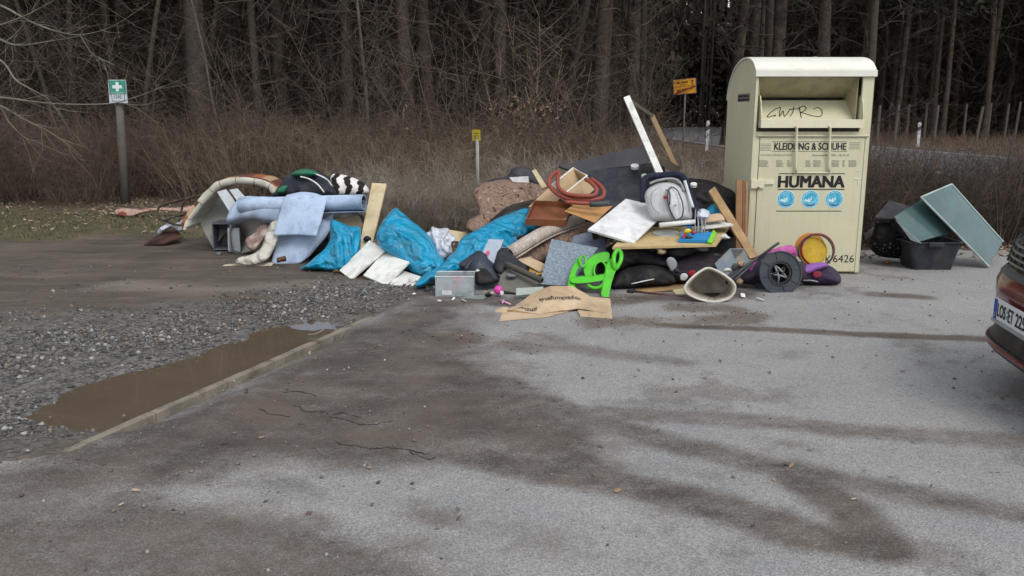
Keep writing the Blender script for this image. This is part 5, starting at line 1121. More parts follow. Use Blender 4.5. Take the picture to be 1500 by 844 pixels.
# grey carpet tiles, front middle
board('carpet_tile', 'large blue grey carpet tile leaning in front of the rolled carpet', 'carpet tile', [(790, 416, 7.95), (808, 350, 8.35), (876, 363, 8.25), (834, 419, 7.85)], .008, tile_c)
board('carpet_tile', 'darker triangular carpet tile corner behind the large blue grey one', 'carpet tile', [(850, 357, 8.33), (886, 347, 8.4), (888, 372, 8.3), (868, 380, 8.25)], .008, mat('dark_tile', '#4f5364', .95, .1, 30, .3, 60))
board('carpet_tile', 'blue grey carpet tile standing highest behind the large one', 'carpet tile', [(835, 362, 8.42), (840, 346, 8.5), (866, 338, 8.55), (872, 364, 8.42)], .008, mat('mid_tile', '#68727f', .95, .1, 30, .3, 60))
board('yellow_board', 'small yellow board sticking out below the rolled carpet', 'board', [(774, 402, 8.15), (777, 386, 8.3), (797, 386, 8.3), (795, 402, 8.1)], .01, mat('yellow_card', '#b8923a', .7, .08))
board('cardboard_strip', 'brown cardboard strip below the dark red carpet', 'cardboard', [(757, 380, 8.3), (775, 376, 8.4), (810, 392, 8.2), (790, 398, 8.15)], .01, card)
# lime green frame
GFm = mat('lime_plastic', '#4ab81f', .3, .12, 4, spec=.5); GF = thing('green_plastic_frame', 'bright lime green plastic toy chair frame standing in front of the carpet tile', 'toy frame'); pp = []
def plate(name, out, Y, th, m, parent=None):
    c = cr_interp(out, 3, True); n = len(c); Ys = Y if callable(Y) else (lambda x, y: Y)
    f = [D(x, y, Ys(x, y)) for x, y in c]; b_ = [p+Vector((0, th, 0)) for p in f]
    r = delaunay_2d_cdt([Vector(p) for p in c], [], [list(range(n))], 1, 1e-5); F = []
    mp = {i: (r[3][i][0] if r[3][i] else 0) for i in range(len(r[0]))}
    for t in r[2]: F.append(tuple(mp[k] for k in t)); F.append(tuple(mp[k]+n for k in t[::-1]))
    F += [(i, (i+1) % n, n+(i+1) % n, n+i) for i in range(n)]
    o = obj(name, f+b_, F, m, parent); bm = bmesh.new(); bm.from_mesh(o.data); bmesh.ops.recalc_face_normals(bm, faces=bm.faces); bm.to_mesh(o.data); bm.free(); return o
gY = lambda x, y: 7.65+(436-y)*.006
pp.append(plate('left_leg', [(832, 420), (834, 406), (838, 394), (844, 383), (850, 378), (853, 384), (847, 393), (843, 403), (842, 418), (845, 424), (836, 424)], gY, .06, GFm))
pp.append(tubeobj('left_eye', [(849, 380, 7.95), (854, 375, 7.97), (858, 379, 7.95), (858, 387, 7.92), (853, 391, 7.9), (850, 386, 7.92)], .011, GFm, 8, 4, True))
pp.append(plate('back_hoop', [(858, 385), (866, 377), (876, 372), (890, 370), (893, 374), (891, 382), (886, 384), (878, 384), (870, 390), (868, 402), (866, 408), (858, 404), (855, 394)], lambda x, y: gY(x, y)+.02, .05, GFm))
pp.append(plate('crossbar', [(836, 409), (850, 406), (870, 405), (886, 403), (887, 409), (870, 413), (850, 415), (838, 414)], lambda x, y: gY(x, y)-.03, .06, GFm))
pp.append(plate('right_leg', [(888, 391), (893, 382), (900, 380), (904, 390), (900, 402), (896, 414), (893, 428), (891, 436), (881, 433), (883, 420), (886, 406)], lambda x, y: gY(x, y)-.05, .06, GFm))
pp.append(tubeobj('right_eye', [(899, 382, 7.87), (900, 373, 7.92), (904, 367, 7.95), (909, 370, 7.95), (910, 378, 7.9), (907, 387, 7.87), (901, 394, 7.85)], .021, GFm, 8, 4, True))
pp.append(tubeobj('lower_hoop', [(860, 416, 7.78), (866, 421, 7.76), (875, 422, 7.75), (883, 418, 7.75), (886, 410, 7.77)], .018, GFm, 8, 4)); pp.append(tubeobj('seat_ring', [(870, 398, 7.86), (873, 387, 7.93), (881, 383, 7.95), (887, 389, 7.92), (887, 399, 7.87), (881, 406, 7.83), (874, 406, 7.83)], .010, GFm, 8, 4, True))
adopt(GF, pp)
# dark seats / cushions
CS = thing('child_carrier', 'black padded child seat lying on its back right of the green frame', 'child seat'); pp = []
pp.append(inflate('seat_shell', [(896, 424), (898, 410), (912, 396), (935, 389), (960, 389), (980, 396), (990, 408), (984, 417), (950, 419), (915, 424)], (8.0, 8.15), .16, black_fab, wr=.05, ws=6, step=2.6))
pp.append(inflate('headrest', [(905, 396), (906, 372), (915, 364), (938, 364), (962, 372), (980, 384), (984, 394), (960, 392), (930, 388)], (8.25, 8.3), .13, mat('charcoal_fabric', (.022, .022, .026), .9, .2, 5, .3, 90), wr=.045, ws=6, step=2.2))
pp.append(inflate('buckle', [(976, 382), (980, 377), (987, 378), (992, 386), (990, 394), (984, 398), (979, 391)], 8.0, .012, grey_pl, step=1.6)); pp.append(tubeobj('strap', [(925, 416, 7.88), (943, 412, 7.86), (958, 409, 7.9)], .006, lt_pl)); adopt(CS, pp)
CS = thing('car_cushion', 'black car seat cushion with a red patch and oval label behind the white bucket', 'car seat'); pp = []
pp.append(inflate('cushion', [(970, 408), (978, 396), (992, 382), (1010, 374), (1032, 372), (1052, 380), (1060, 395), (1050, 412), (1020, 416), (990, 414)], (8.1, 8.3), .15, mat('plum_black_fabric', (.020, .015, .022), .9, .2, 5, .3, 90), wr=.045, ws=6, step=2.2))
pp.append(inflate('bolster', [(975, 368), (990, 361), (1012, 360), (1020, 366), (1014, 373), (990, 378)], (8.2, 8.2), .08, MATS['charcoal_fabric'], step=2))
pp.append(inflate('red_patch', [(1008, 400), (1012, 396), (1018, 397), (1018, 403), (1011, 405)], 7.97, .005, mat('red_patch', '#96222a', .8, .05), step=1.5)); pp.append(inflate('oval_label', [(996, 406), (999, 401), (1005, 401), (1008, 406), (1004, 411), (998, 411)], 7.94, .004, lt_pl, step=1.5)); adopt(CS, pp)
board('wood_board', 'wide tan board under the black child seat', 'board', [(893, 431, 7.75), (1005, 421, 7.85), (1005, 413, 8.2), (893, 421, 8.2)], .018, tan_board)
mb = MB(); mb.tube([D(928, 427, 7.8), D(1003, 436, 7.6)], .012, 8); single(mb.build('metal_tube', mat('dark_red_metal', '#4a1420', .4, .1), smooth=True), 'thin dark red metal tube on the ground under the tan board', 'tube')
board('cream_trim', 'curved cream trim piece left of the white bucket', 'trim', [(984, 424, 7.85), (1006, 421, 7.85), (1006, 431, 7.7), (990, 431, 7.72)], .02, mat('cream_trim', '#b5ab88', .6, .05))
# white bucket
BK = thing('laundry_basket', 'white plastic tub lying on its side with its wide mouth towards the camera', 'tub')
mo = cr_interp([(1003, 421), (1011, 410), (1024, 399), (1036, 393), (1048, 396), (1062, 404), (1073, 413), (1077, 423), (1071, 435), (1056, 441), (1040, 442), (1020, 437), (1007, 430)], 4, True); c2 = mo.mean(0); V = []; F = []; n = len(mo)
for (s, yy) in ((1.0, 7.390), (.99, 7.370), (.93, 7.380), (.88, 7.430), (.72, 7.750), (.66, 7.790)):
    for p in mo: q = c2+(p-c2)*s+np.array([0, -4])*(yy-7.39)/.4; V.append(D(q[0], q[1], yy+(.0)*(p[1]-c2[1])))
m_ = n
for r_ in range(5):
    for k in range(m_): l = (k+1) % m_; F.append((r_*m_+k, r_*m_+l, (r_+1)*m_+l, (r_+1)*m_+k))
F.append(tuple(5*m_+k for k in range(m_)))
nV = len(V)
for (s, yy) in ((1.0, 7.390), (.80, 7.770), (.74, 7.830)):
    for p in mo: q = c2+(p-c2)*s+np.array([0, -4])*(yy-7.39)/.4; V.append(D(q[0], q[1], yy))
for r_ in range(2):
    for k in range(m_): l = (k+1) % m_; F.append((nV+r_*m_+l, nV+r_*m_+k, nV+(r_+1)*m_+k, nV+(r_+1)*m_+l))
F.append(tuple(nV+2*m_+k for k in range(m_))[::-1])
tb_ = obj('tub_wall', V, F, mat('old_white_plastic', '#c0b9ab', .45, .05, 4, col2='#a89f8f', c2s=6, c2t=.6), None, True); pp = [tb_]
pp.append(tubeobj('rim', [(float(x), float(y), 7.380) for x, y in mo[::3]], .011, mat('rim_white', '#d3cec4', .4, .04), 8, 3, True))
for c in ((1040, 398), (1048, 400), (1038, 438), (1047, 438)): mb = MB(); disc(mb, D(c[0], c[1], 7.365), (0, -1, .2), .006, .006, 8); pp.append(mb.build('rivet_hole', dk_pl))
adopt(BK, pp)
# small open box
r0, r1, r3 = D(1069, 364, 8.1), D(1091, 364, 8.3), D(1080, 389, 8.0); dn = D(1047, 386, 8.05)-D(1069, 364, 8.1)
single(open_shell(r0+dn, r1-r0, r3-r0, -dn, .008).build('open_carton', mat('grey_blue_card', '#717c88', .8, .08, 5, col2='#8f8d84', c2s=4), bevel=.001), 'small open grey carton with a tan inside behind the white tub', 'carton')
# pink and dark things before the container
VC = thing('toy_pushchair', 'pink fabric doll pushchair with dark tubes collapsed before the container', 'toy pushchair'); pp = []
pk = mat('pink_fabric', '#a24387', .8, .12, 5, .3, 60, col2='#c06aa6', c2s=5)
pp.append(inflate('canopy', [(1095, 394), (1100, 384), (1110, 375), (1130, 366), (1150, 360), (1163, 361), (1168, 374), (1155, 384), (1130, 388), (1112, 392), (1102, 402)], (8.05, 8.15), .09, pk, wr=.04, step=2)); pp.append(inflate('seat', [(1076, 413), (1086, 400), (1105, 390), (1140, 382), (1176, 384), (1184, 402), (1168, 415), (1120, 418)], (8.0, 8.15), .12, mat('aubergine_fabric', (.022, .012, .030), .85, .2, 5, .3, 60), wr=.04, step=2.4))
pp.append(tubeobj('handle', [(1107, 380, 7.98), (1120, 371, 7.95), (1132, 362, 7.95), (1141, 356, 7.97)], .012, dk_pl)); pp.append(tubeobj('push_bar', [(1064, 415, 7.75), (1078, 402, 7.8), (1096, 388, 7.88), (1110, 378, 7.95)], .016, dk_pl)); pp.append(tubeobj('push_bar', [(1076, 411, 7.72), (1090, 398, 7.78), (1102, 388, 7.88)], .012, dk_pl))
pp.append(inflate('clip', [(1071, 392), (1075, 386), (1081, 388), (1080, 394), (1075, 397)], 7.8, .015, dk_pl, step=1.5)); adopt(VC, pp)
RW = thing('cable_reel', 'dark grey plastic cable reel flange standing on the ground before the pink canopy', 'cable reel'); rc = D(1142.5, 400, 7.85); nr = Vector((.12, -1, .22)).normalized(); dg = mat('reel_grey', '#333a43', .5, .1, 5)
mb = MB(); ring(mb, rc, nr, .207, .112, .012, 48); ring(mb, rc+nr*.012, nr, .207, .195, .01, 48); ring(mb, rc+nr*.012, nr, .122, .112, .01, 48); fl = mb.build('flange', dg); pp = [fl]
mb = MB(); u_ = nr.cross(Vector((0, 0, 1))).normalized(); v_ = nr.cross(u_)
for k in range(8):
    a = k*math.pi/4+.2; d_ = u_*math.cos(a)+v_*math.sin(a); s_ = nr.cross(d_)*.004; mb.para(rc+nr*.012+d_*.12-s_, s_*2, d_*.075, nr*.008)
pp.append(mb.build('rib', dg)); mb = MB(); ring(mb, rc-nr*.14, nr, .105, .09, .15, 32); pp.append(mb.build('hub', mat('reel_black', (.015, .015, .017), .6, .1)))
mb = MB(); ring(mb, rc-nr*.15, nr, .20, .10, .01, 48); pp.append(mb.build('flange', dg))
for k in range(5): a = k*1.3; mb = MB(); mb.tube(curve([rc+(u_*math.cos(a)+v_*math.sin(a))*.10-nr*.03, rc+(u_*math.cos(a+2)+v_*math.sin(a+2))*.03+nr*.005, rc+(u_*math.cos(a+2.6)+v_*math.sin(a+2.6))*.10-nr*.04], 5), .008, 6); pp.append(mb.build('cable_end', dk_pl if k % 2 else grey_pl, smooth=True))
adopt(RW, pp)
YD = thing('cable_drum', 'yellow cable drum with red and black rims leaning on the container door', 'cable drum'); yc = D(1190, 368, 8.3); ny_ = Vector((-.05, -1, .25)).normalized(); pp = []
mb = MB(); disc(mb, yc, ny_, .142, .01, 44); ring(mb, yc+ny_*.01, ny_, .142, .132, .006, 44); pp.append(mb.build('yellow_disc', mat('drum_yellow', '#c3a122', .5, .06, 5, col2='#b08f1a', c2s=9)))
mb = MB(); disc(mb, yc-ny_*.10+Vector((.005, 0, .04)), ny_, .150, .01, 44); pp.append(mb.build('orange_disc', mat('drum_orange', '#b8701e', .5, .06, 5)))
mb = MB(); ring(mb, yc-ny_*.09, ny_, .10, .085, .09, 30); pp.append(mb.build('hub', dk_pl))
def circ(c, r_, n_, tube_r, m_, nm, fl=1.0):
    u = n_.cross(Vector((0, 0, 1))).normalized(); v = n_.cross(u); mb = MB(); mb.tube([c+u*math.cos(t*math.pi/20)*r_+v*math.sin(t*math.pi/20)*r_*fl for t in range(40)], tube_r, 8, True); return mb.build(nm, m_, smooth=True)
pp.append(circ(yc+ny_*.0+Vector((.045, -.02, .015)), .158, ny_, .010, mat('rim_red', '#8e1a1c', .4, .05), 'red_rim')); pp.append(circ(yc+ny_*.03+Vector((.018, -.02, .0)), .162, Vector((-.15, -1, .25)).normalized(), .008, dk_pl, 'black_rim')); adopt(YD, pp)
BP = thing('rucksack', 'dark purple rucksack with a lilac top flap lying right of the cable reel', 'rucksack')
adopt(BP, [inflate('body', [(1174, 414), (1176, 398), (1190, 390), (1212, 388), (1226, 397), (1232, 408), (1228, 416), (1200, 417)], (8.15, 8.25), .13, mat('purple_fabric', (.030, .018, .050), .8, .2, 5, .3, 60), wr=.03, step=2), inflate('flap', [(1174, 400), (1177, 390), (1192, 385), (1208, 385), (1214, 390), (1200, 396), (1184, 402)], (8.08, 8.15), .09, mat('lilac_fabric', '#8a5aa4', .8, .1, 5, .3, 60), wr=.03, step=1.8),
           inflate('red_motif', [(1190, 402), (1195, 397), (1202, 399), (1203, 405), (1195, 408)], 8.03, .006, mat('motif_red', '#8c2338', .8, .1), step=1.5), tubeobj('strap', [(1176, 411, 8.0), (1188, 411, 7.97), (1198, 413, 8.0)], .007, grey_pl)])
# ---- front middle bits
CB = thing('storage_box', 'clear plastic storage box with red things inside at the front of the heap', 'storage box'); yb = gy(435); o_ = D(638, 435, yb); wx = (D(694, 435, yb)-o_).x
sb = open_shell(o_, (wx, 0, 0), (0, .26, 0), (0, 0, .185), .004); bx_ = sb.build('box', clear); mb = MB(); mb.tube([o_+Vector(v) for v in ((0, 0, .187), (wx, 0, .187), (wx, .26, .187), (0, .26, .187))], .006, 6, True); rim = mb.build('rim', lt_pl)
adopt(CB, [bx_, rim, (lambda mb: (mb.box((o_.x+.06, o_.y-.003, o_.z+.02), (o_.x+.15, o_.y-.001, o_.z+.06)), mb.build('label', mat('paper_label', '#cfcfd2'))))(MB())[1]])
bag('red_toy', 'red toy lying inside the clear storage box', 'toy', [(659, 428), (661, 419), (668, 415), (676, 418), (676, 426), (668, 430)], yb+.10, .05, mat('toy_red', '#b02a35', .4, .1), step=1.6)
bag('pink_toy', 'pink cup lying at the back of the clear storage box', 'toy', [(664, 412), (668, 405), (676, 406), (678, 413), (670, 416)], yb+.16, .04, mat('toy_pink2', '#c8506a', .4, .1), step=1.6)
TB = thing('clear_carton', 'clear plastic box with pink marks tipped up between the blue bag and the black case', 'plastic box')
adopt(TB, [(lambda mb: (mb.quad([D(705, 372, 8.15), D(716, 350, 8.35), D(738, 351, 8.35), D(724, 386, 8.05)], .08), mb.build('box', mat('milky_plastic', '#aab6c4', .3, .05, 3, alpha=.8), bevel=.004))[1])(MB()), (lambda mb: (mb.quad([D(711, 371, 8.14), D(715, 366, 8.18), D(718, 369, 8.16), D(714, 374, 8.11)], .002), mb.build('sticker', MATS['toy_pink2'])))(MB())[1]])
TS = thing('tub_chair', 'dark slate plastic seat tub tipped over behind the clear storage box', 'seat tub')
adopt(TS, [inflate('shell', [(671, 388), (680, 380), (692, 372), (702, 367), (712, 373), (718, 384), (728, 398), (732, 410), (722, 417), (700, 419), (690, 408), (680, 398)], (7.95, 8.15), .12, mat('slate_plastic', '#2b3542', .45, .06, 4), step=2.2, wr=.01), inflate('hollow', [(699, 414), (697, 398), (701, 388), (707, 388), (716, 398), (724, 410), (712, 415)], (7.83, 7.98), .02, mat('hollow_black', (.006, .006, .008), .8), step=1.8), inflate('armrest', [(680, 392), (684, 384), (692, 378), (694, 382), (688, 390), (684, 396)], (7.83, 7.93), .025, dk_pl, step=1.5)])  # the black inner body paints the shade of the seat's hollow
bag('black_case', 'black soft case with a clip below the end of the pale rolled carpet', 'case', [(723, 394), (726, 378), (730, 367), (738, 363), (746, 368), (756, 378), (772, 392), (762, 398), (745, 392), (735, 402)], (7.95, 8.2), .07, mat('soft_black', (.013, .016, .022), .7, .15), wr=.02, step=1.8)
board('carpet_offcut', 'dull grey carpet offcut propped before the black case', 'carpet', [(728, 424, 7.75), (738, 390, 8.0), (792, 414, 7.85), (760, 430, 7.65)], .01, mat('dull_grey_carpet', '#63625c', .95, .12, 30, .3, 60))
V, F = roll_mesh(D(742, 387, 7.95), D(794, 411, 7.7), .032, 1.5, .008, 1, start=1); single(obj('carpet_roll', V, F, mat('olive_grey_carpet', '#4d4a42', .95, .1, 30), None, True), 'thin dark grey carpet roll lying on the grey offcut', 'carpet roll')
mb = MB(); bm2 = bmesh.new(); bmesh.ops.create_icosphere(bm2, subdivisions=3, radius=.043); vs_ = [v.co+D(730, 425, 7.62) for v in bm2.verts]; fs_ = [[v.index for v in f.verts] for f in bm2.faces]; bm2.free()
PB = thing('toy_ball', 'bright pink toy ball with a white cap on the grey planks', 'ball'); adopt(PB, [obj('ball', vs_, fs_, mat('hot_pink', '#c9429a', .35, .05), None, True), (lambda mb: (disc(mb, D(735, 429, 7.58), Vector((.6, -.8, 0)), .02, .006, 14), mb.build('cap', white_pl))[1])(MB())])
gk = 'grey planks lying at the front of the heap'
board('plank', 'flat grey plank on the ground below the pink ball', 'plank', [(698, 440, 7.5), (700, 433, 7.72), (762, 431, 7.78), (765, 437, 7.58)], .018, mat('weathered_plank', '#6f7069', .85, .1, 6), gk)
board('plank', 'dark red strip of wood just in front of the grey plank', 'plank', [(702, 443, 7.4), (701, 440, 7.47), (762, 436, 7.6), (762, 440, 7.5)], .012, mat('dark_red_strip', '#4b2a2a', .8, .1), gk)
board('plank', 'pale yellowish slat behind the pink ball', 'slat', [(718, 430, 7.75), (720, 426, 7.85), (758, 426, 7.85), (758, 430, 7.75)], .014, cream_wood, gk)
board('plastic_channel', 'pale grey green plastic rail left of the cardboard box', 'rail', [(756, 433, 7.5), (756, 422, 7.56), (796, 420, 7.6), (796, 429, 7.52)], .04, mat('rail_grey', '#99a29b', .5, .05))
mb = MB(); mb.tube([G(733, 440, .015), G(748, 446, .015)], .009, 7); mb.tube([G(738, 439, .016), G(736, 444, .016)], .008, 7); single(mb.build('toy_hanger', mat('pale_pink', '#cf9ab4', .5, .05), smooth=True), 'tiny pale pink toy piece on the asphalt left of the cardboard box', 'toy')
bag('shoe', 'black and white trainer lying left of the clear storage box', 'shoe', [(618, 430), (624, 424), (634, 419), (642, 424), (642, 432), (628, 434)], (7.85, 7.9), .05, mat('shoe_mix', (.02, .02, .022), .6, .2, 5, col2='#9a9a9a', c2s=14, c2t=.54, c2w=.03), step=1.6)
board('broken_box_lid', 'broken translucent box lid lying right of the clear storage box', 'lid', [(674, 436, 7.55), (696, 432, 7.65), (716, 432, 7.65), (708, 438, 7.5)], .006, mat('lid_plastic', '#8f9894', .35, .05, alpha=.8))
# ---- flattened cardboard box with print
KB = thing('cardboard_box', 'crushed printed cardboard box lying in front of the green frame', 'cardboard box')
top = [(764, 442, 7.38), (783, 427, 7.38), (808, 419, 7.34), (838, 419, 7.34), (864, 434, 7.3), (894, 437, 7.35)]
mid = [(752, 448, 7.22), (784, 443, 7.16), (807, 438, 7.14), (842, 437, 7.14), (866, 445, 7.1), (895, 448, 7.1)]
bot = [(742, 455, 7.03), (785, 463, 6.86), (806, 457, 6.94), (845, 452, 7.02), (870, 456, 6.93), (897, 459, 6.88)]
Wt = np.array([[tuple(D(*c)) for c in r_] for r_ in (top, mid, bot)])
def bil(u, v):
    u *= Wt.shape[1]-1; v *= Wt.shape[0]-1; i = min(int(u), Wt.shape[1]-2); j = min(int(v), Wt.shape[0]-2); a, b_ = u-i, v-j
    return Vector(((Wt[j, i]*(1-a)+Wt[j, i+1]*a)*(1-b_)+(Wt[j+1, i]*(1-a)+Wt[j+1, i+1]*a)*b_))
P = np.array([[tuple(bil(a/50, b_/12)) for a in range(51)] for b_ in range(13)]); pp = [solid_grid('panel', P, .006, card, None, .008, 7, 0, False)]
def ctext2(s, u0, u1, v0, v1):
    cu = bpy.data.curves.new('t', 'FONT'); cu.body = s; cu.offset = .012; cu.resolution_u = 2; ob = bpy.data.objects.new('t', cu); COL.objects.link(ob)
    me = bpy.data.meshes.new_from_object(ob.evaluated_get(bpy.context.evaluated_depsgraph_get())); bpy.data.objects.remove(ob)
    n = len(me.vertices); a = np.empty(n*3); me.vertices.foreach_get('co', a); a = a.reshape(-1, 3); lo, hi = a.min(0), a.max(0); q = (a-lo)/(hi-lo+1e-9); out = []
    for x, y, _z in q:
        p = bil(u0+(u1-u0)*x, v0+(v1-v0)*y+.05*math.sin(x*3.1)); c = (Vector((0, 0, CH))-p).normalized(); out.append(list(p+c*.012))
    me.vertices.foreach_set('co', np.array(out).ravel()); me.materials.clear(); me.materials.append(mat('carton_print', '#3b2f26', .8, 0)); me.name = 'print'
    for p in me.polygons: p.material_index = 0
    o = bpy.data.objects.new('print', me); COL.objects.link(o); return o
pp.append(ctext2('verpackungen.de', .68, .25, .33, .52)); pp.append(ctext2('umzugs', .22, .06, .62, .8))
mb = MB(); mb.quad([G(731, 470, .012), G(736, 458, .012), G(846, 452, .012), G(802, 464, .012)], .005); pp.append(mb.build('floor_flap', card)); mb = MB(); mb.quad([D(846, 454, 6.97), D(896, 459.5, 6.86), D(897, 467, 6.76), D(852, 467, 6.8)], .005); pp.append(mb.build('end_flap', card))
mb = MB(); mb.quad([D(743, 453, 7.02), D(789, 460, 6.88), D(788, 465, 6.85), D(744, 459, 6.97)], .005); pp.append(mb.build('edge_flap', mat('card_brown', '#8a6c48', .85, .06)))
pp.append(sheet('torn_flap', [[(722, 456, 7.05), (736, 450, 7.1), (748, 452, 7.05)], [(724, 461, 6.95), (738, 460, 6.95), (752, 464, 6.88)], [(734, 468, 6.8), (752, 467, 6.82), (790, 465, 6.82)]], .004, card, amp=.01, smooth=False)); adopt(KB, pp)
# ============================================================ right of the container
TBm = mat('tub_black', (.018, .022, .030), .5, .08, 4); yt = gy(396); o0 = D(1337, 394, yt)
BT = thing('mortar_tub', 'black plastic mortar tub standing under the glass panes', 'tub'); x0, x1 = D(1337, 394, yt).x, D(1396, 394, yt).x; X0, X1 = D(1331, 356, yt).x, D(1408, 356, yt).x; H_ = D(1370, 356, yt).z; mb = MB()
def ringrect(xa, xb, ya, yb_, z, r_=.05):
    out = []
    for cx_, cy_, a0 in ((xb-r_, yb_-r_, 0), (xa+r_, yb_-r_, 1), (xa+r_, ya+r_, 2), (xb-r_, ya+r_, 3)):
        for k in range(5): a = (a0+k/4)*math.pi/2; out.append(Vector((cx_+r_*math.cos(a), cy_+r_*math.sin(a), z)))
    return out
L_ = [ringrect(x0, x1, yt, yt+.32, .005), ringrect(X0, X1, yt-.04, yt+.38, H_), ringrect(X0-.015, X1+.015, yt-.055, yt+.395, H_), ringrect(X0-.015, X1+.015, yt-.055, yt+.395, H_+.012), ringrect(X0+.006, X1-.006, yt-.034, yt+.374, H_+.012), ringrect(x0+.01, x1-.01, yt+.01, yt+.31, .02)]
V = [p for l in L_ for p in l]; n = 20; F = [tuple(range(n))[::-1]]+[(i*n+k, i*n+(k+1) % n, (i+1)*n+(k+1) % n, (i+1)*n+k) for i in range(5) for k in range(n)]+[tuple(5*n+k for k in range(n))]
tbo = obj('tub_wall', V, F, TBm); mb = MB(); mb.box(((x0+x1)/2-.10, yt-.075, H_-.035), ((x0+x1)/2+.06, yt-.056, H_+.01)); adopt(BT, [tbo, mb.build('grip', TBm, bevel=.006)])
gl = mat('teal_glass', '#4c6868', .12, .10, 2.5, spec=.6, col2='#3b5455', c2s=2.2, c2w=.15); al = mat('aluminium_edge', '#a9b6b4', .35, .06, metal=.3)
SG = thing('glass_pane', 'small bluish glass pane standing tilted in the black tub', 'glass pane'); q = [(1309, 318, 8.98), (1352, 291, 9.25), (1397, 340, 9.2), (1343, 355, 8.95)]
mb = MB(); mb.quad([D(*c) for c in q], .008); e1 = mb.build('pane', gl); e2 = tubeobj('taped_edge', [(1310, 318, 8.97), (1327, 338, 8.93), (1343, 355, 8.93)], .008, mat('rust_edge', '#5b5753', .7, .2, 20), 5, 1); adopt(SG, [e1, e2])
BG = thing('shower_screen', 'large greenish glass shower screen with metal edges leaning right of the black tub', 'shower screen'); q = [(1449, 391, 9.05), (1349, 289, 9.05), (1394, 270, 9.45), (1469, 354, 9.45)]
mb = MB(); mb.quad([D(*c) for c in q], .01); pp = [mb.build('pane', gl)]
for a, b_ in ((0, 1), (1, 2), (2, 3)): p, r_ = D(*q[a]), D(*q[b_]); mb = MB(); mb.tube([p, r_], .011, 6); pp.append(mb.build('edge_profile', al))
adopt(BG, pp)
board('glass_pane', 'narrow glass strip folded below the small bluish pane', 'glass pane', [(1312, 322, 8.9), (1320, 330, 8.9), (1350, 357, 8.85), (1334, 352, 8.9)], .006, al)
lace = pattern_mat('lace_print', [(0, '#8f8a8c'), (.16, '#6b666a'), (.24, '#0e0d11'), (1, '#0b0a0e')], 26, .8, 'VORONOI', .1); LC = thing('laundry_hamper', 'black collapsed hamper with white lace pattern between the container and the tub', 'hamper')
pp = [(lambda mb: (mb.quad([D(1281, 318, 9.1), D(1303, 293, 9.5), D(1333, 302, 9.45), D(1309, 321, 9.05)], .03), mb.build('lid', mat('lid_black', (.018, .017, .024), .7, .1), bevel=.005))[1])(MB()), inflate('body', [(1273, 360), (1278, 342), (1285, 324), (1308, 320), (1326, 340), (1334, 360), (1326, 377), (1305, 378), (1285, 374)], (9.35, 9.4), .2, lace, step=2.4, wr=.03), (lambda mb: (mb.quad([D(1284, 322, 9.04), D(1309, 320.5, 9.02), D(1310, 327, 9.02), D(1286, 326, 9.04)], .006), mb.build('lace_band', lace))[1])(MB()), inflate('opening', [(1286, 352), (1287, 332), (1306, 328), (1313, 345), (1306, 356)], 9.18, .02, MATS['hollow_black'], step=2)]  # last black body is painted shade, the hamper has no real hole there
adopt(LC, pp)
board('wood_board', 'dark board lying on the leaves between the container and the black hamper', 'board', [(1266, 342, 9.6), (1282, 330, 10.0), (1288, 336, 9.9), (1268, 352, 9.5)], .02, mat('dark_wet_board', '#2e2a28', .7, .1))
# ============================================================ signs and posts
RS_ = thing('rescue_point_sign', 'green and white rescue point sign with a white cross on a grey wooden post', 'sign'); ysn = 15.8; grn = mat('sign_green', '#35907a', .5, .04, grime=0); wht = mat('sign_white', '#b9c3c8', .5, .03, grime=0)
pm = mat('grey_post', '#5f5a55', .9, .12, 5, .4, 30); base = G(183, 288); base = D(183, 288, ysn); base.z = float(height(np.array([base.x]), np.array([base.y]))[0])-.05
mb = MB(); tp = D(173, 119, ysn); mb.tube([base, base.lerp(tp, .5), tp], [.085, .075, .062], 12); pp = [mb.build('post', pm, smooth=True)]
def sq(x0, y0, x1, y1, Y, sk=0): return [D(x0+sk, y0, Y), D(x1+sk, y0, Y), D(x1+2.5+sk, y1, Y), D(x0+2.5+sk, y1, Y)]
mb = MB(); mb.quad([D(158, 117, ysn-.11), D(184, 117, ysn-.11), D(187, 151, ysn-.11), D(160.5, 151, ysn-.11)], .012); pl = mb.build('plate', wht); pp.append(pl)
mb = MB(); mb.quad([D(159, 118, ysn-.116), D(183.3, 118, ysn-.116), D(185, 138, ysn-.116), D(160.5, 138, ysn-.116)], .004); mb.build('green_field', grn, pl)
cw = ysn-.122; mb = MB(); mb.quad([D(169, 120.5, cw), D(173.5, 120.5, cw), D(174, 134, cw), D(169.7, 134, cw)], .003); mb.quad([D(164.3, 125, cw-.002), D(178.5, 125, cw-.002), D(178.9, 129.8, cw-.002), D(164.8, 129.8, cw-.002)], .003); mb.build('cross', mat('cross_white', '#d6dfe0', .5, 0, grime=0), pl)
def stext(s, x0, y0, x1, y1, Y, m, par, b_=.02): a = D(x0, y1, Y); return text_mesh('lettering', s, m, par, a, (1, 0, 0), (0, 0, 1), (D(x1, y1, Y)-a).x, (D(x0, y0, Y)-a).z, b_, .002)
stext('Rettungspunkt', 162.5, 135, 182.5, 137.4, cw, MATS['cross_white'], pl, .01); stext('1242', 167.5, 139.5, 178.5, 144, cw+.008, MATS['small_print'], pl, .01); stext('Notruf 112', 164.5, 146.5, 184, 149, cw+.008, grey_ink, pl, 0)
adopt(RS_, pp)
YS = thing('hydrant_marker', 'small yellow marker plate on a short white post in the thicket', 'marker'); yy = 12.4
mb = MB(); mb.quad([D(691.5, 190, yy), D(703.5, 190, yy), D(704, 206, yy), D(692, 206, yy)], .006); ypl = mb.build('plate', mat('marker_yellow', '#9c8a12', .6, .12, 20)); 
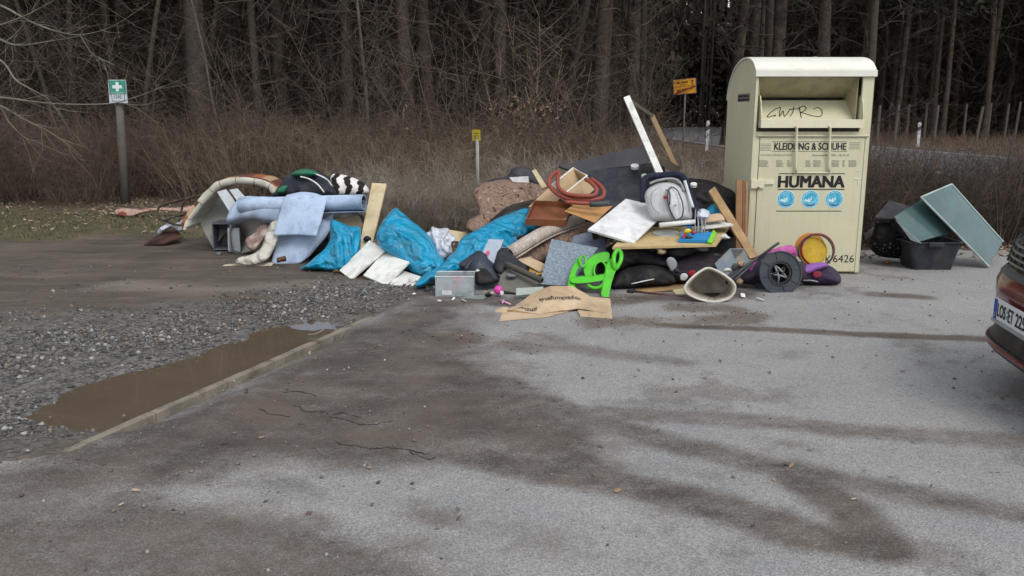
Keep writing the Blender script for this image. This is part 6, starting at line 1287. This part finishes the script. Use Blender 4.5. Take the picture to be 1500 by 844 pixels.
for z0, z1 in ((.3, .38), (.55, .62), (.75, .82)): q_ = [D(693.5+8*a, 190+16*b_, yy-.004) for a, b_ in ((.1, z0), (.9, z0), (.9, z1), (.1, z1))]; mb = MB(); mb.quad(q_, .002); mb.build('small_print', mat('marker_print', '#4e4510', .7, .1), ypl)
mb = MB(); p = D(699, 205, yy+.02); mb.tube([p+Vector((0, 0, .06)), Vector((p.x+.01, p.y, 0))], .024, 10); adopt(YS, [ypl, mb.build('post', mat('post_white', '#8f8c86', .7, .1, 8), smooth=True)])
TSn = thing('town_sign', 'yellow town exit sign with a red diagonal stripe on a thin pole beyond the thicket', 'sign'); yn = 34; yel = mat('sign_yellow', '#e09c14', .5, .04, grime=0)
c4 = [D(985, 117, yn), D(1020, 113.5, yn), D(1021, 136.5, yn), D(986, 140, yn)]; mb = MB(); mb.quad(c4, .03); pl = mb.build('plate', mat('sign_border', '#4b4466', .6, .05)); ctr = sum(c4, Vector())/4
mb = MB(); mb.quad([ctr+(p-ctr)*.92+Vector((0, -.006, 0)) for p in c4], .004); mb.build('yellow_field', yel, pl); ux = (c4[1]-c4[0]); uy = (c4[0]-c4[3])
def onp(a, b_, d=.012): return c4[3]+ux*a+uy*b_+Vector((0, -d, 0))
mb = MB(); mb.quad([onp(.06, .52), onp(.94, .52), onp(.94, .495), onp(.06, .495)], .003); mb.build('divider', MATS['small_print'], pl)
mb = MB(); mb.quad([onp(.05, .12, .04), onp(.10, .03, .04), onp(.96, .42, .04), onp(.93, .52, .04)], .003); mb.build('red_stripe', mat('stripe_red', '#8e2420', .6, .05), pl)
for a, b_, y, h in ((.17, .32, .70, .11), (.36, .64, .72, .11), (.32, .55, .60, .05), (.17, .34, .2, .14), (.38, .62, .26, .12), (.68, .80, .3, .1)):
    mb = MB(); mb.quad([onp(a, y+h, .010), onp(b_, y+h, .010), onp(b_, y, .010), onp(a, y, .010)], .002); mb.build('small_print', mat('sign_print', '#7a4a1c', .6, .1), pl)
mb = MB(); mb.quad([onp(.80, .56), onp(.84, .56), onp(.84, .8), onp(.80, .8)], .003); mb.quad([onp(.76, .78, .016), onp(.88, .78, .016), onp(.82, .93, .016), onp(.819, .93, .016)], .003); mb.build('arrow', MATS['small_print'], pl)
mb = MB(); t_ = D(1003.5, 138, yn+.04); mb.tube([t_+Vector((0, 0, .4)), Vector((t_.x, t_.y, 0))], .035, 8); adopt(TSn, [pl, mb.build('pole', mat('pole_grey', '#75787a', .5, .05), smooth=True)])
for px, py0, py1, Yd, lb in ((1037, 178, 212, 38, 'white roadside delineator post left of the container, at the near road edge'), (1347, 180, 213, 42, 'white roadside delineator post right of the container, at the far road edge')):
    T_ = thing('delineator_post', lb, 'delineator', group='white delineator posts along the road'); b_ = D(px, py1, Yd); t_ = D(px, py0, Yd); mb = MB(); w1 = .075
    mb.box((t_.x-w1, Yd-.06, 0), (t_.x+w1, Yd+.06, t_.z-.02)); mb.box((t_.x-w1+.02, Yd-.05, t_.z-.019), (t_.x+w1-.02, Yd+.05, t_.z+.03)); o1 = mb.build('post', mat('post_plastic', '#c2c4c6', .5, .05), bevel=.01)
    mb = MB(); mb.quad([(t_.x-w1-.002, Yd-.064, t_.z-.22), (t_.x+w1+.002, Yd-.064, t_.z-.12), (t_.x+w1+.002, Yd-.064, t_.z-.32), (t_.x-w1-.002, Yd-.064, t_.z-.42)], .13); adopt(T_, [o1, mb.build('black_band', dk_pl)])
gf = 'grey wooden fence posts along the forest edge beyond the road'; fpm = mat('fence_grey', '#59534d', .9, .12, 6)
for k, (px, y0, y1, ln_) in enumerate(((1289, 154, 200, 0), (1316.6, 153, 206, -2), (1332, 153, 178, 0), (1358, 153, 176, 0), (1374.5, 154, 210, -2), (1385, 152, 185, -1), (1416, 152, 184, 0), (1440, 156, 206, -6), (1452, 151, 192, -1), (1478, 152, 190, -2), (1495, 149, 188, -4))):
    Yd = 44 if y1 > 195 else 49; t_ = D(px, y0, Yd); mb = MB(); bz = float(height(np.array([t_.x]), np.array([Yd]))[0]); mb.tube([t_, Vector((t_.x+ln_*.035, Yd, bz-.1))], [.07, .08], 8)
    single(mb.build('fence_post', fpm, smooth=False), 'weathered grey wooden fence post at the edge of the pine forest', 'fence post', gf)
# ============================================================ bare branches at the left
bm_ = mat('branch_pale', (.165, .15, .118), .9, .3, 6, spec=.1)
BTt = thing('tree', 'bare tree standing outside the left edge with long thin pale branches reaching in', 'tree'); tx = D(-330, 300, 12.4).x
rn = random.Random(9); pts_ = [Vector((tx, 12.4, -.1)), Vector((tx+.05, 12.4, 1.5)), Vector((tx-.05, 12.45, 3.2)), Vector((tx+.1, 12.4, 5.2)), Vector((tx, 12.5, 7.5))]
c = curve(pts_, 6); tr_ = tubes_mesh('trunk', [(c, [.14-.1*i/len(c) for i in range(len(c))], 10)], barks[1]); P = []
for st in ([(-330, 120, 12.4), (-100, 60, 12), (0, 37, 11.6), (80, 0, 11.3), (150, -60, 11)], [(-330, -40, 12.4), (-60, -10, 12), (0, 8, 11.6), (43, 31, 11.5), (80, 45, 11.4), (117, 51, 11.4), (164, 39, 11.3), (219, 4, 11.2)], [(-330, 60, 12.4), (-60, 62, 12), (0, 88, 11.5), (23, 117, 11.3), (50, 133, 11.2), (70, 145, 11.2), (94, 172, 11.1)],
           [(-330, 150, 12.4), (-80, 140, 12), (0, 143, 11.5), (78, 152, 11.3), (160, 152, 11.3), (205, 140, 11.3), (240, 126, 11.4)], [(-330, 160, 12.4), (-60, 135, 12), (0, 155, 11.5), (35, 175, 11.4), (70, 192, 11.3), (100, 212, 11.2), (120, 230, 11.2)], [(-330, 160, 12.4), (-40, 140, 12), (0, 158, 11.6), (14, 180, 11.5), (39, 203, 11.4), (66, 207, 11.4)],
           [(-330, 10, 12.4), (-40, 50, 12), (23, 66, 11.5), (75, 60, 11.4), (125, 52, 11.3)], [(117, 51, 11.4), (135, 78, 11.4), (165, 95, 11.3)], [(-330, 220, 12.4), (-40, 70, 12), (10, 60, 11.7), (45, 20, 11.5), (60, -20, 11.4)]):
    c = curve([D(*p) for p in st], 7); L_ = len(c); r0_ = .022 if len(st) > 4 else .008; P.append((c, [max(.0035, r0_*(1-i/L_)) for i in range(L_)], 5))
    for k in range(9):
        i = rn.randint(int(L_*.35), L_-2); P.append((wander(c[i], (c[i+1]-c[i]).normalized()+Vector((rn.gauss(0, .5), rn.gauss(0, .4), rn.gauss(0, .5))), rn.uniform(.25, .9), 5, .15, 0, rn), rads(.005, .0018, 5), 3))
adopt(BTt, [tr_, tubes_mesh('branches', P, bm_)])
# shrubs with withered leaves left in the twigs
def leafy(label, X0, Y0, Z0, spread, n, seed, trunk_h):
    rn = random.Random(seed); np.random.seed(seed); T_ = thing('oak_sapling', label, 'young oak'); P = []; tips = []
    tr = wander((X0, Y0, -.1), (.05, 0, 1), trunk_h, 7, .06, 0, rn); P.append((tr, rads(.05, .015, 7), 6)); pr = tubes_mesh('trunk', P, MATS['bark_pale']); P = []
    for k in range(26):
        j = rn.randint(2, 6); d = Vector((rn.gauss(0, 1), rn.gauss(0, .6), rn.uniform(-.2, .5))); w_ = wander(tr[j], d, spread*rn.uniform(.4, 1), 6, .18, 0, rn); P.append((w_, rads(.012, .003, 6), 3)); tips += w_[2:]
    br = tubes_mesh('branches', P, cr_tw); t_ = np.array([list(tips[rn.randrange(len(tips))]) for _ in range(n)])+np.random.randn(n, 3)*.10; lv = np.array(LEAF_V)
    s = np.random.uniform(.025, .05, n); A_ = np.random.randn(n, 3, 3); A_[:, 0] /= np.linalg.norm(A_[:, 0], axis=1)[:, None]; A_[:, 1] = np.cross(A_[:, 0], A_[:, 1]); A_[:, 1] /= np.linalg.norm(A_[:, 1], axis=1)[:, None]; A_[:, 2] = np.cross(A_[:, 0], A_[:, 1])
    V = (np.einsum('kj,njd->nkd', lv, A_)*s[:, None, None]+t_[:, None]).reshape(-1, 3); lf = obj('leaves', V, (np.array(LEAF_F)+np.arange(n)[:, None]*6).tolist(), mat('withered_leaf', '#8a6a5e', .9, .25, 3)); adopt(T_, [pr, br, lf])
p = D(795, 160, 17.5); leafy('young oak with withered pinkish brown leaves left of the tall white frame', p.x, p.y, 0, 1.5, 420, 5, 2.3)
p = D(985, 100, 30); leafy('taller young oak with a band of withered leaves above the town sign', p.x-1.5, p.y, 0, 3.4, 420, 6, 5.4)
p = D(570, 165, 17); leafy('slender young oak with few withered leaves above the tall blue bag', p.x, p.y, 0, .9, 50, 8, 1.9)
bag('moss_clump', 'small yellowish green clump lying at the edge of the puddle', 'moss clump', [(178, 526), (186, 520), (198, 518), (210, 519), (214, 523), (200, 527), (188, 529)], (5.95, 6.05), .04, mat('moss_yellow', '#8f9150', .95, .15, 30, .5, 60), wr=.02, step=1.6)
bag('brick_piece', 'broken reddish brown brick piece at the left tip of the puddle', 'brick', [(37, 600), (43, 594), (54, 593), (52, 599), (42, 605)], (4.98, 5.0), .025, mat('brick_brown', '#4a2f26', .9, .15, 30), step=1.6)
gsx = 'small broken plastic scraps on the ground in front of the heap'
for k, (px, py) in enumerate(((592, 428), (606, 432), (598, 438), (664, 440), (684, 442), (640, 441), (915, 438), (1092, 436), (583, 424), (1120, 440))):
    g_ = G(px, py, .012); mb = MB(); a_ = rn.random()*6; u_ = Vector((math.cos(a_), math.sin(a_), rn.uniform(-.1, .3)))*rn.uniform(.03, .07); v_ = Vector((-u_.y, u_.x, .01))*rn.uniform(.3, .7); mb.para(g_, u_, v_, Vector((0, 0, .004))); single(mb.build('plastic_scrap', [grey_pl, lt_pl, card, white_pl][k % 4]), 'small broken plastic scrap on the ground in front of the heap', 'scrap', gsx)
# ============================================================ red car at the right edge
CAR = thing('parked_car', 'red car at the right edge with dark grille and number plate', 'car'); fo = Vector((2.82, 4.62, 0)); e1 = Vector((-.985, .17, 0)).normalized(); e2 = Vector((.17, .985, 0)).normalized()
def CL(x, y, z): return fo+e1*x+e2*y+Vector((0, 0, z))
zs = [.17, .22, .26, .29, .315, .34, .40, .47, .53, .60, .66, .71, .735, .76, .80, .85, .90, .94, .97]
xs_ = [-.14, -.06, .0, .02, .015, -.02, -.04, -.03, -.01, .0, .0, -.02, -.045, -.07, -.075, -.085, -.105, -.14, -.20]
def FSx(v, z): return np.interp(z, zs, xs_)-.25*abs(v)**3-.12*abs(v)**8
def FS(v, z, off=0.0): return CL(float(FSx(v, z))+off, .87*v*(1-.03*max(0, z-.7)*3), z)
red = mat('car_red', '#560b0c', .28, .03, 3, spec=.5, coat=.6, grime=0); blk = mat('car_black', (.010, .010, .011), .45, .1); chrome = mat('chrome', (.75, .76, .78), .12, .02, metal=1, grime=0); hood = [(.97, -.20), (1.0, -.32), (1.05, -.75), (1.08, -1.15)]
def patch(name, v0, v1, z0, z1, off, m, nu=24, nv=8, parent=None, th=.012):
    P = np.array([[tuple(FS(v0+(v1-v0)*i/nu, z0+(z1-z0)*j/nv, off)) for i in range(nu+1)] for j in range(nv+1)])
    return solid_grid(name, P, th, m, parent)
pp = []; V = []; F = []; nv_ = 41; prof = [(z, x) for z, x in zip(zs, xs_)][5:]+hood[1:]
rows = []
for z, x in prof:
    rows.append([CL(x-((.25*abs(v)**3+.12*abs(v)**8) if z <= .97 else (.25*abs(v)**3+.12*abs(v)**8)*max(0, 1-(z-.97)*4)), .87*v*(1-.03*max(0, z-.7)*3), z-(.05*v*v+.06*v**8 if z > .96 else 0)) for v in np.linspace(-1, 1, nv_)])
pp.append(solid_grid('front_body', np.array([[tuple(p) for p in r_] for r_ in rows]), .01, red))
# cabin and sides as one lofted shell
side = [(-.45, .25), (-.45, .75), (-1.15, .98), (-2.0, 1.0), (-3.6, 1.0), (-4.15, .9), (-4.25, .45), (-4.2, .25)]
for s_ in (-1, 1):
    P_ = [CL(x, s_*.86, z) for x, z in side]; Pi = [CL(x, s_*.80, z) for x, z in side]; n = len(side); pp.append(obj('side_body', P_+Pi, [tuple(range(n)), tuple(range(2*n-1, n-1, -1))]+[(i, (i+1) % n, n+(i+1) % n, n+i) for i in range(n)], red))
cab = [(-1.15, 1.04, .80), (-1.95, 1.50, .60), (-3.1, 1.52, .60), (-4.05, 1.05, .78)]
P = np.array([[tuple(CL(x, w_*v, z-.02*v*v)) for v in np.linspace(-1, 1, 9)] for x, z, w_ in cab]); pp.append(solid_grid('windscreen', P[:2].copy(), .01, mat('car_glass', (.02, .025, .028), .08, .02, grime=0))); pp.append(solid_grid('roof', P[1:3].copy(), .02, red)); pp.append(solid_grid('rear_window', P[2:].copy(), .01, MATS['car_glass']))
for s_ in (0, -1): q = [Vector(P[i][s_]) for i in range(4)]; pp.append(obj('side_window', q, [(0, 1, 2, 3)], MATS['car_glass']))
mb = MB(); mb.quad([CL(-4.05, -.8, 1.0), CL(-4.05, .8, 1.0), CL(-4.22, .8, .4), CL(-4.22, -.8, .4)], .02); pp.append(mb.build('tailgate', red))
pp.append(patch('bumper_lower', -.97, .97, .327, .465, .012, blk)); pp.append(patch('splitter', -.99, .99, .17, .325, .004, mat('bumper_grey', (.014, .014, .016), .55, .1), 24, 12)); pp.append(patch('trim_strip', -.97, .97, .288, .318, .012, red, 30, 3)); pp.append(patch('shelf', -.75, .75, .712, .745, .006, mat('shelf_grey', (.06, .062, .07), .4, .1), 24, 3))
gr = patch('grille', -.85, .85, .748, .925, .004, blk, 24, 8); pp.append(gr)
for k in range(4): patch('slat', -.80, .80, .768+k*.036, .782+k*.036, .018, mat('slat_silver', (.20, .21, .22), .3, .05, metal=.7), 24, 1, gr)
for k in range(-5, 6):
    if k: patch('bar', k*.14-.008, k*.14+.008, .755, .918, .014, blk, 1, 6, gr)
ec = FS(.0, .835, .04); u_ = e2; mb = MB(); mb.tube([ec+e2*math.cos(t*math.pi/14)*.075+Vector((0, 0, 1))*math.sin(t*math.pi/14)*.06 for t in range(28)], .010, 8, True); mb.tube([ec+e2*math.cos(t*math.pi/14)*.03+Vector((0, 0, 1))*math.sin(t*math.pi/14)*.058 for t in range(28)], .007, 8, True); mb.build('badge', chrome, gr, True)
for v0, v1 in ((-.99, -.88), (.88, .99)): pp.append(patch('headlight', v0, v1, .84, .93, .006, mat('lamp_glass', (.35, .37, .4), .1, .02, spec=.8, grime=0), 10, 6))
pc_ = FS(0, .53, .045); pxm = .26; plq = [pc_+e2*pxm+Vector((0, 0, .058)), pc_-e2*pxm+Vector((0, 0, .058)), pc_-e2*pxm-Vector((0, 0, .058)), pc_+e2*pxm-Vector((0, 0, .058))]
mb = MB(); mb.para(plq[3]-e1*.012, -e2*(2*pxm), Vector((0, 0, .116)), e1*.012); npl = mb.build('number_plate', mat('plate_white2', '#c8cac8', .4, .02, grime=0)); pp.append(npl)
mb = MB(); mb.para(plq[3]+e1*.0008, -e2*.045, Vector((0, 0, .116)), e1*.001); mb.build('blue_band', mat('euro_blue', '#1d3f94', .5, .02, grime=0), npl); text_mesh('lettering', 'D', mat('plate_d', '#d0d0d0', .5, 0), npl, plq[3]-e2*.014+Vector((0, 0, .012))+e1*.002, -e2, (0, 0, 1), .018, .024, .01, .001)
for s, a, b_ in (('LOS', .058, .175), ('ET', .215, .285), ('225', .315, .445)): text_mesh('lettering', s, black_ink, npl, plq[3]-e2*a+Vector((0, 0, .022))+e1*.001, -e2, (0, 0, 1), b_-a, .074, .02, .0015)
for zc in (.074, .042): mb = MB(); disc(mb, plq[3]-e2*.195+Vector((0, 0, zc))+e1*.001, e1, .011, .001, 14); mb.build('seal', mat('seal_grey', '#7d8a93', .5, .05), npl)
mb = MB(); mb.para(plq[3]-e1*.02-Vector((0, 0, .02))+e2*.006, -e2*(2*pxm+.012), Vector((0, 0, .019)), e1*.028); mb.build('plate_holder', grey_pl, npl)
for xx in (-.85, -3.45):
    for s_ in (-1, 1):
        wc = CL(xx, s_*.80, .33); mb = MB(); mb.tube([wc+e2*s_*.10*(t-.5)+e2*0 for t in (0, .2, .8, 1)], [.29, .33, .33, .29], 28); wh = mb.build('wheel', mat('tyre_black', (.018, .018, .018), .9, .1)); pp.append(wh); mb = MB(); disc(mb, wc+e2*s_*.052, e2*s_, .21, .01, 20); mb.build('rim', grey_pl, wh)
adopt(CAR, pp)

gcr = 'crumpled scraps of paper and cloth stuck in the gaps of the heap'
rn = random.Random(77); mm_ = [mat('scrap_white', '#c9c9c6', .9, .1, 5, crumple=.6), mat('scrap_beige', '#9c8668', .9, .1, 5, crumple=.6), mat('scrap_grey', '#6c6f73', .9, .1, 5, crumple=.6), mat('scrap_brown', '#59422f', .9, .1, 5, crumple=.6), mat('scrap_dark', '#24252b', .9, .1, 5, crumple=.6)]
for k, (px, py, yy_, sz) in enumerate(((603, 412, 8.3, 7), (683, 428, 7.9, 8), (748, 404, 7.85, 7), (820, 392, 8.3, 6), (992, 398, 7.85, 6), (1062, 348, 8.35, 8), (1086, 386, 8.05, 7), (906, 352, 8.2, 7), (884, 344, 8.4, 8), (764, 348, 8.6, 7), (1046, 404, 7.9, 7), (655, 346, 9.0, 6), (476, 383, 9.15, 7), (412, 380, 9.15, 8), (538, 350, 9.2, 7), (700, 398, 7.95, 6), (968, 367, 8.05, 8), (1030, 364, 8.1, 9), (1010, 348, 8.1, 5), (925, 427, 7.8, 6), (1066, 396, 7.9, 6), (780, 402, 8.0, 7), (385, 366, 9.6, 7), (492, 398, 8.75, 5), (716, 432, 7.6, 5), (1160, 412, 8.0, 7), (1083, 412, 7.9, 7), (322, 372, 9.9, 5), (1300, 384, 9.2, 6))):
    n_ = 8; out_ = [(px+sz*rn.uniform(.6, 1.3)*math.cos(2*math.pi*i/n_), py+.7*sz*rn.uniform(.5, 1.3)*math.sin(2*math.pi*i/n_)) for i in range(n_)]
    single(inflate('crumpled_scrap', out_, yy_, .035, mm_[k % 5], step=1.7, wr=.03, ws=9, seed=k, smooth_out=2), 'small crumpled scrap of paper or cloth stuck in a gap of the heap', 'scrap', gcr)
